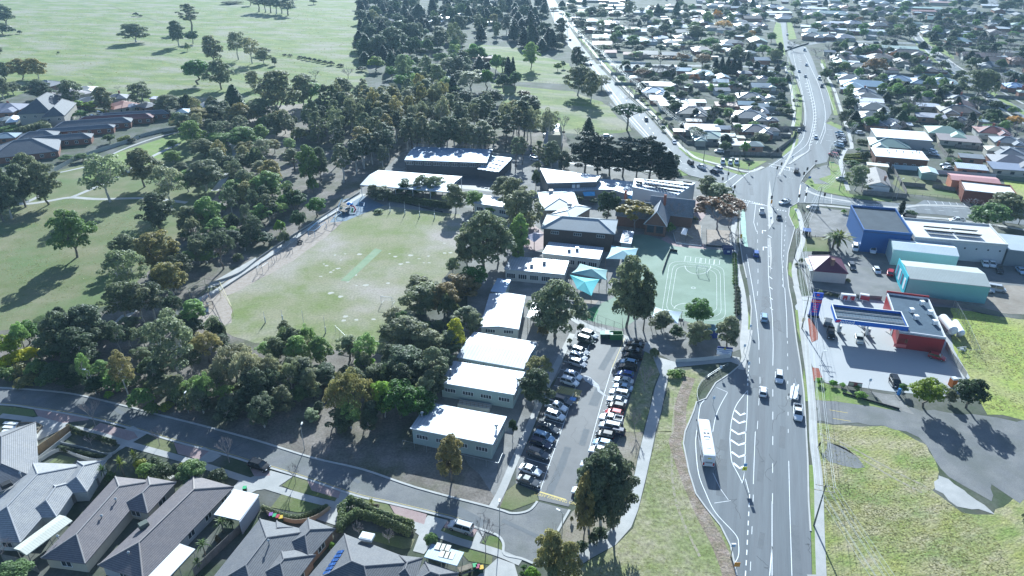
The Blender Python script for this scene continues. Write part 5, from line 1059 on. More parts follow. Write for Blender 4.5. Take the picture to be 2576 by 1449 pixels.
  def rec(p, d, L, r, lv):
   e = p + d * L; limb(mb, p, e, r, r * .6, .06, 2)
   if lv == 0:
    clumps.append((*e, .55, .55, .45, 16)); return
   for _ in range(3 if lv > 1 else 4):
    nd = (d + Vector([random.uniform(-.75, .75), random.uniform(-.75, .75), random.uniform(-.1, .5)])).normalized(); rec(e, nd, L * random.uniform(.62, .8), r * .62, lv - 1)
  for k in range(5): t = k * 1.26; rec(top, Vector((math.cos(t) * .75, math.sin(t) * .75, 1)).normalized(), 1.9, .11, 3)
  lm = L_mute if kind == 'sparse' else None; size = .3 if kind == 'sparse' else .1
 elif kind == 'autumn':
  H_, W_ = 10, 11; lm = L_aut; limb(mb, (0, 0, -.2), (0, 0, 3), .3, .25, .03); size = .34
  for i in range(30):
   t = i * 2.4; k = math.sqrt((i + .5) / 30); c = (math.cos(t) * k * 4.6, math.sin(t) * k * 4.6, 3.4 + 5.6 * math.sqrt(max(.05, 1 - k * k)) * random.uniform(.6, 1)); s = random.uniform(.9, 1.4)
   if i % 2 == 0: limb(mb, (0, 0, 2.9), c, .13, .03)
   clumps.append((*c, s, s, s * .8, 120))
 elif kind == 'palm':
  H_, W_ = 4.5, 4.5; limb(mb, (0, 0, -.1), (0, 0, 2.4), .18, .15, .02)
  lm = L_bright if seed % 2 else L_dense
 elif kind == 'hedge':
  H_, W_ = 2.2, 4; lm = L_shrub; size = .2; limb(mb, (0, 0, -.1), (0, 0, 1), .08, .05)
  for i in range(5):
   for j in range(2): clumps.append((-1.6 + i * .8, 0, .6 + j * .85, .62, .75, .6, 140))
 trunk = bpy.data.meshes.new(kind + '_trunk'); trunk.from_pydata(mb.v, [], mb.f); trunk.materials.append(bm); trunk.update()
 if kind == 'palm':
  m2 = MB()
  for k in range(46):
   t = random.uniform(0, 6.28); el = random.uniform(-.3, 1.4); L = random.uniform(1.6, 2.3); d = Vector((math.cos(t) * math.cos(el), math.sin(t) * math.cos(el), math.sin(el)))
   s = Vector((-math.sin(t), math.cos(t), 0)) * .13; a = Vector((0, 0, 2.4)); m = a + d * L * .55 + Vector((0, 0, .05)); e = a + d * L + Vector((0, 0, -.55))
   m2.face([a - s * .5, m - s, m + s, a + s * .5]); m2.face([m - s, e, m + s])
  crown = bpy.data.meshes.new('palm_crown'); crown.from_pydata(m2.v, [], m2.f); crown.materials.append(lm); crown.update()
 elif lm is None: crown = None
 else: crown = leaf_mesh(kind + '_crown', clumps, size, lm, up=up, shell=shell)
 return trunk, crown, H_, W_
PROTO = {}
for kk, seeds in dict(gum=(1, 2, 3, 4), open=(5, 6), tall=(7, 8, 9, 10), fluffy=(11, 12), round=(13, 14, 15), shrub=(16, 17, 18), conifer=(19, 20), column=(21,), layer=(22, 23), umbrella=(24,), bare=(25, 26), sparse=(27,), autumn=(28, 29), palm=(30, 31), hedge=(32, 33)).items():
 PROTO[kk] = [make_tree(kk, s) for s in seeds]
PROTO['yard'] = PROTO['round']
random.seed(99)
TC = {'': (1, 1, 1), 'd': (.62, .7, .72), 'g': (.75, 1.05, .6), 'y': (1.9, 1.75, .5), 'o': (1.35, 1.1, .8), 'b': (1.3, .9, .75), 'p': (1.25, 1.3, 1.25), 's': (1.45, 1.35, 1.45), 'l': (1.3, 1.9, .55), 'm': (1.15, 1.5, .9), 'r': (1.3, .7, .6), 'k': (.42, .5, .5), 'Y': (3.6, 2.9, .35)}
TCN = {'': 'olive-green', 'd': 'dark green', 'g': 'deep green', 'y': 'yellow-green', 'o': 'olive-tan', 'b': 'red-brown', 'p': 'pale green', 's': 'silver-grey', 'l': 'lime-green', 'm': 'mid-green', 'r': 'reddish', 'k': 'blackish green', 'Y': 'bright yellow'}
KN = dict(gum=('gum_tree', 'gum tree', 'spreading gum'), open=('white_trunk_gum', 'gum tree', 'open-crowned gum'), tall=('slender_gum_tree', 'gum tree', 'tall slender gum'), fluffy=('wattle_tree', 'wattle tree', 'fluffy wattle'), round=('broadleaf_tree', 'broadleaf tree', 'round broadleaf tree'),
          shrub=('shrub', 'shrub', 'shrub'), conifer=('conifer_tree', 'conifer', 'cone-shaped conifer'), column=('cypress_tree', 'cypress', 'narrow cypress'), layer=('pine_tree', 'pine', 'layered pine'), umbrella=('umbrella_pine', 'pine', 'umbrella pine'),
          yard=('garden_tree', 'garden tree', 'garden tree'), bare=('bare_tree', 'bare tree', 'leafless tree'), sparse=('bare_tree', 'bare tree', 'half-bare autumn tree'), autumn=('autumn_tree', 'autumn tree', 'autumn tree'), palm=('palm_tree', 'palm', 'spiky palm'), hedge=('hedge_bush', 'hedge bush', 'clipped hedge bush'))
GROUPS = {}
def tree(p, kind, h, w, c='', rz=None, label=None, group=None, auto=True):
 tr, cr, H_, W_ = random.choice(PROTO[kind]); nm, cat, ds = KN[kind]
 root = thing(nm, label, cat, (p.x, p.y, 0), random.uniform(0, 6.28) if rz is None else rz, group)
 root.scale = (w / W_, w / W_, h / H_)
 t = bpy.data.objects.new('trunk', tr); link(t, root)
 if cr:
  o = bpy.data.objects.new('crown', cr); link(o, root); k = random.uniform(.85, 1.15); col = TC[c]
  o.color = (col[0] * k * random.uniform(.93, 1.07), col[1] * k, col[2] * k * random.uniform(.93, 1.07), 1)
 if label is None:
  sz = 'small ' if h < 5 and kind != 'shrub' else ('tall ' if h > 17 and kind != 'tall' else '')
  if kind == 'autumn' or kind == 'sparse': d = sz + {'': 'orange ', 'y': 'yellow ', 'b': 'rust-brown '}.get(c, 'orange ') + ds
  elif kind == 'bare': d = sz + ds
  else: d = sz + TCN[c] + ' ' + ds
  AUTO.append((root, d, cat))
 return root
def TR(tile, lst):
 """x base, y base, y of the top, width, kind[colour]"""
 for e in lst.split(';'):
  f = e.split(','); x, y, yt, w = [float(v) for v in f[:4]]; kd = f[4]; c = f[5] if len(f) > 5 else ''
  U, V = q(tile, x, y); base = D(U, V); h = max(.8, min(26, h_at(base, q(tile, x, yt)[1]) ))
  wm = w / 4 / px_per_m(U, V, h * .5) * (1.12 if kd in ('gum', 'open', 'tall', 'fluffy', 'round') else 1.05)
  tree(base, kd, h, wm, c)
TR('00', '60,250,40,240,gum,d;30,350,220,240,shrub,d;-20,540,470,120,gum;1370,425,225,280,gum;1930,310,20,210,tall;1800,465,190,200,gum,d;1945,440,290,130,round,d;1890,515,420,60,shrub,p;2150,640,345,240,gum;2000,850,580,290,round,m;2230,900,590,270,gum;2370,1100,840,230,conifer,m;2400,600,300,220,open;2540,640,360,200,open,s;'
   '60,800,620,190,gum;230,800,580,200,gum,o;390,790,575,200,gum,o;40,1000,770,210,gum;140,950,820,150,gum;420,1000,800,280,gum,d;750,1110,795,300,open,d;1070,1140,865,240,gum;1440,1110,815,290,open,d;1700,1140,950,320,gum;1950,1080,965,150,round,d;820,1200,1105,150,round,g;935,1100,1010,140,round,y;800,1090,1000,120,shrub,l;1400,1165,1110,80,round,g;'
   '1960,1480,1195,240,gum,m;2050,1270,1080,320,gum,o;2180,1250,1050,250,gum,d;2560,900,700,150,gum;2440,1300,1030,260,gum,o;2450,1500,1270,340,gum,m;2200,1500,1330,250,gum,m;1740,1500,1400,110,round,g;1110,1440,1345,120,round;200,1360,1270,140,shrub,d;470,1330,1215,250,hedge,s;340,1340,1240,220,hedge,s;60,1320,1270,200,hedge,m;160,1330,1290,160,hedge,m;490,1370,1310,120,shrub,m;560,1240,1160,40,column,d;1190,910,865,70,bare;930,870,820,80,bare;1370,160,120,60,shrub,k;1415,170,145,40,shrub,k;590,535,515,30,shrub,k;200,340,300,50,shrub,k;1330,1430,1380,90,shrub,k;1390,1390,1350,60,shrub,g;1800,1215,1120,130,shrub,m;1250,1420,1370,130,hedge,y;2330,40,10,200,gum;2520,55,-60,90,tall')
TR('10', '30,120,-80,160,tall;95,125,-70,150,tall;150,132,-60,150,tall;205,142,-50,140,tall;260,135,-40,150,tall;325,155,-30,170,tall;380,60,-90,150,tall;580,45,-10,80,round;290,560,538,50,shrub,k;345,568,540,50,shrub,k;445,588,556,60,shrub,k;490,600,562,60,shrub,k;540,610,570,60,shrub,k;590,618,580,50,shrub,k;640,628,592,60,shrub,k;695,640,602,60,shrub,k;755,655,608,80,shrub,k;850,670,635,80,shrub,k;1065,718,660,120,shrub,k;130,520,495,50,shrub,k;'
   '1215,715,555,180,round,y;1480,820,530,160,gum,p;1370,790,650,130,round,m;1500,820,720,220,round,l;235,1170,660,440,gum,;80,640,490,150,gum;190,660,570,70,gum;60,560,470,120,gum,s;480,1100,740,250,gum;570,1060,810,330,round,m;600,800,700,120,bare;930,790,680,130,bare;885,1000,770,220,gum;1060,1000,850,200,gum;1190,1020,870,130,open;490,870,740,200,gum;'
   '2000,545,205,160,open;1120,345,170,150,conifer,m;1070,240,90,150,gum,d;1180,280,90,130,gum,s;1110,580,340,220,conifer,m;1380,540,260,330,gum,d;1250,590,330,220,gum,d;1080,420,330,150,gum,d;1260,300,160,170,gum;1560,440,215,200,gum,d;1850,420,255,160,gum;1830,500,390,120,round,m;1990,240,130,130,conifer;2140,215,50,120,conifer,g;2240,400,160,100,tall,d;2420,400,240,80,gum;2390,280,130,110,gum,o;2180,560,425,90,round,l;2080,500,450,60,round;2090,700,500,140,gum,d;2250,720,560,160,conifer;2330,720,620,90,column;2540,840,560,130,conifer,k;2440,860,780,110,shrub,l;1940,720,575,210,gum,p;1790,700,600,180,bare;1620,680,560,140,shrub,s;2160,920,700,320,open,s;1700,920,710,150,gum;1930,960,770,200,gum,m;1860,960,850,160,round;2110,1060,895,200,gum,k;2390,1060,890,220,gum,k;1510,900,790,120,shrub;1100,1200,980,300,gum,o;1830,540,480,120,round,g;'
   '1500,200,40,120,conifer;1640,200,30,230,conifer,g;1780,170,-40,130,conifer;1350,200,110,120,shrub;1320,110,-20,200,gum,d;1230,60,-40,200,gum,d;1420,60,0,100,round;1700,350,280,100,shrub,g;1560,510,480,130,hedge,y;1640,525,495,130,hedge,y;1390,1080,930,150,gum,s;560,1290,1050,200,gum,m;390,1260,1150,90,shrub;60,1449,1250,170,gum,m;680,1250,1030,180,gum,l;80,1250,980,300,gum;620,1440,1300,170,gum')
TR('20', '20,420,200,110,conifer;120,480,260,140,conifer,k;190,500,130,110,conifer;230,400,280,110,conifer,k;370,480,270,170,conifer,k;190,700,410,170,gum,m;300,520,380,150,conifer,;660,960,640,280,gum,;790,1030,700,200,gum;900,900,750,200,open,s;650,700,460,180,gum,d;720,640,560,150,gum;500,430,330,120,gum;470,500,420,110,gum;460,715,620,80,round,y;515,690,600,50,round;1155,1310,1030,360,umbrella,m;765,1380,1170,150,conifer,m;660,1360,1280,80,bare;520,1330,1150,140,bare;430,1300,1160,120,bare;340,1260,1170,120,bare;170,1190,950,310,gum,k;120,960,905,150,shrub,r;'
   '10,860,560,90,conifer;130,70,-60,160,conifer;60,250,110,160,conifer;230,230,60,130,conifer,m;320,170,20,120,conifer;30,130,20,120,conifer,m;600,110,30,120,gum,s;420,110,70,100,gum;700,190,110,130,gum,m;650,260,190,100,gum;850,150,90,110,gum;760,150,80,100,gum,g;900,150,70,130,gum;1180,170,0,120,gum;1020,90,40,40,conifer;1460,150,30,90,conifer;1650,170,10,100,conifer,m;1740,110,30,60,gum;1740,200,120,90,gum;1860,160,115,60,gum;2060,220,85,110,autumn,y;2120,310,190,190,autumn,y;1450,260,180,100,round,p;1280,260,190,60,conifer;1180,190,150,150,sparse;1830,400,250,200,gum;1960,250,110,120,gum,m;2010,380,310,110,round,m;2090,410,330,110,sparse;1180,360,275,110,round;1600,360,270,80,round,d;1020,450,330,90,gum,g;730,330,260,60,round;1350,460,400,70,round;1720,480,410,100,round,s;1800,480,400,110,round,s;1880,480,405,110,round,s;1960,470,410,110,round,s;2020,460,400,90,round,s;1630,500,450,110,gum,p;2060,540,440,140,gum;1490,650,550,170,sparse,b;1700,650,520,180,autumn,;1910,680,530,200,autumn,;1300,620,520,110,bare;'
   '2040,740,575,90,conifer,k;2100,750,560,90,conifer,k;2160,755,560,90,conifer,k;2220,760,565,90,conifer,k;2275,745,570,90,conifer,k;2370,620,520,60,column;2300,440,400,60,round;1110,710,640,90,shrub;1290,860,690,150,sparse,b;1420,800,650,140,bare;1320,800,670,170,gum;1520,790,640,160,bare;1600,790,650,150,bare;1720,830,740,120,gum,g;1700,940,820,110,bare;1880,930,790,180,bare,;1790,940,850,70,conifer;2000,930,840,70,gum,l;1920,780,730,100,round;2280,1010,920,40,column;1450,770,700,100,bare;2090,1150,1075,90,gum;2170,1190,1080,110,gum,m;2000,1200,1140,140,hedge;1950,1190,1150,100,hedge,m;1640,1130,1050,80,shrub,s;2250,930,860,90,bare;2370,1220,1150,90,round;1180,960,860,110,bare;1100,830,760,90,gum,m;1270,830,760,110,bare;2480,750,700,90,round;2350,330,230,60,gum;2470,340,270,80,gum;2370,400,320,100,gum;2150,370,300,70,gum;2500,1449,1330,160,gum;2030,1390,1360,60,shrub;1260,960,930,80,round,y;1310,1010,970,80,shrub;1360,1090,1040,60,round;1420,1190,1160,50,round;1470,1190,1120,60,round;1520,1240,1200,110,shrub,s;1600,1270,1230,60,shrub,s;1640,1400,1350,70,shrub;1520,1320,1260,50,round,m;1780,1110,1080,50,shrub,l')
TR('30', '1060,770,565,270,autumn,;2090,980,680,340,gum;1290,880,790,130,gum,m;1360,900,820,110,gum;1500,960,840,130,round,p;1360,940,880,120,round,s;1280,970,830,130,gum,l;1200,1000,890,120,round;1420,1180,940,200,bare;1600,960,860,100,conifer;1620,1000,880,80,round;1410,1170,1040,180,round,s;1360,1180,1070,100,round;800,1000,840,100,gum,m;800,1070,940,130,conifer,m;860,1050,980,60,column;740,1260,1100,100,gum,d;570,820,665,120,round;100,600,420,110,column,g;60,640,490,120,gum;130,580,520,80,palm;30,370,320,90,round;30,430,330,90,round,g;560,660,560,110,bare;480,560,480,140,bare;240,510,400,130,bare;2020,1300,1115,110,column,d;2110,1280,1140,90,palm;2230,1290,1170,110,palm;2470,1270,1150,170,autumn,y;2490,1400,1210,160,bare;1700,1250,1130,70,round;1830,1240,1170,60,round;1430,1240,1160,120,round,g;1130,1280,1180,90,shrub;900,1260,1180,140,shrub;840,1290,1200,120,shrub;960,1449,1400,120,hedge;190,1090,1040,90,round,y;110,1140,1080,90,round;180,1150,1090,120,shrub;300,1000,940,70,round;150,1020,900,30,column;100,870,730,90,bare;270,1050,985,60,round;940,760,710,50,shrub;'
   '1120,380,300,60,round;1420,400,260,150,gum,k;1240,260,150,140,gum,s;1400,280,170,110,gum;1060,210,115,90,conifer;960,180,90,100,gum,;820,200,130,80,gum;310,180,105,60,gum;270,260,170,110,gum;670,200,150,90,round;550,190,155,60,round;1300,370,270,110,gum;350,400,310,140,bare;1150,430,340,150,bare;1280,430,340,120,bare;1640,390,330,100,gum,s;1700,400,340,80,round;1650,500,460,80,bare;1620,490,440,60,bare;1730,610,540,60,bare;1780,620,560,60,bare;1870,680,630,70,bare;1940,780,700,80,bare;1540,640,545,50,column;1480,660,570,110,gum;1280,650,570,140,bare;1660,600,550,50,round;1810,750,690,70,round;1720,740,700,80,round;2140,510,465,50,round;2240,510,475,50,round;2310,520,480,60,round;2060,510,460,70,round;2480,510,480,60,round;2550,420,340,130,bare;2280,430,310,190,bare,;2200,290,230,160,bare;2130,200,150,110,gum,m;2000,240,150,110,gum;2480,260,160,170,gum;2300,230,160,100,round;1820,220,165,90,round;1530,210,140,90,gum;1580,240,190,60,round;2400,110,0,180,gum,d;2520,80,20,120,gum;2300,70,10,140,bare;1600,60,20,60,round;1330,120,90,60,round;1100,80,50,50,round;900,100,40,60,gum;780,460,380,60,round;690,490,440,80,round;780,500,450,40,column;950,510,430,40,column;910,540,510,50,round;840,620,560,60,round;1130,540,510,40,round;620,600,520,50,conifer;670,620,530,50,conifer;650,680,620,110,round;1340,590,540,70,palm;1740,450,400,50,bare;1990,600,560,90,palm;2100,690,640,80,shrub;2010,690,650,60,shrub,y;2350,920,740,130,bare;2280,960,800,60,shrub;2130,1060,990,100,round;2000,940,870,80,round;2180,960,930,50,round;2480,1270,1200,100,round,g;2360,1240,1180,60,round;1990,1280,1260,40,shrub;640,1010,900,60,bare;790,1380,1280,50,bare;1170,980,930,90,round;1060,860,820,50,shrub;1720,1080,1040,70,shrub')
TR('01', '120,750,180,300,gum,d;260,635,190,330,gum,d;490,612,170,330,gum;40,780,330,250,gum,d;330,480,80,320,gum;1110,585,85,420,open,p;1460,430,40,340,gum;1730,640,200,330,open,s;2080,470,160,380,gum,;1750,190,60,180,gum,m;2060,130,-60,230,gum;780,1140,650,400,gum,g;1620,870,480,340,gum,d;1930,900,620,280,gum;2120,880,530,300,gum,m;2310,630,430,150,round,l;2240,720,580,100,round,l;2250,1260,850,320,fluffy,k;2530,1000,870,150,gum;1300,1200,900,280,gum,;1620,1310,870,400,gum,o;1330,1580,1040,420,open,p;1750,1520,1180,300,gum,o;2010,1210,950,190,gum;2340,850,700,170,round,p;1870,960,860,130,round;2480,560,250,220,gum,;2450,260,100,230,gum;1900,480,250,200,gum,m;1400,230,90,200,gum;840,170,90,140,round,p;680,170,110,150,round,p;2330,390,310,60,round,k;2390,420,370,60,round,k;2120,280,190,160,gum,m;2400,1180,1090,120,shrub;1840,300,180,160,gum;2540,480,280,200,gum')
TR('02', '1290,350,-80,400,open,;1450,340,-60,380,open,;1560,310,-60,330,open,d;930,640,170,450,gum,d;700,700,230,400,gum,d;850,820,400,420,gum,k;130,690,455,240,round,y;410,600,500,110,round,p;500,700,560,200,shrub,p;1290,1070,630,280,open,o;1820,950,240,560,open,;2110,750,430,300,fluffy,o;1990,740,540,200,fluffy,o;2400,980,560,440,fluffy,s;1650,800,690,160,gum;2200,1060,800,330,fluffy,s;1110,1110,1030,90,shrub,l;1430,1200,1000,260,shrub,m;1240,1010,870,200,shrub,p;1680,1230,1150,150,shrub,y;1600,1010,870,260,shrub;960,1390,1110,180,bare;450,340,300,200,round,;560,520,390,250,round;640,700,500,260,round,d;300,560,330,260,round,g;1560,850,730,140,shrub,l;1420,830,780,120,shrub,p;1750,1100,900,260,gum;2050,1260,980,260,gum,d;1900,1240,1060,200,shrub;400,880,700,220,shrub,m;250,860,740,240,shrub,o;600,960,760,300,round,d;760,980,820,300,round,k;300,960,880,260,shrub,o;120,900,800,200,shrub,m;30,900,800,160,shrub,g;480,960,850,200,shrub,m;1360,980,890,190,shrub,p;1540,1260,1150,160,shrub,g;2330,1330,1100,300,gum,d;1000,1080,880,220,round,k;1150,960,800,240,round,k;2500,1240,1000,260,gum,d;1850,1150,960,200,shrub,p')
for (x, y) in ((20, 770), (80, 745), (140, 720), (200, 695), (255, 675), (310, 660)):
 p = Q('02', x, y + 50); tree(p, 'shrub', 3.4, 5.2, 'Y')
TR('12', '-40,1120,600,330,fluffy,s;170,1060,650,280,fluffy,s;60,1220,800,300,gum,k;300,500,320,130,gum;220,760,480,220,gum;430,790,480,240,gum,m;660,780,480,230,gum,m;1090,870,620,210,gum,l;980,720,530,130,gum,s;960,1380,810,440,fluffy,o;830,1300,960,260,fluffy,o;1150,1280,890,220,fluffy,o;1700,260,-50,420,gum;1560,640,300,420,gum,;1420,420,200,260,gum,s;1750,720,420,360,gum,;2010,700,300,200,gum,y;2190,480,240,180,gum;1330,540,370,200,gum,p;1530,980,600,460,gum,d;1760,960,640,260,gum,d;1450,1320,930,400,round,g;1650,1320,980,340,round,g;1300,1300,920,240,gum,l;300,1260,990,240,gum;560,1330,1230,170,gum,p;640,1250,1140,100,gum,d;1870,1000,700,160,tall,d;1800,1150,850,200,tall,d;380,980,700,240,gum,d;700,960,760,260,gum,d;1000,1060,800,240,gum;1230,1000,760,260,gum,d;90,1400,1080,320,gum,d;540,1090,800,220,gum,;1950,760,480,120,tall,d;900,1430,1180,300,gum,d;1150,1440,1200,200,gum,k;1500,1140,760,260,gum,k;450,1180,960,160,round;1180,940,830,120,shrub,m;1960,745,420,220,tall;1890,930,600,200,tall,d;2120,430,170,220,tall;1780,1140,800,230,tall;1720,1190,880,220,open,s;1805,1050,560,240,tall')
hb = rect3('11', (1492, 160), (1600, 26), (2366, 95), 6.0)
for i in range(15):
 p = Vector(hb.P(-hb.L / 2 + hb.L * (i + .5) / 13, 0, 0)) + Vector((0, hb.W / 2 + 5 + 7 * random.random(), 0)); PL0 = tree(Vector((p.x, p.y, 0)), 'tall', random.uniform(15, 20), random.uniform(7, 10), random.choice(['', 'd', 's']))
for x, y in ((1010, 300), (1090, 250), (1170, 215), (1250, 190), (1340, 170)): tree(Q('11', x, y), 'tall', 16, 8, 'd')
TR('11', '160,560,270,320,gum,m;550,425,0,240,gum,g;660,370,20,200,gum,d;880,390,-40,200,tall;1280,240,0,160,open;620,730,510,200,round,g;250,910,750,130,shrub,l;420,660,440,200,round,d;1190,560,400,130,gum;1280,570,430,200,gum;1530,540,350,230,layer,m;1680,530,310,200,gum,p;1800,530,320,230,gum,p;2010,690,390,230,gum;2190,650,460,190,gum,m;2380,690,600,160,round,l;2480,560,320,220,gum;2300,1270,660,520,gum,;2440,1200,720,300,gum,;2130,1260,860,300,gum;1980,1300,1140,130,gum,p;2190,1480,1200,280,round,g;2080,1560,1310,330,gum,b;1900,1700,1400,300,gum,b;1650,1600,1330,300,gum;120,760,560,220,round,k;40,600,330,220,gum,m;180,480,150,280,gum,o;360,170,30,120,gum;440,880,640,160,round,k;80,1010,880,200,round,k;290,1000,860,120,shrub;1240,690,650,100,shrub,m')
for i in range(14):
 x = 1380 + i * 42; tree(Q('11', x, 585 + i * 6), 'hedge', 3.6, 3.6, 'd', rz=-.15)
TR('21', '100,950,440,380,gum,;10,700,330,300,gum,;80,1130,700,230,gum,m;960,790,450,230,round,k;660,600,500,120,round,d;820,610,540,90,round,d;1230,860,590,330,sparse,y;950,750,670,100,shrub,d;2060,860,540,420,sparse,b;2060,620,390,300,gum,p;2180,840,650,220,bare;1950,550,310,220,gum;1640,820,560,150,bare;1590,900,780,100,shrub,m;1750,740,710,130,hedge,y;1820,770,720,90,shrub;730,280,-150,330,layer,k;860,290,-80,260,layer,k;980,315,-80,260,layer,k;1110,330,-90,280,layer,k;1250,330,-60,230,layer,k;1380,345,-80,330,layer,k;1560,360,60,250,conifer,k;1480,350,-20,260,layer,k;1640,250,100,90,gum,d;360,210,135,120,round;250,250,170,100,shrub;530,250,150,110,shrub,m;240,440,240,100,shrub,d;40,230,-100,140,tall;100,210,-90,120,tall;270,230,-60,120,tall;260,330,270,80,shrub;150,830,700,220,shrub;60,1200,960,160,gum,m;1100,430,380,60,palm;390,270,-40,200,gum;520,290,60,150,gum,d')
TR('22', '440,500,-90,520,gum,;330,470,120,240,gum,d;1150,400,-349,420,gum;1320,430,-180,260,gum,d;1240,400,-100,300,gum;1500,430,240,220,gum,;1860,380,95,270,round,m;1650,530,370,150,round,d;1850,580,340,250,gum,s;2160,610,280,260,gum;270,930,690,270,fluffy,o;240,1220,810,330,gum,k;1330,1040,770,170,bare;1230,1430,1240,130,bare;310,480,370,120,shrub,b;690,440,350,90,shrub,d;1620,890,820,140,shrub,l;1690,870,820,120,shrub,m;10,1500,1310,90,round,k;580,560,500,60,shrub;1430,690,600,110,shrub,p')
TR('23', '890,980,145,560,gum,d;1020,980,260,420,gum,d;770,980,220,400,gum,d;715,1110,400,250,gum,o;380,1440,980,320,gum,o;560,1560,1100,240,gum,o;700,1190,1090,130,shrub,d;880,1060,960,160,shrub,d;990,960,860,100,shrub;820,1110,1010,120,shrub,d;200,1500,1350,170,shrub,l;120,1380,1340,60,round,g;100,1450,1400,50,round,g;420,1520,1330,160,gum,p;600,900,840,40,shrub,o')
TR('13', '1970,490,30,290,gum,o;400,515,310,110,bare;2310,1240,820,190,bare;1170,780,650,100,palm;1770,1190,1000,140,round,p;1040,1060,900,110,bare;1340,1120,990,120,bare;770,1170,1110,70,shrub,l')
TR('03', '1250,440,210,150,palm;1380,350,150,130,palm;1070,490,300,140,palm;1480,440,310,200,shrub,m;1640,460,320,230,shrub,d;1780,440,320,180,shrub,d;1860,400,310,160,shrub,y;1430,360,270,150,shrub,y;1560,350,260,160,shrub,d;1950,500,310,280,round,p;2250,1010,830,200,palm;2340,960,830,160,palm;2070,1250,1040,180,palm;2000,1380,1250,130,palm;2310,310,40,160,bare;1610,135,-60,120,bare;920,135,30,110,bare;150,1600,1350,420,round,p;1130,500,400,120,shrub,g;2200,480,380,200,shrub,d;40,1290,1100,200,bare;2200,1120,1030,60,shrub,r')
TR('31', '700,1045,850,360,palm;650,1050,860,260,palm;600,1010,870,150,palm;1330,710,560,80,column,k;1430,745,660,110,round;1240,668,640,40,round,g;870,470,200,210,gum,p;940,480,300,150,bare;850,220,160,150,shrub,g;970,170,60,120,shrub,d;905,75,40,60,round,g;2180,880,570,370,round,p;2370,800,490,380,gum;2050,700,560,260,bare;2050,300,240,130,round;1480,400,330,90,bare;760,700,655,60,shrub,l;1000,470,410,120,round,d;2000,130,80,110,round;1890,190,130,80,round;330,1200,1140,60,shrub;290,1230,1195,50,shrub;800,1390,1350,60,shrub;1840,170,140,110,round,p')
for (a, b, n) in (((810, 125), (960, 110), 6), ((800, 145), (960, 140), 6), ((790, 170), (970, 180), 6)):
 for i in range(n): tree(Q('31', a[0] + (b[0] - a[0]) * i / (n - 1), a[1] + (b[1] - a[1]) * i / (n - 1)), 'hedge', 1.2, 3.0, 'y', rz=-.2)
TR('32', '1560,1200,880,320,round,y;1990,1210,905,300,round,k;1350,1060,960,90,round,m;1820,1150,1020,130,gum;510,965,905,80,round,l;650,985,930,80,round,l;745,995,955,60,round,l;890,1025,980,70,shrub,l;930,1100,1040,120,shrub,l;520,60,20,70,shrub,m;610,80,40,80,shrub,k;680,85,55,80,shrub,k')
TR('33', '2620,1120,560,320,gum,k;2560,900,600,140,bare')
# curved and straight hedges of the front gardens
def hedge_run(tile, pts, h, w, c, step=1.3, group='hedge bushes of one clipped hedge', lab=None):
 P = smooth_line(QS(tile, pts), 8); acc = 0; last = None
 for a, b in zip(P[:-1], P[1:]):
  L = (b - a).length; acc += L
  if last is None or acc >= step * 1.6:
   t = tree(a, 'hedge', h, w, c, rz=math.atan2((b - a).y, (b - a).x)); last = a; acc = 0
hedge_run('13', [(860, 960), (900, 790), (1010, 760), (1200, 860), (1400, 930), (1570, 985)], 2.6, 3.6, 'p', 1.2)
hedge_run('13', [(900, 960), (1000, 880), (1150, 900), (1350, 970), (1570, 1070)], 2.6, 3.4, 'p', 1.2)
hedge_run('13', [(120, 800), (270, 860), (420, 880), (560, 840), (740, 760)], 1.2, 2.6, '', 1.1)
hedge_run('03', [(640, 190), (750, 215), (900, 250), (1030, 275)], 1.3, 2.4, 'd', 1.1)
hedge_run('03', [(720, -20), (850, 40), (1000, 80), (1190, 140)], 1.4, 2.4, 'd', 1.1)
hedge_run('00', [(880, 1100), (960, 1118), (1060, 1130), (1180, 1150)], 1.4, 3, 'y', 1.4)
# woodland fills (each tree its own)
for x, y, h, w, c in ((1640, 30, 8, 9, ''), (1745, 210, 7, 8, 'b'), (2380, 60, 8, 9, ''), (2250, 150, 7, 8, 'b'), (1890, 95, 7, 8, 'y'), (2160, 60, 8, 9, '')): tree(D(x, y), 'autumn', h, w, c)
PLACED = []
def fill(poly, n, kinds, hr, wr, cols, mind=4.0, seed=1):
 rr = random.Random(seed); W = DS(poly); P = [(p.x, p.y) for p in W]; xs = [p[0] for p in P]; ys = [p[1] for p in P]; k = 0; tries = 0
 while k < n and tries < n * 60:
  tries += 1; x, y = rr.uniform(min(xs), max(xs)), rr.uniform(min(ys), max(ys))
  if not pip(x, y, P) or any((x - a) ** 2 + (y - b) ** 2 < mind ** 2 for a, b in PLACED): continue
  PLACED.append((x, y)); k += 1
  h = rr.uniform(*hr); tree(Vector((x, y, 0)), rr.choice(kinds), h, rr.uniform(*wr) if h > 5 else h * 1.3, rr.choice(cols))
fill([(770, 330), (900, 275), (1010, 268), (1160, 285), (1250, 312), (1380, 352), (1410, 385), (1330, 392), (1250, 375), (1040, 362), (960, 400), (890, 432), (860, 425), (800, 380)], 95, ['tall', 'tall', 'tall', 'open'], (15, 22), (7, 11), ['', '', 'd', 'o', 's'], 4.2, 3)
fill([(900, -5), (1370, -5), (1395, 60), (1430, 130), (1390, 170), (1300, 110), (1180, 100), (1130, 150), (1050, 170), (900, 130)], 150, ['conifer', 'gum', 'round', 'round', 'conifer'], (10, 19), (9, 15), ['d', '', 'k', 'k', 'd'], 8, 4)
fill([(900, 60), (1180, 130), (1330, 210), (1250, 260), (1150, 270), (1000, 230), (905, 170)], 50, ['gum', 'round', 'round', 'conifer', 'open'], (9, 16), (8, 13), ['d', '', 'p', 'm', 'd'], 6, 5)
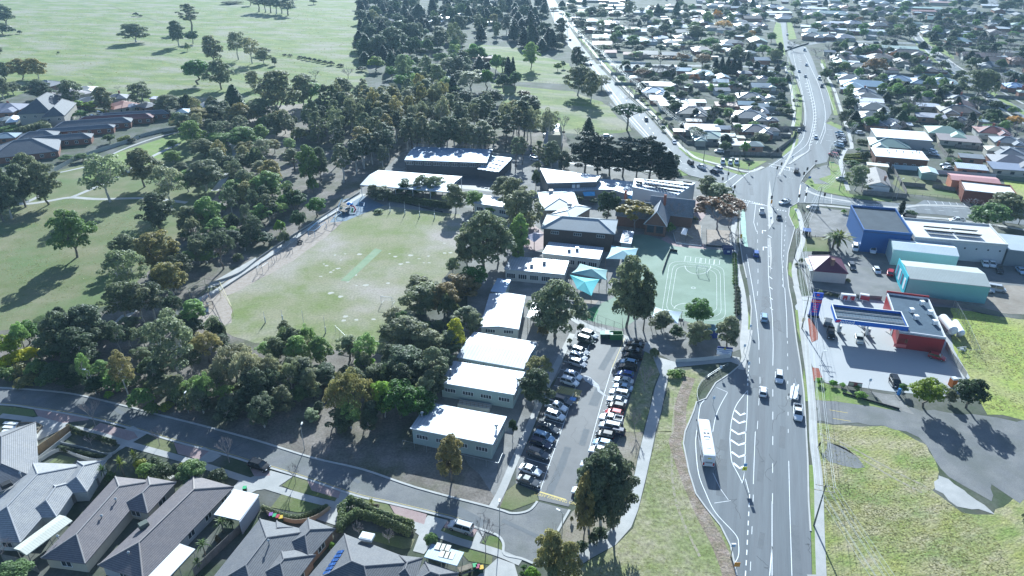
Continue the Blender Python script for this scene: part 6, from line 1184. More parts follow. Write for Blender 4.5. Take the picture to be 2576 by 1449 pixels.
fill([(430, 330), (480, 265), (640, 300), (760, 330), (760, 420), (690, 470), (600, 560), (560, 600), (560, 440), (500, 400)], 50, ['gum', 'tall', 'open', 'shrub', 'open'], (6, 13), (6, 11), ['', 'm', 'd', 'o', 's'], 5, 6)
fill([(520, 560), (640, 540), (800, 480), (690, 570), (620, 630), (520, 690), (420, 760), (400, 690)], 40, ['open', 'shrub', 'fluffy', 'tall'], (4, 12), (5, 8), ['k', 'd', 'm', ''], 3.2, 7)
fill([(60, 860), (280, 840), (420, 800), (640, 870), (900, 890), (960, 960), (940, 1100), (640, 1060), (330, 990), (60, 950)], 60, ['shrub', 'open', 'fluffy', 'tall'], (2.5, 11), (4, 7), ['d', '', 'k', 'p', 'm'], 2.6, 8)
fill([(960, 860), (1150, 780), (1160, 850), (1100, 940), (1070, 1000), (960, 1000)], 14, ['shrub', 'gum', 'round'], (2, 9), (4, 7), ['d', 'k', ''], 3, 9)
fill([(1390, 0), (2576, 0), (2576, 30), (1990, 25), (1395, 25)], 44, ['gum', 'round', 'round', 'conifer'], (7, 13), (8, 14), ['d', '', 'm', 'p'], 9, 10)
fill([(1400, 30), (1930, 30), (1950, 160), (1500, 150)], 110, ['gum', 'yard', 'yard', 'yard', 'bare'], (5, 11), (8, 13), ['d', 'd', 'k', 'm'], 7, 11)
fill([(1530, 175), (1990, 175), (1990, 330), (1850, 410), (1720, 340), (1600, 230)], 100, ['yard', 'yard', 'yard', 'bare', 'column'], (4, 8), (5, 9), ['d', 'd', 'm', 'k'], 5, 12)
fill([(1990, 30), (2290, 30), (2310, 100), (2060, 95)], 50, ['yard', 'yard', 'bare', 'yard'], (5, 10), (7, 12), ['d', 'k', 'm'], 8, 13)
fill([(2075, 120), (2340, 120), (2420, 200), (2576, 300), (2576, 350), (2150, 340), (2110, 250)], 130, ['yard', 'yard', 'shrub', 'bare', 'conifer'], (4, 9), (6, 10), ['d', 'd', 'm', 'k'], 6, 14)
fill([(2360, 30), (2576, 60), (2576, 240), (2440, 190), (2330, 100)], 100, ['yard', 'bare', 'yard', 'conifer'], (5, 10), (7, 12), ['d', 'k', 'm', 'd'], 7, 15)
fill([(2300, 380), (2576, 380), (2576, 420), (2450, 440), (2330, 410)], 10, ['round', 'shrub'], (2, 4), (3, 5), ['d', '', 'm'], 4, 16)
# loose grass tufts that roughen the unmown ground
L_tuft = leafmat('grass_blades', (.36, .37, .13), (.50, .44, .25), .5)
def tufts(name, polys, n, sz, m, seed):
 rg = np.random.default_rng(seed); V = []
 for poly in polys:
  P = [(p.x, p.y) for p in poly]; xs = [p[0] for p in P]; ys = [p[1] for p in P]; k = 0
  while k < n // len(polys):
   x, y = rg.uniform(min(xs), max(xs)), rg.uniform(min(ys), max(ys))
   if not pip(x, y, P): continue
   if math.sin(x * .21 + 2 * math.sin(y * .13)) + math.sin(y * .17 + x * .05) < rg.uniform(-2.2, 1.6): k += .2; continue
   k += 1; s_ = sz * rg.uniform(.5, 1.5)
   for _ in range(2):
    a = rg.uniform(0, 3.14); dx, dy = math.cos(a) * s_, math.sin(a) * s_; lx, ly = rg.uniform(-.4, .4) * s_, rg.uniform(-.4, .4) * s_; h = s_ * rg.uniform(.12, .4)
    V.append(((x - dx, y - dy, .02), (x + dx, y + dy, .02), (x + dx * .6 + lx, y + dy * .6 + ly, h), (x - dx * .6 + lx, y - dy * .6 + ly, h)))
 V = np.array(V).reshape(-1, 3); me = bpy.data.meshes.new(name); me.from_pydata(V.tolist(), [], np.arange(len(V)).reshape(-1, 4).tolist()); me.materials.append(m)
 o = bpy.data.objects.new(name, me); COL.objects.link(o); o['kind'] = 'stuff'; o['label'] = 'loose tufts of rough grass'
tufts('grass_tufts', [DS([(2066, 1080), (2240, 1085), (2320, 1120), (2350, 1190), (2340, 1240), (2480, 1320), (2600, 1500), (2085, 1500), (2068, 1200)])], 11000, .17, L_tuft, 1)
tufts('grass_tufts', [QS('23', [(1450, 20), (1560, 40), (1680, 400), (1800, 750), (1980, 1150), (2080, 1449), (700, 1449), (1100, 1150), (1260, 850), (1360, 450)])], 5000, .13, L_tuft, 2)
tufts('grass_tufts', [DS([(2410, 790), (2576, 810), (2600, 1040), (2480, 1030), (2420, 910)])], 4500, .2, L_tuft, 3)
tufts('grass_tufts', [DS([(0, 20), (880, 20), (890, 150), (800, 290), (430, 250), (0, 150)])], 8000, .42, L_tuft, 4)
tufts('grass_tufts', [DS([(0, 520), (150, 500), (450, 520), (300, 700), (60, 800), (0, 810)])], 5000, .18, L_tuft, 5)
# ================================================================== vehicles
M_paint = mat('car_paint', (1, 1, 1), rough=.28, metal=.15, spec=.6, obj=True); M_tyre = mat('tyre_rubber', (.02, .02, .022), rough=.8)
M_rim = mat('wheel_rim', (.45, .46, .48), rough=.35, metal=.7); M_cglass = mat('car_glass', (.02, .028, .035), rough=.06, spec=.9)
M_lampw = mat('headlight_lens', (.75, .78, .8), rough=.15, spec=.8); M_lampr = mat('tail_light_lens', (.45, .02, .02), rough=.3)
def mesh_of(mb, mats, name, smooth=False):
 me = bpy.data.meshes.new(name); me.from_pydata(mb.v, [], mb.f)
 for m in (mats if isinstance(mats, (list, tuple)) else [mats]): me.materials.append(m)
 if any(mb.m): me.polygons.foreach_set('material_index', mb.m)
 me.update(); return me
def loft(mb, st, mi=0):                             
 rings = []
 for (x, hw, z0, z1, sh) in st:
  rings.append([(x, -hw * .92, z0), (x, hw * .92, z0), (x, hw, z0 + .18), (x, hw, z1 - sh), (x, hw * .88, z1 - sh * .15), (x, hw * .45, z1), (x, -hw * .45, z1), (x, -hw * .88, z1 - sh * .15), (x, -hw, z1 - sh), (x, -hw, z0 + .18)])
 for a, b in zip(rings[:-1], rings[1:]): mb.hexa(a, b, mi, False)
 mb.face(rings[0], mi); mb.face(rings[-1][::-1], mi)
CARS = {}
def car_proto(kind):
 P = dict(hatch=(4.1, 1.76, 1.48, -1.95, 1.0, -1.55, .35), sedan=(4.75, 1.84, 1.45, -1.75, 1.05, -.95, .25), suv=(4.65, 1.88, 1.70, -2.2, 1.2, -1.95, .55), wagon=(4.8, 1.84, 1.52, -2.3, 1.1, -2.0, .35),
             ute=(5.3, 1.88, 1.80, -.75, 1.35, -.55, .65), van=(4.9, 1.95, 2.05, -2.4, 1.75, -2.35, 1.1), fourwd=(4.7, 1.88, 1.85, -2.3, 1.25, -2.2, .75))[kind]
 L, W, Hh, gb, gf, tb, tf = P; hw = W / 2; e = L / 2; belt = {'van': 1.15, 'ute': 1.12, 'suv': 1.05, 'fourwd': 1.12}.get(kind, .95)
 body = MB(); hood = belt - .08
 loft(body, [(-e, hw * .8, .42, belt - .25, .1), (-e + .12, hw * .93, .3, belt - .04, .1), (-e + .7, hw, .25, belt, .08), (0, hw, .24, belt + .01, .08), (gf - .05, hw, .25, belt, .08), (gf + .35, hw * .985, .26, hood, .1), (e - .35, hw * .93, .28, hood - .14, .12), (e - .08, hw * .84, .34, hood - .3, .12), (e, hw * .72, .45, .6, .05)])
 g = .80 * hw
 roof = [(tb, -g * .95, Hh), (tf, -g * .93, Hh), (tf, g * .93, Hh), (tb, g * .95, Hh)]; low = [(x, y, z - .06) for x, y, z in roof]
 body.hexa(low, [(x * .97 + (tb + tf) * .015, y * .9, z + .03) for x, y, z in roof])
 gl = MB(); bt = [(gb, -hw * .93, belt - .02), (gf, -hw * .93, belt - .02), (gf, hw * .93, belt - .02), (gb, hw * .93, belt - .02)]
 gl.hexa(bt, [(x, y * .99, z) for x, y, z in low])
 for i in range(4): body.tube(Vector(bt[i]) * 1.004, Vector(low[i]) + Vector((0, 0, .02)), .055, .05, 4)
 for s in (-1, 1):
  m = (gb + gf) * .5 - .1; body.tube((m, s * hw * .935, belt - .02), ((tb + tf) / 2, s * g * .95, Hh - .03), .05, .045, 4)
  body.box((gf - .1, s * (hw + .07), belt + .06), (.14, .18, .14))
 parts = []
 if kind == 'ute':
  tr = MB(); x0, x1 = -e + .1, gb - .08
  for (cx, cy, sx, sy) in (((x0 + x1) / 2, hw - .06, x1 - x0, .07), ((x0 + x1) / 2, -hw + .06, x1 - x0, .07), (x0, 0, .07, W - .06), (x1, 0, .07, W - .06)): tr.box((cx, cy, belt), (sx, sy, .35), base=True)
  parts.append(('tray_side', mesh_of(tr, M_paint, 'tray_side'), True)); t2 = MB(); t2.box(((x0 + x1) / 2, 0, belt + .012), (x1 - x0 - .1, W - .2, .02)); parts.append(('tray_floor', mesh_of(t2, M_dark, 'tray_floor'), False))
 if kind in ('suv', 'wagon', 'fourwd'):
  rr = MB()
  for s in (-1, 1): rr.tube((tb + .2, s * g * .85, Hh + .06), (tf - .1, s * g * .85, Hh + .06), .025, .025, 4)
  parts.append(('roof_rail', mesh_of(rr, M_dark, 'roof_rail'), False))
 wr = .36 if kind in ('suv', 'ute', 'fourwd', 'van') else .32
 ty = MB(); ty.tube((0, -.11, 0), (0, .11, 0), wr, wr, 12); rm = MB(); rm.tube((0, -.125, 0), (0, .125, 0), wr * .6, wr * .6, 8)
 hl = MB(); hl.box((0, 0, 0), (.14, .36, .15)); tl = MB(); tl.box((0, 0, 0), (.1, .26, .22))
 return dict(body=mesh_of(body, M_paint, 'body'), glass=mesh_of(gl, M_cglass, 'windows'), parts=parts, tyre=mesh_of(ty, M_tyre, 'tyre'), rim=mesh_of(rm, M_rim, 'rim'), hl=mesh_of(hl, M_lampw, 'headlight'), tl=mesh_of(tl, M_lampr, 'tail_light'),
    wh=[(e - .85, hw - .1, wr), (e - .85, -hw + .1, wr), (-e + .85, hw - .1, wr), (-e + .85, -hw + .1, wr)], hlp=[(e - .12, hw * .62, hood - .3), (e - .12, -hw * .62, hood - .3)], tlp=[(-e + .06, hw * .74, belt - .3), (-e + .06, -hw * .74, belt - .3)])
for k in ('hatch', 'sedan', 'suv', 'wagon', 'ute', 'van', 'fourwd'): CARS[k] = car_proto(k)
CC = {'w': (.80, .81, .82), 's': (.50, .52, .54), 'k': (.012, .013, .016), 'g': (.10, .11, .12), 'b': (.03, .10, .35), 'l': (.35, .50, .64), 'r': (.42, .015, .03), 'n': (.02, .03, .07), 'v': (.03, .05, .045), 'c': (.6, .62, .58)}
CN = {'w': 'white', 's': 'silver', 'k': 'black', 'g': 'dark grey', 'b': 'blue', 'l': 'pale blue', 'r': 'red', 'n': 'navy', 'v': 'dark green', 'c': 'cream'}
KD = dict(hatch='hatchback', sedan='sedan', suv='suv', wagon='wagon', ute='ute', van='van', fourwd='four-wheel drive')
def car(p, heading, kind, col, label=None, group=None, detail=True, zz=.06):
 d = CARS[kind]; root = thing('moving_car' if group == 'cars driving on the main road' else 'parked_car', label, 'car', (p.x, p.y, zz), heading, group)
 def ob(n, me, par, loc=None, c=None):
  o = bpy.data.objects.new(n, me); link(o, par)
  if loc: o.location = loc
  if c: o.color = (*c, 1)
  return o
 C0 = CC[col]; ob('body', d['body'], root, c=C0); ob('windows', d['glass'], root)
 if detail:
  for n, me, cc_ in d['parts']: ob(n, me, root, c=C0)
  for w in d['wh']: wo = bpy.data.objects.new('wheel', d['tyre']); link(wo, root); wo.location = w; ob('rim', d['rim'], wo)
  for w in d['hlp']: ob('headlight', d['hl'], root, w)
  for w in d['tlp']: ob('tail_light', d['tl'], root, w)
 else:
  for w in d['wh']: ob('wheel', d['tyre'], root, w)
 if label is None: AUTO.append((root, f"{CN[col]} {KD[kind]}" + (' on the road' if group and 'driving' in group else ' parked'), 'car'))
 return root
def cars(tile, body, vec=None, group=None, detail=True):
 for e in body.split(';'):
  f = e.split(','); x, y = float(f[0]), float(f[1]); p = Q(tile, x, y, .5)
  v = (float(f[4]), float(f[5])) if len(f) > 5 else vec
  h = Q(tile, x + v[0] / 2, y + v[1] / 2, .5) - Q(tile, x - v[0] / 2, y - v[1] / 2, .5)
  car(Vector((p.x, p.y, 0)), math.atan2(h.y, h.x), f[2], f[3], group=group, detail=detail)
G1 = 'cars parked in the school car park'; G2 = 'cars driving on the main road'
cars('22', '780,475,suv,w;748,535,fourwd,v;690,640,wagon,s;668,698,suv,w;662,762,suv,s;612,888,suv,w;580,948,suv,w;512,1140,wagon,g;445,1200,ute,w;432,1288,suv,w;370,1418,wagon,g', (200, 62), G1)
cars('23', '322,58,suv,l;292,120,wagon,n;265,222,wagon,g;186,388,sedan,w;165,500,sedan,g', (210, 72), G1)
cars('22', '1240,572,sedan,k;1212,630,sedan,k;1222,692,suv,k;1172,752,hatch,l;1165,805,suv,k;1140,872,hatch,b;1122,935,sedan,s;1115,1003,sedan,l;1075,1065,suv,w;1055,1135,sedan,s;1050,1193,hatch,k;1025,1262,hatch,r;992,1325,ute,w;980,1400,fourwd,s;935,1482,hatch,k;1030,1445,wagon,n', (-200, -42), G1)
cars('23', '908,118,hatch,l;880,200,suv,w;800,345,suv,w;720,610,sedan,w;760,500,hatch,s', (-200, -45), G1)
cars('22', '2535,300,suv,l,-3,-60;2525,1045,hatch,w,2,-60', None, G2)
cars('21', '2512,680,ute,w,-6,-60;2455,1110,suv,b,-4,-60;1795,190,fourwd,k,-60,-50;1905,235,ute,w,-60,-30;2070,252,fourwd,w,-60,-25;2035,280,suv,n,-60,-28', None, G2)
cars('32', '110,905,suv,w,0,60;298,1265,ute,w,4,60', None, G2)
cars('31', '165,590,ute,w,-60,16;110,740,hatch,g,4,60;285,275,fourwd,k,18,-60', None, G2)
cars('30', '480,1385,hatch,w,0,60;312,720,hatch,s,10,60;375,767,hatch,s,8,-60;385,655,suv,w,4,60;366,505,van,w,0,60;195,350,hatch,w,0,60;155,208,suv,l,40,2;95,205,hatch,s,40,2;216,477,hatch,g,50,0;515,792,van,w,10,60;542,870,suv,n,-5,60', None, G2)
cars('31', '738,358,fourwd,s,-60,-10;450,645,suv,s,-60,-6', None)
cars('31', '715,18,suv,l;680,75,suv,n;655,108,suv,r', (-60, -16))
cars('30', '715,1338,hatch,l;725,1362,wagon,w;735,1388,suv,n;742,1412,hatch,s;748,1434,suv,k;710,1440,suv,w', (-60, -14))
cars('30', '310,1318,wagon,g,6,60;1670,530,suv,g,20,60;2210,968,hatch,w,60,40;2340,245,hatch,r,60,20;110,848,suv,r,60,6;125,1050,wagon,g,60,4;930,1340,suv,w,60,0;1090,437,van,n,60,0', None)
cars('21', '2085,75,suv,w,-60,-6;2120,185,fourwd,w,0,60;2195,192,suv,w,0,60;2258,187,fourwd,w,0,60;222,62,hatch,s,60,12;225,85,hatch,k,60,12;235,108,hatch,r,60,12;225,128,sedan,s,60,12;235,158,suv,w,60,12;1170,165,hatch,l,60,5;1340,110,suv,s,60,5', None)
cars('20', '585,402,suv,g,30,50;1350,1207,suv,g,30,50;1632,1432,sedan,w,30,50;962,1372,wagon,w,60,0;795,652,hatch,g,10,60;350,1365,hatch,s,50,0;505,245,suv,g,30,60', None)
cars('31', '876,1050,fourwd,w,4,60;1055,1070,ute,w,2,60;846,1235,wagon,g,30,60;1095,1278,hatch,w,30,50;1232,1298,suv,r,10,-60;2185,1208,sedan,w,20,60;2257,1212,sedan,w,20,60;2545,1278,sedan,l,60,60;1900,772,ute,w,-60,-3;1412,738,van,n,-60,-5;1785,218,suv,w,-60,-10;1812,242,sedan,s,-60,-4;2330,1275,hatch,k,10,50', None)
cars('31', '1672,105,sedan,s;1662,75,hatch,w;1620,48,hatch,s;1590,28,sedan,s;1560,12,suv,g', (60, 12))
cars('32', '600,350,suv,g,10,-60;630,465,ute,k,4,60;918,515,sedan,c,14,60;1700,695,hatch,r,60,18;1282,952,suv,k,30,60', None)
cars('13', '2060,962,fourwd,s,-60,-18;35,345,suv,k,60,18', None)
cars('00', '1005,1145,fourwd,w,60,15;935,1178,suv,w,60,15;712,1252,hatch,l,60,10', None)
cars('32', '2190,20,sedan,w,60,10;2300,15,van,s,60,10', None)
for r0, (x0, y0, n) in enumerate(((2355, 705, 6), (2385, 740, 6), (2440, 715, 5), (2470, 775, 5))):
 cars('30', ';'.join(f'{x0 + i * 33},{y0 + i * 13},{random.choice(["hatch", "suv", "sedan"])},{random.choice("wwslgkr")}' for i in range(n)), (25, -30), 'cars packed in the distant right car park', False)
for (x0, y0, n) in ((1740, 215, 7), (1755, 236, 8)):
 cars('30', ';'.join(f'{x0 + i * 26},{y0 + i * 2},{random.choice(["hatch", "suv", "sedan"])},{random.choice("wwslgkr")}' for i in range(n)), (6, 40), 'cars parked beyond the long green-roofed shops', False)
bpy.data.objects['parked_car']['label'] = bpy.data.objects['parked_car'].get('label', '') or ''
del bpy.data.objects['parked_car']['label']
# coach
def bus():
 rear = D(1781, 1177); fr = D(1772, 1063, 3.2); d = Vector((fr.x - rear.x, fr.y - rear.y, 0)); L = 12.2; d.normalize(); c = rear + d * L / 2; h = math.atan2(d.y, d.x)
 root = thing('coach', 'long white coach standing in the bus bay beside the main road', 'bus', (c.x, c.y, .06), h)
 b = MB(); st = []
 for x, k, z1 in ((-6.1, .93, 3.0), (-6.0, .985, 3.1), (-5.6, 1, 3.16), (5.2, 1, 3.16), (5.8, .98, 3.05), (6.1, .9, 2.7)): st.append((x, 1.25 * k, .35, z1, .22))
 loft(b, st); o = bpy.data.objects.new('body', mesh_of(b, M_paint, 'coach_body')); link(o, root); o.color = (.82, .83, .84, 1)
 def pt(n, fn, m, c=None):
  mb = MB(); fn(mb); q_ = bpy.data.objects.new(n, mesh_of(mb, m, n)); link(q_, root)
  if c: q_.color = (*c, 1)
 for s in (-1, 1): pt('side_windows', lambda k: k.box((0, s * 1.245, 2.1), (10.6, .06, .95)), M_cglass)
 pt('windscreen', lambda k: k.box((6.02, 0, 1.9), (.25, 2.1, 1.3)), M_cglass); pt('rear_window', lambda k: k.box((-6.07, 0, 2.35), (.12, 1.9, .6)), M_frame)
 pt('rear_emblem', lambda k: k.box((-6.12, 0, 2.45), (.08, .7, .25)), M_trim, (.75, .6, .1)); pt('engine_grille', lambda k: k.box((-6.1, 0, 1.35), (.1, 1.4, .35)), M_post)
 for x in (-3.4, -.6, 2.6): pt('roof_hatch', lambda k: k.box((x, 0, 3.17), (.9, 1.0, .1), taper=.9), M_frame)
 pt('roof_air_conditioner', lambda k: k.box((.8, 0, 3.22), (2.4, 1.4, .2), taper=.85), M_trim, (.7, .72, .74)); pt('roof_fans', lambda k: [k.tube((.8, y, 3.3), (.8, y, 3.36), .25, .25, 10) for y in (-.35, .35)], M_dark)
 for s in (-1, 1): pt('tail_light', lambda k: k.box((-6.1, s * 1.0, .95), (.1, .3, .7)), M_lampr); pt('mirror', lambda k: k.box((6.1, s * 1.4, 2.5), (.2, .15, .5)), M_dark)
 for x in (-3.6, 3.9):
  for s in (-1, 1): w = bpy.data.objects.new('wheel', mesh_of((lambda k: (k.tube((0, -.15, 0), (0, .15, 0), .5, .5, 14), k)[1])(MB()), M_tyre, 'tyre')); link(w, root); w.location = (x, s * 1.14, .5)
bus()
def trailer():
 p = Q('32', 262, 1070, .5); root = thing('trailer', 'trailer stacked with long white boards, towed behind the white ute', 'trailer', (p.x, p.y, .06), 0)
 h = (lambda v: math.atan2(v.y, v.x))(Q('32', 275, 960, 1) - Q('32', 255, 1140, 1))
 part(root, 'deck', lambda k: k.box((p.x, p.y, .9), (5.0, 1.9, .25), h), M_post)
 for i in range(5): part(root, 'board', lambda k: k.box((p.x + (i - 2) * .36, p.y + random.uniform(-.5, .5), 1.15 + .1 * (i % 3)), (random.uniform(4.5, 6.5), .3, .12), h + random.uniform(-.05, .05)), M_trim, (.78, .8, .82))
 for s in (-1, 1): part(root, 'wheel', lambda k: k.tube((p.x + s * .95, p.y, .35), (p.x + s * 1.15, p.y, .35), .35, .35, 12), M_tyre)
 part(root, 'lamp_column', lambda k: k.tube((p.x + .5, p.y - 1, 1.3), (p.x + 1.0, p.y + 3.4, 2.6), .08, .06), M_frame)
trailer()
# ================================================================== street furniture, play equipment, fences
def at_base(U, V, z): p = D(U, V, z); return Vector((p.x, p.y, 0))
M_pole = mat('weathered_pole_wood', (.13, .15, .13), (.19, .20, .17), 1, .9); M_wire = mat('bright_cable', (.62, .65, .64), rough=.5, metal=.3)
M_sail = mat('shade_cloth', (.95, .95, .95), (1, 1, 1), .5, .7, obj=True)
def pole(base, h=10, arms=(1.1, 1.0), name='power_pole', label=None, cross=R(-14), lean=Vector((0, 0, 0))):
 root = thing(name, label, 'power pole', tuple(base)); top = base + Vector((0, 0, h)) + lean
 part(root, 'shaft', lambda k: k.tube(base + Vector((0, 0, -.3)), top, .17, .11, 7), M_pole); tips = []
 for i, (dz, w) in enumerate(((.35, arms[0]), (1.5, arms[1]))):
  c = top - Vector((0, 0, dz)); u = Vector((math.cos(cross), math.sin(cross), 0)) * w
  part(root, 'crossarm', lambda k: k.tube(c - u, c + u, .07, .07, 4), M_timb, (2, 2, 2))
  part(root, 'insulators', lambda k: [k.tube(c + u * f, c + u * f + Vector((0, 0, .28)), .05, .05, 5) for f in (-.95, -.35, .35, .95)], M_frame)
  tips.append([c + u * f + Vector((0, 0, .28)) for f in ((-.95, .0, .95) if i == 0 else (-.95, -.35, .35, .95))])
 if label is None: AUTO.append((root, 'timber power pole', 'power pole'))
 return tips
def span(t1, t2, sag=.9, label=None):
 m = MB(t1[0][0])
 for a_, b_ in zip(t1, t2):
  for a, b in zip(a_, b_):
   pts = [a.lerp(b, i / 8) - Vector((0, 0, sag * 4 * (i / 8) * (1 - i / 8))) for i in range(9)]; m.path(pts, .022, 4)
 o = m.build('power_line', M_wire); props(o, label, 'power line')
 if label is None: AUTO.append((o, 'overhead power lines', 'power line'))
P_ = [pole(Q('33', 460, 945), 10.0, (1.7, 1.7), lean=Vector((.25, .1, 0))), pole(Q('32', 340, 410), 10.2, (1.5, 1.4)), pole(Q('31', 265, 1150), 10.2, (1.3, 1.2)), pole(Q('31', 485, 700), 10.5, (1, 1)), pole(Q('31', 715, 465), 10.5, (1, 1)), pole(Q('31', 600, 235), 10, (1, 1)), pole(Q('30', 850, 1430), 10, (.9, .9))]
off = [[t + Vector((6, -55, 0)) for t in tt] for tt in P_[0]]
span(off, P_[0], 1.2)
for a, b in zip(P_[:-1], P_[1:]): span(a, b)
pA = [pole(Q('21', 1925, 180), 12, (1.1, .9), cross=R(0)), pole(Q('20', 1710, 1449), 11, (1.1, .9), cross=R(0))] + [pole(Q('20', x, y), 10.5, (1.1, .9), cross=R(0)) for x, y in ((1460, 1225), (1240, 995), (1040, 815), (890, 640), (795, 560), (700, 470), (555, 330), (510, 210), (415, 200))]
for a, b in zip(pA[:-1], pA[1:]): span(a, b, .8)
pB = [pole(Q('30', x, y), 10, (.8, .7), cross=R(0)) for x, y in ((265, 1225), (225, 960), (175, 790), (185, 620))]
for a, b in zip(pB[:-1], pB[1:]): span(a, b, .6)
for (t, x, y) in (('31', 1250, 560), ('30', 1660, 420), ('30', 1760, 500), ('30', 1830, 550), ('30', 1955, 650), ('30', 1490, 200), ('30', 2320, 920), ('31', 2520, 810), ('21', 2275, 255), ('30', 75, 240), ('30', 2220, 140)): pole(Q(t, x, y), 10, (.8, .7))
def lamp(base, h=7, label=None, arm=(1.4, 0), name='street_lamp', col=M_post):
 root = thing(name, label, 'street lamp', tuple(base)); top = base + Vector((0, 0, h)); e = top + Vector((arm[0], arm[1], .25))
 part(root, 'pole', lambda k: k.tube(base, top, .09, .06, 6), col); part(root, 'arm', lambda k: k.tube(top, e, .05, .04, 5), col)
 part(root, 'lamp_head', lambda k: k.box(tuple(e), (.8, .3, .14), math.atan2(arm[1], arm[0])), M_frame)
 if label is None: AUTO.append((root, 'slim street lamp', 'street lamp'))
for (t, x, y, h, a) in (('02', 970, 1065, 6.5, (-1.2, .3)), ('23', 500, 1085, 6.5, (-.8, .6)), ('13', 490, 180, 6, (0, 1)), ('31', 30, 600, 11, (1.6, 0)), ('13', 2452, 975, 6, (0, .8)), ('21', 2165, 350, 9, (1.2, .5)), ('31', 1290, 550, 8, (1, .4)), ('02', 1900, 1260, 5, (0, .8)), ('30', 10, 1300, 8, (1, 0)), ('23', 2200, 1260, 3, (.1, 0))): lamp(Q(t, x, y), h, arm=a)
def traffic_light(U, V, h=3.4, face=-1):
 b = at_base(U, V, h); root = thing('traffic_light', None, 'traffic light', tuple(b)); part(root, 'pole', lambda k: k.tube(b, b + Vector((0, 0, h)), .07, .07, 6), M_frame)
 part(root, 'signal_head', lambda k: (k.box((b.x, b.y, h), (.75, .08, 1.35)), k.box((b.x, b.y - .15, h), (.36, .25, 1.1))), M_dark)
 for i, c in enumerate(((.25, .02, .02), (.3, .18, .02), (.02, .2, .08))): part(root, 'lens', lambda k: k.tube((b.x, b.y - .3, h + .35 - .35 * i), (b.x, b.y - .27, h + .35 - .35 * i), .12, .12, 8), M_trim, c)
 AUTO.append((root, 'black traffic signal', 'traffic light'))
for (t, x, y) in (('31', 95, 240), ('31', 137, 200), ('31', 397, 250), ('31', 364, 296), ('31', 316, 522), ('31', 385, 505), ('31', 38, 537), ('31', 572, 508), ('21', 2387, 207), ('21', 2242, 432), ('21', 2226, 482), ('21', 2122, 350), ('21', 2178, 300)): traffic_light(*q(t, x, y))
def sign(p, label, h=2.4, w=.8, sh=.8, col=(.7, .7, .7), name='road_sign', cat='sign', rz=0, back=None):
 root = thing(name, label, cat, tuple(p)); part(root, 'post', lambda k: k.tube(p, p + Vector((0, 0, h)), .05, .05, 5), M_post)
 part(root, 'sign_panel', lambda k: k.box((p.x, p.y - .08, h - sh / 2), (w, .05, sh), rz), M_trim, col)
 if label is None: AUTO.append((root, 'small road sign', 'sign'))
 return root
s_ = sign(Q('23', 2318, 480), 'yellow pedestrian warning sign above a blue sign on the island tip', 3.4, .9, .9, (.75, .72, .03)); p = Q('23', 2318, 480)
part(s_, 'blue_panel', lambda k: k.box((p.x, p.y - .1, 3.9), (.6, .05, .8)), M_trim, (.15, .35, .6)); part(s_, 'walker_symbol', lambda k: k.box((p.x, p.y - .13, 3.0), (.15, .03, .5)), M_dark)
s_ = sign(Q('23', 2250, 1400), 'orange and black warning sign beside the drain at the bottom', 2.2, 1.0, 1.0, (.7, .3, .05)); s_ = sign(Q('23', 2205, 1250), 'small pale blue bus sign beside the drain near the road', 3.2, .7, .8, (.25, .5, .75))
sign(Q('32', 345, 380), 'yellow school crossing sign beside the power pole', 2.6, .7, 1.2, (.75, .5, .03)); sign(Q('31', 410, 385), 'blue hospital sign on the intersection corner', 2.6, 1.1, .9, (.04, .15, .5))
sign(Q('31', 475, 215), 'brown sign facing the slip road near the parked cars', 2.4, 1.0, .8, (.28, .2, .2)); sign(Q('31', 635, 240), 'green street name sign near the gravel patch', 2.6, 1.8, .35, (.05, .3, .22)); sign(Q('21', 2300, 960), 'small orange sign on the school fence corner', 2.0, .7, 1.4, (.7, .35, .03))
sign(Q('30', 650, 1225), 'dark sign on the curved grass verge of the upper road', 2.0, 1.2, .8, (.2, .22, .24)); sign(Q('21', 2220, 560), 'orange crossing sign below the corner traffic signals', 2.4, .6, 1.4, (.75, .35, .03))
sign(Q('31', 28, 620), 'double orange lamp sign on the median', 2.4, .6, 1.5, (.75, .3, .03))
for (t, x, y) in (('22', 2090, 870), ('22', 2020, 1180), ('22', 2370, 830), ('31', 270, 720), ('31', 20, 800), ('32', 1010, 1000), ('22', 2330, 650), ('22', 2390, 450), ('31', 240, 175)): sign(Q(t, x, y), None, 2.6, .6, .8, (.5, .6, .7))
# fuel price sign, pumps, lockers, tanks
a = Q('32', 408, 285); b = Q('32', 500, 295); c = (a + b) / 2; u = (b - a).normalized(); an = math.atan2(u.y, u.x); w = (b - a).length + .2
ps = thing('price_sign', 'tall blue and red fuel price sign with white lettering', 'price sign', tuple(c)); nf = Vector((u.y, -u.x, 0)) * .22
part(ps, 'plinth', lambda k: k.box((c.x, c.y, 0), (w + .4, .9, .5), an, base=True), M_dark)
part(ps, 'panel', lambda k: k.box((c.x, c.y, .5), (w, .36, 7.2), an, base=True), M_trim, (.01, .08, .50))
part(ps, 'red_band', lambda k: k.box((c.x + nf.x * .85, c.y + nf.y * .85, 5.05), (w - .05, .06, 1.0), an), M_trim, (.65, .015, .04))
text(ps, 'United', .75, c + nf + Vector((0, 0, 6.1)), an); text(ps, 'PIE FACE', .52, c + nf * 1.05 + Vector((0, 0, 5.05)), an)
part(ps, 'red_emblem', lambda k: k.box((c.x + nf.x * .86, c.y + nf.y * .86, 7.05), (.7, .05, .6), an + .0), M_trim, (.65, .03, .08))
for i in range(4): part(ps, 'price_panel', lambda k: k.box((c.x + nf.x * .86, c.y + nf.y * .86, 4.05 - i * .75), (1.5, .06, .45), an), M_trim, (.70, .05, .30))
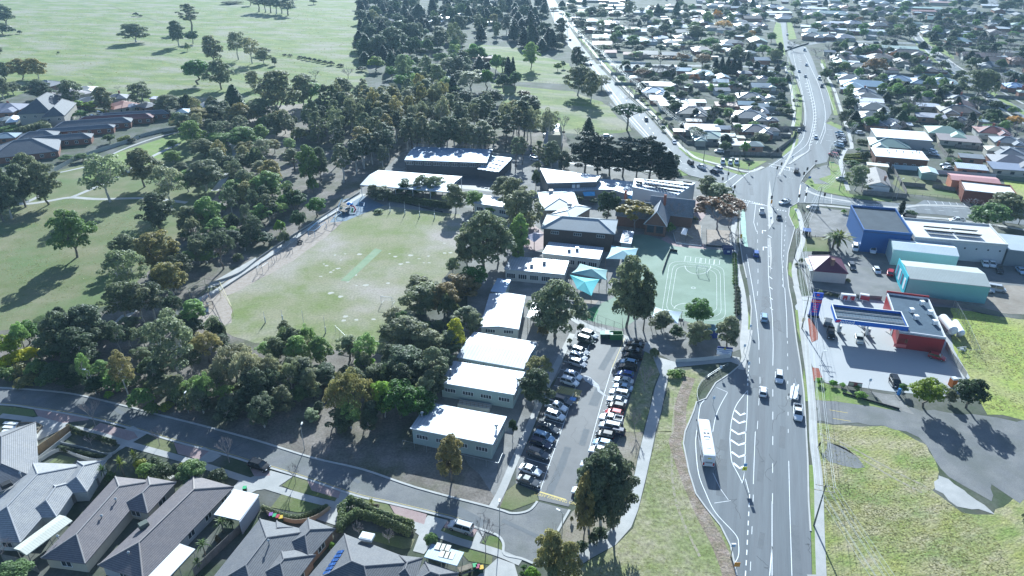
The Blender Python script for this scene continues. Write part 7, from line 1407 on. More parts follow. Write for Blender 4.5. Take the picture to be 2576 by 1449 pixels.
def pump(x, y, lab):
 p = Q('32', x, y); root = thing('fuel_pump', lab, 'fuel pump', tuple(p)); part(root, 'cabinet', lambda k: k.box((p.x, p.y, .15), (.6, 1.1, 1.9), .3, base=True), M_trim, (.7, .72, .74)); part(root, 'island', lambda k: k.box((p.x, p.y, .03), (1.2, 3.6, .14), .3, base=True), M_conc)
 part(root, 'display', lambda k: k.box((p.x, p.y - .58, 1.5), (.45, .04, .4), .3), M_dark); part(root, 'hose', lambda k: k.path([(p.x + .35, p.y, 1.6), (p.x + .5, p.y - .1, .8), (p.x + .38, p.y - .2, 1.1)], .03), M_tyre)
pump(710, 440, 'fuel pump under the left end of the canopy beside the black ute'); pump(1000, 470, 'fuel pump in the middle of the canopy beside the pale sedan'); pump(1250, 470, 'fuel pump nearest the red store wall'); pump(955, 400, 'rear fuel pump half hidden under the canopy edge')
for (x0, x1, lb) in ((725, 870, 'long white gas bottle locker with red posters behind the canopy'), (915, 1005, 'short white gas bottle locker with red posters behind the canopy')):
 a, b = Q('32', x0, 115), Q('32', x1, 130); c = (a + b) / 2; L = (b - a).length; root = thing('gas_bottle_locker', lb, 'locker', tuple(c)); an = math.atan2((b - a).y, (b - a).x)
 part(root, 'cabinet', lambda k: k.box((c.x, c.y, .1), (L, 1.1, 1.9), an, base=True), M_trim, (.6, .6, .6)); n = max(2, int(L / 2))
 for i in range(n): m = a.lerp(b, (i + .5) / n); part(root, 'door_poster', lambda k: k.box((m.x, m.y - .57, 1.0), (1.2, .05, 1.3), an), M_trim, (.45, .05, .07))
def bollard(p, h=1.0, m=M_frame, r=.09, lab='white safety bollard', cat='bollard'):
 root = thing('bollard', None, cat, tuple(p)); part(root, 'post', lambda k: k.tube(p, p + Vector((0, 0, h)), r, r, 7), m); part(root, 'cap', lambda k: k.tube(p + Vector((0, 0, h)), p + Vector((0, 0, h + .08)), r * 1.15, r * .6, 7), m); AUTO.append((root, lab, cat))
for (x, y) in ((710, 110), (768, 135), (828, 140), (888, 140), (943, 158), (1285, 580), (700, 580)): bollard(Q('32', x, y))
for i in range(14): t = i / 13; bollard(Q('31', 335 + 145 * t, 385 - 160 * t - 10 * math.sin(t * 3)), .8, M_timb, .07, 'low timber bollard')
for i in range(16): t = i / 15; bollard(Q('31', 340 + 95 * t, 630 + 320 * t), .8, M_timb, .08, 'low timber bollard')
for i in range(8): t = i / 7; bollard(Q('31', 240 + 60 * math.sin(t * 1.5), 760 - 150 * t), .8, M_timb, .07, 'low timber bollard')
for i in range(9): t = i / 8; bollard(Q('21', 1700 + 90 * t, 270 + 55 * t), .8, M_timb, .07, 'low timber bollard')
for (x, y) in ((475, 940), (500, 948), (520, 955), (735, 440), (760, 465), (790, 480), (815, 485)): bollard(Q('31', x, y), .8, M_timb, .08, 'low timber bollard')
for (x0, y0, x1, y1, r_, lb) in ((1735, 340, 1868, 480, 1.25, 'large white gas tank lying behind the red store'), (1865, 370, 1955, 490, .85, 'smaller white gas tank beside the wire fence')):
 a, b = Q('32', x0, y0 + 30), Q('32', x1 - 25, y1 + 20); c = (a + b) / 2; root = thing('gas_tank', lb, 'tank', tuple(c)); z = Vector((0, 0, .9 + r_)); d = (b - a).normalized()
 part(root, 'vessel', lambda k: (k.tube(a + z, b + z, r_, r_, 16), k.tube(b + z, b + z + d * .5, r_, r_ * .55, 16), k.tube(a + z, a + z - d * .5, r_, r_ * .55, 16)), M_trim, (.80, .81, .82))
 for t in (.2, .8): p = a.lerp(b, t); part(root, 'support', lambda k: k.box((p.x, p.y, 0), (.4, r_ * 1.5, 1.3), math.atan2(d.y, d.x), base=True), M_conc)
p = Q('32', 1920, 640); root = thing('pump_unit', 'white pipework unit near the gas tanks', 'pipework', tuple(p))
part(root, 'frame', lambda k: k.path([p, p + Vector((0, 0, 1.4)), p + Vector((1.5, 0, 1.4)), p + Vector((1.5, 0, 0)), p + Vector((1.5, 1, .6)), p + Vector((0, 1, .6)), p], .09), M_frame); part(root, 'motor', lambda k: k.tube(p + Vector((.3, .3, .5)), p + Vector((1.2, .3, .5)), .3, .3, 8), M_frame)
p = Q('32', 1850, 985); root = thing('portable_toilet', 'orange portable toilet with a white roof beside the round dark tree', 'portable toilet', tuple(p))
part(root, 'cabin', lambda k: k.box((p.x, p.y, 0), (1.3, 1.3, 2.1), .1, base=True), M_trim, (.65, .18, .03)); part(root, 'roof', lambda k: k.box((p.x, p.y, 2.1), (1.4, 1.4, .3), .1, base=True, taper=.75), M_frame); part(root, 'door', lambda k: k.box((p.x, p.y - .68, 1.0), (.7, .05, 1.8), .1), M_trim, (.5, .12, .02))
a, b = Q('32', 800, 1000), Q('32', 935, 1020); root = thing('advertising_board', 'low dark advertising board with pictures along the forecourt edge', 'advertising board', tuple((a + b) / 2)); c = (a + b) / 2; an = math.atan2((b - a).y, (b - a).x)
part(root, 'panel', lambda k: k.box((c.x, c.y, 1.1), ((b - a).length, .12, 1.3), an), M_trim, (.09, .03, .04)); part(root, 'legs', lambda k: [k.tube(v, v + Vector((0, 0, 1.2)), .06) for v in (a, b)], M_post)
for i, cl in enumerate(((.5, .45, .35), (.35, .1, .1), (.6, .58, .5))): m = a.lerp(b, .2 + .3 * i); part(root, 'picture', lambda k: k.box((m.x, m.y - .1, 1.15), (1.1, .05, .9), an), M_trim, cl)
p = Q('32', 1310, 1075); root = thing('air_pump', 'blue and white tyre air station at the forecourt edge', 'air pump', tuple(p)); part(root, 'cabinet', lambda k: k.box((p.x, p.y, 0), (.6, .5, 1.8), 0, base=True), M_trim, (.05, .25, .6)); part(root, 'hoop', lambda k: k.path([p + Vector((-.8, 0, 0)), p + Vector((-.8, 0, 1.1)), p + Vector((.8, 0, 1.1)), p + Vector((.8, 0, 0))], .05), M_frame)
for (x, y, lb) in ((530, 740, 'small pole light with a solar unit on the forecourt'),): lamp(Q('32', x, y), 3, lb, (.4, 0))
# bins
def bin_(p, col, lb, s=(.6, .7, 1.05), rz=.2, lid=None):
 root = thing('wheelie_bin', lb, 'bin', tuple(p), 0); part(root, 'body', lambda k: k.box((p.x, p.y, 0), (s[0] * 1.05, s[1] * 1.05, s[2]), rz, base=True, taper=1.08 if s[0] < 1 else 1), M_trim, (.03, .07, .05)); part(root, 'lid', lambda k: k.box((p.x, p.y, s[2] + .01), (s[0] * 1.2, s[1] * 1.2, .08), rz, base=True), M_trim, lid or col)
for t, x, y, c, lb in (('13', 160, 870, (.2, .08, .3), 'purple-lidded bin beside the curved garden wall'), ('13', 195, 880, (.03, .35, .13), 'green-lidded bin between purple and red ones by the curved garden wall'), ('13', 228, 890, (.4, .03, .06), 'red-lidded bin beside the curved garden wall'), ('13', 258, 898, (.6, .4, .03), 'yellow-lidded bin beside the curved garden wall'),
                      ('13', 2205, 1385, (.03, .35, .13), 'green-lidded bin beside the low brick wall'), ('13', 2235, 1395, (.35, .03, .12), 'maroon-lidded bin beside the low brick wall'), ('13', 2270, 1405, (.7, .4, .03), 'orange-lidded bin beside the low brick wall'),
                      ('03', 305, 250, (.03, .35, .13), 'green-lidded bin against the long timber fence'), ('03', 335, 222, (.6, .4, .03), 'yellow-lidded bin against the long timber fence'), ('03', 360, 190, (.15, .05, .2), 'purple-lidded bin against the long timber fence'),
                      ('03', 2470, 600, (.03, .4, .16), 'green-lidded bin in front of the white carport'), ('03', 738, 700, (.03, .3, .13), 'green-lidded bin beside the cream wall of the grey tiled house')): bin_(Q(t, x, y), c, lb)
for x, s, c, lb in ((920, (1.6, 1.5, 1.3), (.10, .30, .20), 'green dumpster at the left of the gated bin store'), (972, (1.8, 1.7, 1.4), (.35, .45, .42), 'grey-green dumpster in the middle of the gated bin store')): bin_(Q('22', x, 495), c, lb, s, -.1)
p = Q('22', 1045, 505); root = thing('skip_bin', 'large open green skip at the right of the gated bin store', 'bin', tuple(p)); part(root, 'body', lambda k: [k.box((p.x + dx, p.y + dy, 0), (sx, sy, 1.7), 0, base=True) for dx, dy, sx, sy in ((0, -1, 3.4, .12), (0, 1, 3.4, .12), (-1.65, 0, .12, 1.86), (1.65, 0, .12, 1.86))], M_trim, (.05, .20, .06)); part(root, 'floor', lambda k: k.box((p.x, p.y, .2), (3.1, 1.8, .1)), M_dark)
# shade sails
def sail(label, pts, col, posts=True, tile='21', sag=.75, ext=None):
 Pw = [Q(tile, x, y, z) for x, y, z in pts]; c = sum(Pw, Vector()) / len(Pw); root = thing('shade_sail', label, 'shade sail', (c.x, c.y, 0)); n = len(Pw)
 def cl(k):
  N = 6; mid = c + Vector((0, 0, .9 if ext is None else ext))
  for i in range(n):
   A, B = Pw[i], Pw[(i + 1) % n]; m = (A + B) / 2; inn = m.lerp(c, .16) + Vector((0, 0, -.15)); cur = [(A * (1 - t) ** 2 + inn * 2 * t * (1 - t) + B * t * t) for t in [j / N for j in range(N + 1)]]
   for j in range(N): k.face([cur[j], cur[j + 1], mid]);
 o = part(root, 'cloth', cl, M_sail, col); sm = o.modifiers.new('thick', 'SOLIDIFY'); sm.thickness = .03
 for A in Pw: part(root, 'post', lambda k: k.tube((A.x, A.y, 0), (A.x, A.y, A.z + .2), .09, .07, 6), M_timb)
sail('pale teal shade sail nearest the small vented block', [(1000, 1022, 4.5), (1270, 1050, 4.0), (1245, 1170, 3.5), (945, 1155, 4.2)], (.33, .55, .58))
sail('grey-green shade sail in the middle of the three beside the classrooms', [(682, 1202, 4.6), (962, 1268, 4.0), (955, 1372, 3.4), (598, 1298, 4.2)], (.30, .52, .50))
sail('bright turquoise shade sail, lowest beside the big gum', [(580, 1316, 4.2), (882, 1362, 4.0), (800, 1530, 3.8), (655, 1460, 3.6)], (.05, .46, .48))
sail('white-blue shade sail at the bottom of the green court', [(1425, 185, 3.8), (1520, 212, 4.5), (1712, 240, 3.8), (1672, 362, 3.4), (1410, 290, 3.5)], (.62, .72, .76), tile='22')
sail('small bright blue shade sail in the school courtyard', [(705, 485, 3.2), (835, 480, 3.4), (840, 520, 3.0), (725, 525, 3.0)], (.08, .40, .68)); sail('small blue shade sail beside the red chimney', [(1150, 520, 3.2), (1250, 545, 3.2), (1225, 562, 3.0), (1180, 552, 3)], (.10, .42, .70))
sail('pale lilac shade sail at the left of the two-storey school building', [(118, 930, 3.6), (225, 885, 3.6), (332, 905, 3.6), (225, 990, 3.2)], (.55, .50, .60))
# sports goals and posts
def goal(label, tile, A, B, h=2.1, dpt=1.6, col=M_frame, back=1):
 a, b = Q(tile, *A), Q(tile, *B); u = (b - a).normalized(); w = Vector((-u.y, u.x, 0)) * dpt * back; Z_ = Vector((0, 0, h)); root = thing('soccer_goal', label, 'goal', tuple((a + b) / 2))
 part(root, 'frame', lambda k: (k.path([a, a + Z_, b + Z_, b], .07), k.path([a + Z_, a + w, b + w, b + Z_], .045), k.tube(a, a + w, .045), k.tube(b, b + w, .045)), col)
 part(root, 'net', lambda k: [k.tube((a + Z_).lerp(b + Z_, i / 8), (a + w).lerp(b + w, i / 8), .012, .012, 3) for i in range(9)] + [k.tube((a + Z_).lerp(a + w, i / 5), (b + Z_).lerp(b + w, i / 5), .012, .012, 3) for i in range(6)], M_frame)
goal('white soccer goal standing on the open oval near the gums', '12', (1262, 155), (1372, 168), 2.4, 2.2); goal('white soccer goal against the chain fence at the bottom of the oval', '12', (872, 568), (1010, 590), 2.4, 2); goal('pale green goal frame on the marked synthetic court', '21', (1852, 1288), (1955, 1310), 2.4, 2.4)
for i, (t, x, y, h) in enumerate((('11', 1500, 705, 5), ('11', 1648, 725, 5), ('11', 1350, 680, 3.5), ('11', 1797, 745, 3.5), ('12', 95, 348, 3.5), ('12', 490, 420, 6), ('12', 702, 450, 5), ('12', 270, 330, 3.5))):
 p = Q(t, x, y); root = thing('goal_post', None, 'goal post', tuple(p)); part(root, 'post', lambda k: k.tube(p, p + Vector((0, 0, h)), .07, .05, 6), M_frame); part(root, 'padding', lambda k: k.tube(p, p + Vector((0, 0, 1.8)), .18, .18, 8), M_frame); AUTO.append((root, 'white football goal post', 'goal post'))
# play equipment
M_pb = mat('blue_play_frame', (.04, .22, .45), (.05, .26, .5), 1, .5); M_py = mat('yellow_play_frame', (.55, .48, .25), rough=.5); M_pr = mat('red_play_plastic', (.55, .03, .06), rough=.35)
def frame_box(k, P, h, r=.07, top=True):
 n = len(P)
 for p in P: k.tube(p, p + Vector((0, 0, h)), r, r, 5)
 if top:
  for i in range(n): k.tube(P[i] + Vector((0, 0, h)), P[(i + 1) % n] + Vector((0, 0, h)), r, r, 5)
def play(label, cat, tile, poly, h, m, extra=None, name='climbing_frame'):
 P = QS(tile, poly); c = sum(P, Vector()) / len(P); root = thing(name, label, cat, tuple(c)); part(root, 'frame', lambda k: frame_box(k, P, h), m)
 if extra: extra(root, c, P)
 return root
def ex_tower(root, c, P):
 part(root, 'deck', lambda k: k.prism(P, 1.3, 1.42), M_timb); part(root, 'tube_slide', lambda k: k.path([c + Vector((2, 0, 2.2)), c + Vector((3.4, -.3, 1.9)), c + Vector((4.2, -1.6, 1.2)), c + Vector((3.6, -2.8, .5))], .28, 8), M_pr)
 part(root, 'canopy', lambda k: k.dome((c.x + 1.6, c.y + .8, 2.4), 1.3, 1.2, .8), mat('blue_play_plastic', (.03, .25, .65), rough=.35)); part(root, 'green_slide', lambda k: k.hexa([c + Vector((2.5, -2.5, .3)), c + Vector((3.2, -2.5, .3)), c + Vector((3.2, -.6, 1.3)), c + Vector((2.5, -.6, 1.3))], [c + Vector((2.5, -2.5, .4)), c + Vector((3.2, -2.5, .4)), c + Vector((3.2, -.6, 1.4)), c + Vector((2.5, -.6, 1.4))]), mat('green_play_plastic', (.1, .45, .1), rough=.4))
 part(root, 'yellow_panel', lambda k: k.box((c.x - 1.5, c.y - .6, 1.8), (1.2, .1, .8)), M_py)
play('blue climbing tower with a red tube slide and blue canopy', 'playground', '11', [(835, 700), (905, 720), (950, 690), (960, 640), (870, 620)], 2.8, M_pb, ex_tower, 'play_tower')
play('pale blue climbing ring beside the tower on the softfall', 'climbing frame', '11', [(1030, 670), (1055, 690), (1090, 680), (1095, 645), (1040, 635)], 2.2, M_pb)
play('tall blue rope climber beside the play tower', 'climbing frame', '11', [(730, 790), (800, 815), (870, 765), (820, 735)], 3, M_pb, lambda r_, c, P: part(r_, 'rope', lambda k: [k.tube(P[i] + Vector((0, 0, h)), P[(i + 2) % 4] + Vector((0, 0, 3 - h)), .04) for i in range(4) for h in (.6, 1.5)], M_py))
play('long blue rectangular monkey bar frame by the beam path', 'climbing frame', '11', [(530, 930), (595, 935), (710, 850), (640, 830)], 2.4, M_pb, lambda r_, c, P: part(r_, 'rung', lambda k: [k.tube(P[0].lerp(P[3], i / 7) + Vector((0, 0, 2.4)), P[1].lerp(P[2], i / 7) + Vector((0, 0, 2.4)), .04) for i in range(8)], M_pb))
play('steel swing frame standing on the bark by the oval', 'swing', '11', [(15, 1320), (70, 1300), (132, 1255), (60, 1240)], 2.3, M_post, name='swing_frame')
play('pale yellow angular play frame on the round bark bed', 'playground', '02', [(1915, 105), (2105, 60), (2225, 100), (2350, 285), (2230, 30), (2075, 0)], 3.2, M_py)
def ex_slide(root, c, P):
 part(root, 'deck', lambda k: k.prism(P, 1.4, 1.5), M_timb); part(root, 'slide', lambda k: k.hexa([c + Vector((.5, -3.2, .2)), c + Vector((1.2, -3.2, .2)), c + Vector((.5, -.4, 1.5)), c + Vector((-.2, -.4, 1.5))], [c + Vector((.5, -3.2, .3)), c + Vector((1.2, -3.2, .3)), c + Vector((.5, -.4, 1.6)), c + Vector((-.2, -.4, 1.6))]), M_frame)
play('brown play tower with a pale slide on the round bark bed', 'playground', '02', [(2050, 200), (2090, 230), (2150, 210), (2110, 130)], 2.6, mat('brown_play_frame', (.12, .07, .06), rough=.6), ex_slide, 'play_tower')
play('cubby tower with a white peaked roof and yellow slide', 'playground', '21', [(1690, 970), (1745, 985), (1765, 920), (1705, 905)], 2.4, M_timb, lambda r_, c, P: (part(r_, 'roof', lambda k: [k.face([P[i] + Vector((0, 0, 2.4)), P[(i + 1) % 4] + Vector((0, 0, 2.4)), c + Vector((0, 0, 3.8))]) for i in range(4)], M_sail, (.8, .8, .8)), part(r_, 'slide', lambda k: k.hexa([c + Vector((3.2, -.8, .2)), c + Vector((3.2, -.2, .2)), c + Vector((1, 0, 1.4)), c + Vector((1, -.6, 1.4))], [c + Vector((3.2, -.8, .3)), c + Vector((3.2, -.2, .3)), c + Vector((1, 0, 1.5)), c + Vector((1, -.6, 1.5))]), M_py)), 'play_tower')
for (x, y) in ((165, 1200), (188, 1195), (210, 1170), (252, 1140), (305, 1110), (338, 1100), (370, 1100), (478, 1010), (345, 1085)):
 p = Q('11', x, y); root = thing('balance_post', None, 'play post', tuple(p)); part(root, 'post', lambda k: k.tube(p, p + Vector((0, 0, 1.9)), .08, .08, 6), M_post); part(root, 'cap', lambda k: k.tube(p + Vector((0, 0, 1.9)), p + Vector((0, 0, 2.0)), .1, .05, 6), M_pb); AUTO.append((root, 'grey play post on the bark', 'play post'))
for (x, y) in ((445, 985), (438, 1008)):
 p = Q('11', x, y); root = thing('tyre_ring', None, 'tyre', tuple(p)); part(root, 'tyre', lambda k: k.path([p + Vector((.8 * math.cos(t), .8 * math.sin(t), .15)) for t in [i * .52 for i in range(13)]], .16), M_tyre); AUTO.append((root, 'black tyre lying on the bark', 'tyre'))
p = Q('21', 2165, 1100); root = thing('cubby_house', 'small navy cubby house at the corner of the green court', 'cubby house', tuple(p)); part(root, 'wall', lambda k: k.box((p.x, p.y, 0), (2.4, 2.2, 2.0), -.05, base=True), M_trim, (.03, .06, .22)); part(root, 'roof', lambda k: k.box((p.x, p.y, 2.0), (3.8, 3.0, .5), -.05, base=True, taper=.8), M_trim, (.02, .03, .10)); part(root, 'window', lambda k: k.box((p.x, p.y - 1.12, 1.1), (.9, .06, .6), -.05), M_frame)
p = Q('22', 1995, 480); root = thing('cubby_house', 'royal blue box shed between the two trees below the court', 'shed', tuple(p)); part(root, 'wall', lambda k: k.box((p.x, p.y, 0), (3.2, 2.6, 2.3), -.05, base=True), M_clad, (.02, .06, .30)); part(root, 'roof', lambda k: k.box((p.x, p.y + .2, 2.3), (3.5, 3.2, .2), -.05, base=True), M_trim, (.02, .14, .18))
p = Q('21', 1755, 650); root = thing('rotunda', 'dark garden rotunda with a pale domed top behind the school hall', 'rotunda', tuple(p)); part(root, 'posts', lambda k: [k.tube(p + Vector((2 * math.cos(t), 2 * math.sin(t), 0)), p + Vector((2 * math.cos(t), 2 * math.sin(t), 2.4)), .08) for t in [i * 1.05 for i in range(6)]], M_dark); part(root, 'roof', lambda k: k.dome((p.x, p.y, 2.4), 2.6, 2.6, 1.1), M_trim, (.45, .6, .6))
# school name board
a, b = Q('22', 2050, 690), Q('22', 2205, 705); c = (a + b) / 2; root = thing('school_sign', 'white and navy school name board facing the road corner', 'sign', tuple(c)); an = math.atan2((b - a).y, (b - a).x); L = (b - a).length
part(root, 'board', lambda k: k.box((c.x, c.y, 1.7), (L, .15, 2.2), an), M_trim, (.74, .76, .80)); part(root, 'navy_band', lambda k: k.box((c.x, c.y - .1, 2.95), (L, .12, .5), an), M_trim, (.02, .05, .22)); part(root, 'gold_emblem', lambda k: k.tube((c.x, c.y - .2, 2.75), (c.x, c.y - .17, 2.75), .35, .35, 10), M_trim, (.55, .42, .08))
part(root, 'text_line', lambda k: [k.box((c.x + dx, c.y - .1, z), (w, .05, .16), an) for dx, z, w in ((0, 2.2, 4.2), (0, 1.75, 2.6), (.2, 1.4, 1.6))], M_trim, (.1, .2, .45)); part(root, 'posts', lambda k: [k.tube(v, v + Vector((0, 0, 2)), .1) for v in (a, b)], M_dark)
t_ = bpy.data.curves.new('lettering', 'FONT'); t_.body = 'STAFF PARKING ONLY'; t_.size = .95; t_.materials.append(M_yell); t_.align_x = 'CENTER'; t_.align_y = 'CENTER'
a, b = Q('23', 340, 652), Q('23', 530, 700); m = a.lerp(b, .62); d = b - a; o = flat_text(bpy.data.objects.new('ground_lettering', t_), None, (m.x, m.y, .07), (0, 0, math.atan2(d.y, d.x))); o['kind'] = 'structure'
# fences
M_tan = mat('timber_palings', (.34, .22, .12), (.42, .28, .16), .8, .9, fine=.15, fsc=4); M_grp = mat('grey_palings', (.19, .18, .165), (.27, .25, .23), .8, .9, fine=.12, fsc=4)
def fence(name, label, pts, h, style='panel', m=None, col=None, cat='fence', step=2.4):
 c = pts[0]; root = thing(name, label, cat, (c.x, c.y, 0)); m = m or M_grp
 if style == 'panel':
  def f(k): strip(k, pts, .06, 0, 0, h)
  part(root, 'panel', f, m, col); f2 = lambda k: [k.box((p.x, p.y, 0), (.1, .1, h + .06), 0, base=True) for a, b in zip(pts[:-1], pts[1:]) for p in [a.lerp(b, i / max(1, int((b - a).length / step))) for i in range(max(1, int((b - a).length / step)))]]
  part(root, 'posts', f2, M_timb if m in (M_grp, M_tan) else m, col)
 else:
  r0 = .045
  part(root, 'posts', lambda k: [k.tube(p, p + Vector((0, 0, h)), r0, r0, 5) for a, b in zip(pts[:-1], pts[1:]) for p in [a.lerp(b, i / max(1, int((b - a).length / step))) for i in range(max(1, int((b - a).length / step)) + 1)]], m, col)
  hs = {'wire': (h * .35, h * .65, h * .95), 'rail': (h * .5, h), 'mesh': (h,)}[style]
  part(root, 'rails' if style != 'wire' else 'wires', lambda k: [k.tube(a + Vector((0, 0, z)), b + Vector((0, 0, z)), .03 if style != 'wire' else .012, None, 4) for a, b in zip(pts[:-1], pts[1:]) for z in hs], m, col)
  if style == 'mesh':
   part(root, 'mesh', lambda k: [k.tube(a.lerp(b, i / n) + Vector((0, 0, .05)), a.lerp(b, i / n) + Vector((0, 0, h)), .007, .007, 3) for a, b in zip(pts[:-1], pts[1:]) for n in [max(1, int((b - a).length / .35))] for i in range(n)], m, col)
 return root
M_cb = mat('steel_fence_sheet', (1, 1, 1), rough=.6, obj=True)
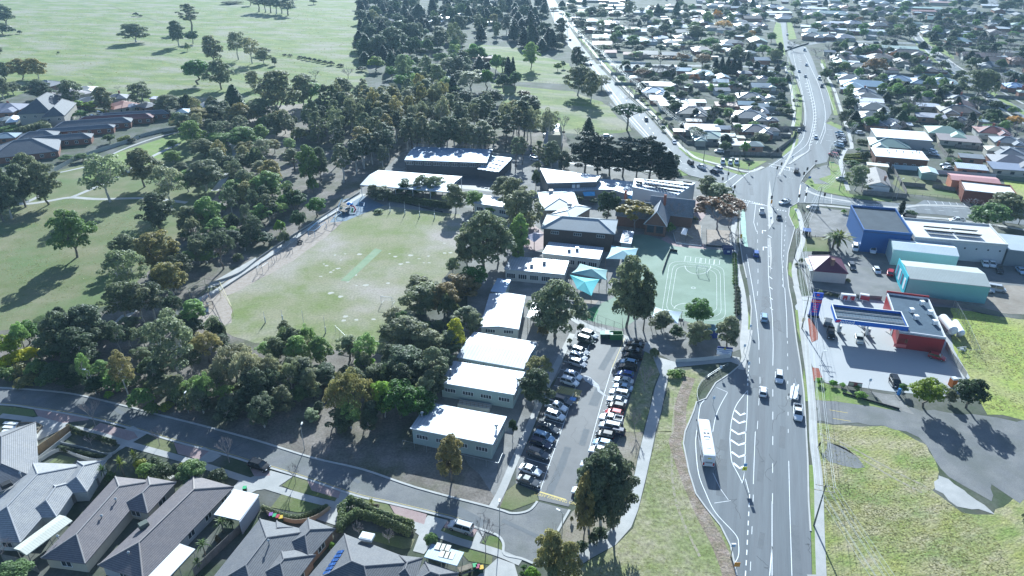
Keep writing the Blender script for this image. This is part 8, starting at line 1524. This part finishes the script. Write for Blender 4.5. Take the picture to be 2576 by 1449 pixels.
F = [('timber_fence', 'long tan paling fence beside the far left tiled house', QS('03', [(-100, 640), (90, 440), (380, 230), (720, -10)]), 1.9, 'panel', M_tan, None),
     ('timber_fence', 'dark paling fence between the grey and the brown-grey tiled houses', QS('03', [(560, 870), (800, 680), (1010, 530)]), 1.8, 'panel', M_grp, None),
     ('timber_fence', 'dark paling fence right of the palms at the bottom', QS('03', [(1960, 1449), (2200, 1220), (2420, 1010), (2560, 860)]), 1.8, 'panel', M_grp, None),
     ('timber_fence', 'grey paling fence behind the cream gabled patio', QS('03', [(40, 1300), (200, 1330), (400, 1420)]), 1.7, 'panel', M_grp, None),
     ('garden_wall', 'curved cream retaining wall below the clipped hedge', smooth_line(QS('13', [(115, 830), (260, 890), (420, 920), (600, 880), (748, 780)])), 1.0, 'panel', mat('cream_render', (.42, .35, .25), (.48, .4, .3), .5, .9), None),
     ('garden_wall', 'curved white retaining wall round the sunken lawn', smooth_line(QS('03', [(390, 310), (600, 195), (760, 245), (900, 290), (1040, 300), (1130, 240)])), .9, 'panel', mat('white_render', (.5, .5, .48), (.58, .57, .55), .5, .9), None),
     ('garden_wall', 'white upper terrace wall beside the concrete footpath', smooth_line(QS('03', [(620, 120), (850, 175), (1040, 230), (1140, 225), (1210, 170)])), .6, 'panel', mat('white_render', (.5, .5, .48)), None),
     ('garden_wall', 'pale stepped wall left of the sunken lawn', QS('03', [(380, 300), (560, 160), (720, 30)]), 1.0, 'panel', mat('white_render', (.5, .5, .48)), None),
     ('chain_fence', 'chain fence closing the bottom side of the oval', DS([(845, 838), (876, 868), (1000, 885), (975, 880)])[:3], 2.4, 'mesh', M_post, None),
     ('chain_fence', 'low chain fence in front of the nearest classroom block', QS('13', [(-10, 120), (1480, 150), (1840, 235), (2440, 380), (2480, 280)])[1:], 1.8, 'mesh', M_post, None),
     ('chain_fence', 'tall chain fence along the school side of the main road', [Q('21', 2190, 880), Q('21', 2225, 1080), Q('21', 2240, 1449), Q('22', 2250, 360)], 1.8, 'mesh', M_dark, None),
     ('chain_fence', 'black fence round the gated bin store', QS('22', [(640, 240), (690, 290), (900, 400), (910, 600), (1010, 620)])[:3], 1.9, 'mesh', M_dark, None),
     ('chain_fence', 'black fence along the lower edge of the turf mound', QS('22', [(690, 250), (860, 330), (1110, 430), (1110, 360)]), 1.9, 'mesh', M_dark, None),
     ('court_barrier', 'low black barrier on the left side of the marked court', [Q('21', 1660, 1090), Q('21', 1590, 1078), Q('21', 1560, 1150), Q('21', 1510, 1300)], .9, 'panel', M_dark, None),
     ('guard_rail', 'pale rail fence beside the footpath below the school sign', QS('22', [(1645, 750), (1900, 735), (2210, 702)]), 1.1, 'panel', mat('white_render', (.5, .5, .48)), None),
     ('guard_rail', 'curved steel rail beside the bus bay path', smooth_line(QS('22', [(1870, 1160), (1860, 1060), (1920, 950), (2060, 850), (2170, 790)])), 1.0, 'rail', M_post, None),
     ('steel_fence', 'cream steel fence at the back of the service station parking', QS('32', [(1782, 600), (1850, 720), (1985, 910)]), 1.8, 'panel', M_cb, (.55, .52, .45)),
     ('chain_fence', 'tall wire compound fence beside the white gas tanks', QS('32', [(1862, 190), (1990, 420), (2110, 700), (1900, 700)]), 2.4, 'mesh', M_post, None),
     ('timber_barrier', 'low dark timber barrier below the forecourt', QS('32', [(560, 960), (760, 1010), (1040, 1050)]), .8, 'rail', M_timb, None), ('timber_barrier', 'long low dark sleeper edge above the old car park', QS('32', [(750, 1065), (1050, 1150), (1320, 1225)]), .5, 'panel', M_dark, None),
     ('steel_fence', 'blue-white steel fence below the brown brick clinic', QS('31', [(1240, 250), (1500, 268)]), 2.0, 'panel', M_cb, (.45, .55, .62)), ('timber_fence', 'grey paling fence round the corner house garden', QS('31', [(950, 505), (1395, 545)]), 1.8, 'panel', M_grp, None),
     ('timber_fence', 'grey paling fence between the corner house and the grassy yard', QS('31', [(1240, 240), (1390, 510)]), 1.8, 'panel', M_grp, None), ('timber_fence', 'dark paling fence stub in the middle of the grassy yard', QS('31', [(1330, 418), (1580, 440)]), 1.7, 'panel', M_grp, None), ('timber_fence', 'dark paling fence stub beside the pink-roofed wing', QS('31', [(1650, 440), (1880, 478)]), 1.7, 'panel', M_grp, None),
     ('picket_fence', 'open post fence along the footpath of the grassy yard', QS('31', [(1400, 520), (1930, 560)]), 1.3, 'rail', M_dark, None), ('timber_fence', 'weathered paling fence behind the clinic car park', QS('31', [(1705, 20), (1800, 140)]), 1.9, 'panel', M_grp, None), ('timber_fence', 'paling fence beside the round-topped caravan', QS('31', [(1840, 180), (1920, 260), (2290, 340)]), 1.9, 'panel', M_grp, None),
     ('steel_fence', 'pale blue-grey fence behind the pink-roofed wing', QS('31', [(1690, 300), (2290, 345)]), 1.8, 'panel', M_cb, (.38, .45, .5)), ('steel_fence', 'dark green fence at the right edge above the bright field', QS('31', [(2300, 350), (2700, 400)]), 1.8, 'panel', M_cb, (.10, .15, .15)),
     ('chain_fence', 'wire fence between the maroon roofed shop and the sheds', QS('31', [(790, 1140), (1010, 1200), (1150, 1230), (1290, 1255)]), 1.6, 'mesh', M_timb, None), ('timber_fence', 'dark fence beside the palm and grass plot', QS('31', [(440, 1110), (620, 1115), (600, 930)]), 1.2, 'panel', M_dark, None),
     ('steel_fence', 'long dark wall separating the teal shed from the service station', QS('32', [(430, 30), (700, 85), (1140, 120)]), 1.2, 'panel', M_cb, (.16, .17, .18)), ('steel_fence', 'dark strip fence behind the red store', QS('32', [(1620, 140), (1860, 180), (2330, 290)]), 1.5, 'panel', M_cb, (.14, .16, .17)),
     ('steel_fence', 'long pale fence between the park and the terrace houses', DS([(138, 432), (190, 403), (250, 383), (330, 357), (362, 344), (410, 332), (455, 326)]), 1.8, 'panel', M_cb, (.42, .44, .42)),
     ('farm_fence', 'post and wire fence crossing the upper paddock', QS('00', [(1100, 60), (1330, 140), (1500, 190), (1640, 240), (1700, 252)]), 1.2, 'wire', M_timb, None), ('farm_fence', 'post and wire fence along the row of dark bushes', QS('10', [(130, 530), (430, 590), (760, 660), (1000, 705), (1200, 740)]), 1.2, 'wire', M_timb, None),
     ('farm_fence', 'dark post fence between the two small green paddocks', QS('20', [(0, 790), (170, 810), (380, 835), (600, 865)]), 1.2, 'wire', M_timb, None), ('farm_fence', 'timber fence along the top of the mown paddock', QS('20', [(320, 990), (540, 1010), (700, 1050), (960, 1050)]), 1.2, 'rail', M_timb, None), ('farm_fence', 'pale picket fence between paddock and side road', QS('20', [(980, 1050), (1080, 1150), (1210, 1300)]), 1.2, 'rail', M_frame, None), ('farm_fence', 'low fence at the bottom of the mown paddock', QS('20', [(850, 1320), (1150, 1310)]), 1.0, 'rail', M_timb, None),
     ('picket_fence', 'white picket fence in front of the red-roofed cottages', QS('20', [(905, 622), (1150, 635)]), 1.3, 'panel', M_frame, None), ('picket_fence', 'white picket fence in front of the blue-white gabled house', QS('20', [(1190, 640), (1400, 645)]), 1.3, 'panel', M_frame, None), ('picket_fence', 'white picket fence before the arched blue cottage', QS('20', [(2400, 660), (2576, 675)]), 1.3, 'panel', M_frame, None),
     ('timber_fence', 'grey fence on the fork corner of the two main roads', QS('20', [(1570, 1280), (1700, 1400), (1760, 1449)]), 1.8, 'panel', M_grp, None), ('timber_fence', 'long dark fence on the corner above the intersection', [Q('20', 1760, 1449), Q('21', 2090, 22)], 1.8, 'panel', M_grp, None), ('timber_fence', 'curved fence beside the left kerb of the upper road', [Q('30', 275, 1320), Q('30', 250, 1410), Q('31', 130, 50), Q('31', 20, 130)], 1.8, 'panel', M_grp, None), ('timber_fence', 'dark fence across the end of the lot by the upper road', QS('30', [(0, 1370), (230, 1385)]), 1.8, 'panel', M_grp, None), ('guard_rail', 'curved dark barrier closing the old road stub', smooth_line(QS('30', [(170, 520), (250, 490), (330, 465), (410, 440)])), 1.0, 'panel', M_dark, None),
     ('beam_edge', 'outer pale beam beside the long oval path', smooth_line(DS([(528, 715), (600, 690), (660, 645), (720, 605), (800, 553), (870, 508), (905, 486)])), .6, 'panel', M_conc, None), ('beam_edge', 'inner pale beam between the oval path and the bark', smooth_line(DS([(560, 728), (640, 675), (720, 622), (800, 565), (860, 528)])), .5, 'panel', M_conc, None),
     ('timber_edge', 'dark sleeper edging at the top of the oval', QS('11', [(1330, 575), (1500, 600), (1700, 650), (1880, 690)]), .5, 'panel', M_dark, None), ('sandpit_edge', 'white edging round the cubby tower bark', QS('21', [(1620, 900), (1650, 1000), (1900, 1030), (1905, 830)]), .4, 'panel', M_frame, None), ('timber_edge', 'black edging round the shaded garden bed', QS('21', [(1955, 860), (1958, 1030), (2200, 1045)]), .5, 'panel', M_dark, None)]
for nm, lb, pts, h, stl, m, col in F: fence(nm, lb, pts, h, stl, m, col)
# backyard fences of the suburb blocks
fr = random.Random(5); sub = [o for o, d, c in AUTO if c == 'house' and 230 < o.location.y < 560 and o.location.x > 60]
for o in fr.sample(sub, min(115, len(sub))):
 a = R(-5) if o.location.x < 190 + (o.location.y - 300) * .25 else R(-17); u = Vector((math.cos(a), math.sin(a), 0)); w = Vector((-u.y, u.x, 0)); c = o.location; L = fr.uniform(9, 16); k = fr.choice([-1, 1]) * fr.uniform(8, 10)
 pts = [c - u * L + w * k, c + u * L + w * k, c + u * L + w * (k - 9 * (1 if k > 0 else -1))]
 f_ = fence('timber_fence', None, [Vector((p.x, p.y, 0)) for p in pts], 1.75, 'panel', fr.choice([M_grp, M_grp, M_cb]), fr.choice([(.35, .38, .36), (.22, .27, .27), (.45, .43, .38)])); AUTO.append((f_, 'backyard boundary fence', 'fence'))
# people
def person(p, heading, label, top, bot, walk=.25, arm=.2):
 root = thing('person', label, 'person', tuple(p), heading)
 me = bpy.data.meshes.new('body'); V = []; E = []; Rr = []
 def v(x, y, z, r, par=None):
  V.append((x, y, z)); Rr.append(r); i = len(V) - 1
  if par is not None: E.append((par, i))
  return i
 pel = v(0, 0, .95, .15); ch = v(0, 0, 1.18, .15, pel); sh = v(0, 0, 1.40, .14, ch); nk = v(.01, 0, 1.52, .06, sh); hd = v(.03, 0, 1.66, .10, nk); v(.03, 0, 1.74, .085, hd)
 for s in (-1, 1):
  hp = v(0, s * .1, .88, .105, pel); kn = v(s * walk * .5 + .04, s * .11, .48, .07, hp); an_ = v(s * walk, s * .11, .09, .045, kn); v(s * walk + .17, s * .11, .04, .035, an_)
  so = v(0, s * .19, 1.40, .07, sh); el = v(-s * arm * .4, s * .25, 1.12, .048, so); wr = v(-s * arm + .08, s * .26, .88, .034, el); pm = v(-s * arm + .1, s * .26, .80, .032, wr)
  for f in range(4): a_ = v(-s * arm + .12 - .022 * f, s * .262, .745, .009, pm); v(-s * arm + .125 - .02 * f, s * .255, .70 + .008 * abs(f - 1.5), .008, a_)
  v(-s * arm + .155, s * .25, .78, .009, pm)
 me.from_pydata(V, E, []); o = bpy.data.objects.new('body', me); link(o, root)
 sk = o.modifiers.new('skin', 'SKIN'); sd = o.modifiers.new('sub', 'SUBSURF'); sd.levels = 1; sd.render_levels = 1
 for i, r in enumerate(Rr): me.skin_vertices[0].data[i].radius = (r, r)
 me.skin_vertices[0].data[0].use_root = True
 m, n, l, b = nt('person_material'); tc = n.new('ShaderNodeTexCoord'); sp = n.new('ShaderNodeSeparateXYZ'); l.new(tc.outputs['Object'], sp.inputs[0])
 def gt(z): g_ = n.new('ShaderNodeMath'); g_.operation = 'GREATER_THAN'; l.new(sp.outputs[2], g_.inputs[0]); g_.inputs[1].default_value = z; return g_.outputs[0]
 l.new(mixc(n, l, mixc(n, l, bot, top, gt(.97)), (.45, .28, .2), gt(1.53)), b.inputs['Base Color']); me.materials.append(m)
 hr = MB(); hr.dome((.0, 0, 1.68), .11, .11, .12); h_ = bpy.data.objects.new('hair', mesh_of(hr, M_dark, 'hair')); link(h_, root)
person(Q('33', 510, 165), R(100), 'person in black clothes walking on the footpath beside the vacant lot', (.02, .02, .025), (.03, .03, .04)); person(Q('32', 962, 505), R(180), 'person in dark clothes standing beside the pale sedan at the pump', (.03, .03, .04), (.05, .05, .08), .05, .1); person(Q('32', 1212, 950), R(0), 'person crouched near the black suv door on the forecourt', (.04, .02, .02), (.03, .03, .05), .05, .15)
# bench, tables, small items
for (t, x, y, lb) in (('01', 1365, 345, 'dark picnic table on the park lawn left of the big gum'), ('13', 2110, 1400, 'small timber table beside the tiled roof at the bottom')):
 p = Q(t, x, y); root = thing('picnic_table', lb, 'table', tuple(p)); part(root, 'tabletop', lambda k: k.box((p.x, p.y, .75), (2.4, .8, .08), .4), M_timb); part(root, 'bench_seat', lambda k: [k.box((p.x + s * .28, p.y - s * .65, .45), (2.4, .3, .06), .4) for s in (-1, 1)], M_timb); part(root, 'leg', lambda k: [k.box((p.x + s * .8, p.y + s * .33, .37), (.1, 1.2, .74), .4) for s in (-1, 1)], M_timb)
pz = Q('31', 385, 930); root = thing('bus_shelter', 'small dark shelter with a pale solar roof on the footpath', 'shelter', tuple(pz)); part(root, 'roof', lambda k: k.box((pz.x - .2, pz.y, 2.5), (2.6, 3.2, .12), -.3), M_solar); part(root, 'wall', lambda k: (k.box((pz.x + .9, pz.y, 0), (.1, 2.8, 2.4), -.3, base=True), k.box((pz.x, pz.y + 1.3, 0), (1.8, .1, 2.4), -.3, base=True)), M_dark)
wl_ = [('concrete_seat_edge', 'L-shaped concrete seat beside the white-blue shade sail', QS('22', [(1675, 320), (1725, 325), (1720, 370)]), .5)]
for nm, lb, pts, h in wl_: fence(nm, lb, pts, h, 'panel', M_conc, None, 'seat')
p = Q('13', 1170, 760); root = thing('planter_box', 'square timber planter on the verge under the small palm', 'planter', tuple(p)); part(root, 'box', lambda k: strip(k, QS('13', [(1110, 740), (1240, 740), (1210, 800), (1105, 770), (1110, 740)]), .15, 0, 0, .4), M_timb)
for (t, x, y, z_, w, d) in (('02', 40, 1400, .5, 4.5, 5.0),):
 p = Q(t, 90, 1430); root = thing('garden_steps', 'wide white garden steps in front of the far left house', 'steps', tuple(p))
 for i in range(5): a, b = Q(t, 40 - i * 6, 1360 + i * 40), Q(t, 200 - i * 6, 1370 + i * 40); part(root, 'step', lambda k: strip(k, [a, b], .8, .05, 0, .15 + .0 * i), M_frame)
p = Q('02', 290, 1440); root = thing('planter_box', 'dark raised garden bed divided in three beside the white steps', 'planter', tuple(p)); part(root, 'box', lambda k: [strip(k, QS('02', L), .15, 0, 0, .6) for L in ([(200, 1370), (370, 1370), (430, 1400), (330, 1530), (120, 1500), (200, 1370)], [(175, 1410), (400, 1430)], [(150, 1455), (370, 1480)])], M_timb); part(root, 'soil', lambda k: k.face([(v_.x, v_.y, .4) for v_ in QS('02', [(200, 1370), (370, 1370), (430, 1400), (330, 1530), (120, 1500)])]), M_bush)
for i in range(9): p = Q('22', 2262 + (i % 2) * 6, 20 + i * 32); tree(p, 'shrub', 1.6, 2.0, 'd')
for i in range(12): p = Q('21', 2235 + i * .8, 1130 + i * 27); tree(p, 'shrub', 1.6, 1.8, 'm')
# haze: pale air between the camera and the far suburb
hz_ = MB(); hz_.box((0, 900, 52.5), (4200, 2400, 107)); ho = hz_.build('haze', []); ho['kind'] = 'stuff'
hm = bpy.data.materials.new('haze_air'); hm.use_nodes = True; n = hm.node_tree.nodes; n.clear(); o_ = n.new('ShaderNodeOutputMaterial'); pv = n.new('ShaderNodeVolumePrincipled')
pv.inputs['Color'].default_value = (.5, .78, 1.0, 1); pv.inputs['Density'].default_value = .0001; pv.inputs['Anisotropy'].default_value = .2; hm.node_tree.links.new(pv.outputs[0], o_.inputs['Volume']); ho.data.materials.clear(); ho.data.materials.append(hm)
# ================================================================== labels that single each repeat out
LM = [('the upper paddock gum', 'D', 344, 106), ('the dark hedge row in the paddock', 'D', 760, 150), ('the big two-storey house', 'D', 110, 265), ('the terrace houses', 'D', 280, 325), ('the park path junction', 'D', 180, 497),
      ('the lone park gum', 'D', 195, 645), ('the white-trunked park gum', 'D', 277, 508), ('the grassy park edge', 'D', 60, 780), ('the round bark play bed', 'D', 520, 770), ('the oval beam path', 'D', 700, 625), ('the play tower', 'D', 880, 515),
      ('the cricket pitch', 'D', 910, 665), ('the covered court', 'D', 1030, 450), ('the long blue-shaded hall', 'D', 1150, 395), ('the gum grove', 'D', 1050, 330), ('the yellow-green paddock tree', 'D', 950, 178), ('the left paddock corner', 'D', 20, 60),
      ('the top paddock grove', 'D', 700, 30), ('the woodland houses', 'D', 1005, 50), ('the woodland edge', 'D', 920, 110), ('the tall lone garden gum', 'D', 1145, 136), ('the top of the woodland', 'D', 1300, 25), ('the small green paddock', 'D', 1400, 200),
      ('the umbrella pine', 'D', 1577, 327), ('the church tower', 'D', 1395, 400), ('the mown paddock', 'D', 1450, 300), ('the red-roofed cottages', 'D', 1530, 140), ('the flat green crest roof', 'D', 1390, 20), ('the blue-white gabled house', 'D', 1635, 145),
      ('the yellow autumn tree', 'D', 1815, 60), ('the orange street trees', 'D', 1720, 165), ('the dark conifer block', 'D', 1830, 175), ('the arched blue cottage', 'D', 1910, 160), ('the two-storey blue-white house', 'D', 1740, 285), ('the fork corner', 'D', 1900, 350),
      ('the long white hip roof', 'D', 1740, 240), ('the far crest shops', 'D', 1650, 30), ('the middle of the fork block', 'D', 1780, 230), ('the upper fork block', 'D', 1800, 110), ('the distant school roofs', 'D', 2080, 30), ('the old road stub', 'D', 1970, 75),
      ('the curving main road bend', 'D', 2020, 130), ('the big orange autumn tree', 'D', 2197, 192), ('the light blue hipped roof', 'D', 2180, 210), ('the blue hip-roofed pair', 'D', 2290, 195), ('the tall right-hand gum', 'D', 2455, 245), ('the brown-roofed units', 'D', 2450, 140),
      ('the distant right car park', 'D', 2545, 190), ('the far right boulevard', 'D', 2500, 30), ('the green-roofed shops', 'D', 2330, 20), ('the bare street trees', 'D', 2360, 150), ('the pencil cypress', 'D', 2437, 325), ('the long white warehouse roof', 'D', 2265, 335),
      ('the pale caravan shed', 'D', 2410, 345), ('the maroon house', 'D', 2494, 330), ('the silver garden trees', 'D', 2300, 240), ('the angled parked cars', 'D', 2110, 350), ('the brown brick clinic', 'D', 2260, 385), ('the corner house', 'D', 2210, 450), ('the red brick corner shop', 'D', 2480, 470),
      ('the intersection centre', 'D', 1940, 470), ('the solar-panelled school hall', 'D', 1670, 470), ('the steep slate schoolhouse', 'D', 1650, 560), ('the dark pine row', 'D', 1600, 430), ('the courtyard', 'D', 1490, 500), ('the two-storey school building', 'D', 1450, 580),
      ('the marked green court', 'D', 1760, 690), ('the shade sails', 'D', 1470, 710), ('the big car park gum', 'D', 1580, 800), ('the turquoise sail', 'D', 1400, 830), ('the school name board', 'D', 1820, 880), ('the bin store', 'D', 1520, 850), ('the hatched disabled bay', 'D', 1430, 985),
      ('the curved pale path', 'D', 1640, 1000), ('the bus bay', 'D', 1775, 1130), ('the car park entrance', 'D', 1390, 1260), ('the big island gum', 'D', 1500, 1320), ('the nearest classroom block', 'D', 1150, 1110), ('the second classroom block', 'D', 1200, 960), ('the ribbed classroom block', 'D', 1260, 870),
      ('the square ribbed block', 'D', 1260, 780), ('the lower oval goal', 'D', 880, 860), ('the open oval goal', 'D', 985, 760), ('the fluffy tan wattle', 'D', 885, 1080), ('the silver fluffy wattle', 'D', 640, 990), ('the yellow wattle hedge', 'D', 40, 910), ('the bend of the side street', 'D', 330, 1010),
      ('the side street middle', 'D', 700, 1140), ('the silver four-wheel drive', 'D', 1160, 1320), ('the curved hedge garden', 'D', 750, 1280), ('the long leafy hedge', 'D', 960, 1310), ('the sunken lawn', 'D', 200, 1140), ('the palm garden', 'D', 330, 1190), ('the bottom palms', 'D', 540, 1360),
      ('the blue warehouse', 'D', 2180, 590), ('the solar-panelled warehouse', 'D', 2400, 600), ('the teal shed', 'D', 2370, 700), ('the maroon-roofed shop', 'D', 2080, 690), ('the gravel corner yard', 'D', 2070, 540), ('the fuel price sign', 'D', 2045, 800), ('the fuel canopy', 'D', 2170, 800), ('the white gas tanks', 'D', 2400, 850),
      ('the forecourt trees', 'D', 2350, 1010), ('the old car park', 'D', 2200, 1040), ('the vacant lot edge', 'D', 2040, 1320), ('the main road middle', 'D', 1930, 900), ('the bright green field', 'D', 2560, 900), ('the weeping bright tree', 'D', 2480, 580), ('the bottom right bush', 'D', 2576, 1360), ('the bottom left garden', 'D', 30, 1440),
      ('the lower school garden', 'D', 1480, 640), ('the tall oval-side gum', 'D', 1220, 660), ('the red-brown gum', 'D', 1150, 740), ('the lime park bush', 'D', 575, 530), ('the park track bend', 'D', 590, 400), ('the grey fluffy path tree', 'D', 560, 670), ('the tall pale trunks', 'D', 370, 800)]
LMP = [(n, D(u, v)) for n, _, u, v in LM]
ORD = ['', 'second ', 'third ', 'fourth ', 'fifth ', 'sixth ', 'seventh ', 'eighth ', 'ninth ', 'tenth ', 'eleventh ', 'twelfth ', 'thirteenth ', 'fourteenth ', 'fifteenth ', 'sixteenth ', 'seventeenth ', 'eighteenth ', 'nineteenth ', 'twentieth ', 'twenty-first ', 'twenty-second ', 'twenty-third ', 'twenty-fourth ']
bk = {}
for o, d, c in AUTO:
 p = o.location; best = min(range(len(LMP)), key=lambda i: (LMP[i][1].x - p.x) ** 2 + ((LMP[i][1].y - p.y) * .8) ** 2); L = LMP[best][1]; dx, dy = p.x - L.x, p.y - L.y; r = math.hypot(dx, dy)
 rel = ('right of' if dx > 0 else 'left of') if abs(dx) > abs(dy) * 1.1 else ('behind' if dy > 0 else 'in front of')
 o['category'] = c; bk.setdefault((d, rel, LMP[best][0]), []).append((r, o))
for (d, rel, L), lst in bk.items():
 lst.sort(key=lambda e: e[0])
 for i, (r, o) in enumerate(lst):
  if len(lst) == 1: s = f'{d} {rel} {L}'
  else: s = f'{d} {rel} {L}, {ORD[min(i, 23)]}nearest'
  if i > 23: s = f'{d} {rel} {L}, number {i + 1} away'
  o['label'] = s.replace('second nearest', 'second nearest').strip()
GN = {'gum_tree': 'gum trees', 'shrub': 'shrubs', 'suburban_house': 'houses of the suburb', 'flat_roofed_building': 'flat-roofed sheds and outbuildings', 'broadleaf_tree': 'broadleaf trees', 'bare_tree': 'leafless trees', 'conifer_tree': 'conifers', 'cypress_tree': 'narrow cypresses', 'pine_tree': 'layered pines', 'palm_tree': 'spiky palms', 'hedge_bush': 'hedge bushes', 'wattle_tree': 'wattle trees', 'autumn_tree': 'autumn trees',
      'power_pole': 'power poles', 'power_line': 'overhead power lines', 'street_lamp': 'street lamps', 'traffic_light': 'traffic lights', 'road_sign': 'road signs', 'bollard': 'bollards', 'goal_post': 'football goal posts', 'balance_post': 'play posts', 'tyre_ring': 'tyres on the bark', 'timber_fence': 'paling fences', 'parked_car': 'parked cars', 'moving_car': 'cars driving on the main road', 'classroom_block': 'classroom blocks', 'shade_sail': 'shade sails', 'wheelie_bin': 'wheelie bins', 'chain_fence': 'chain fences', 'warehouse': 'warehouses', 'brick_house': 'tiled brick houses', 'fuel_pump': 'fuel pumps'}
cnt = {}
for o in COL.objects:
 if o.parent is None and 'label' in o:
  b = o.name.split('.')[0]; cnt[b] = cnt.get(b, 0) + 1
  if b in GN and 'group' not in o: o['group'] = GN[b]
print('COUNTS', cnt, 'objects', len(COL.objects))
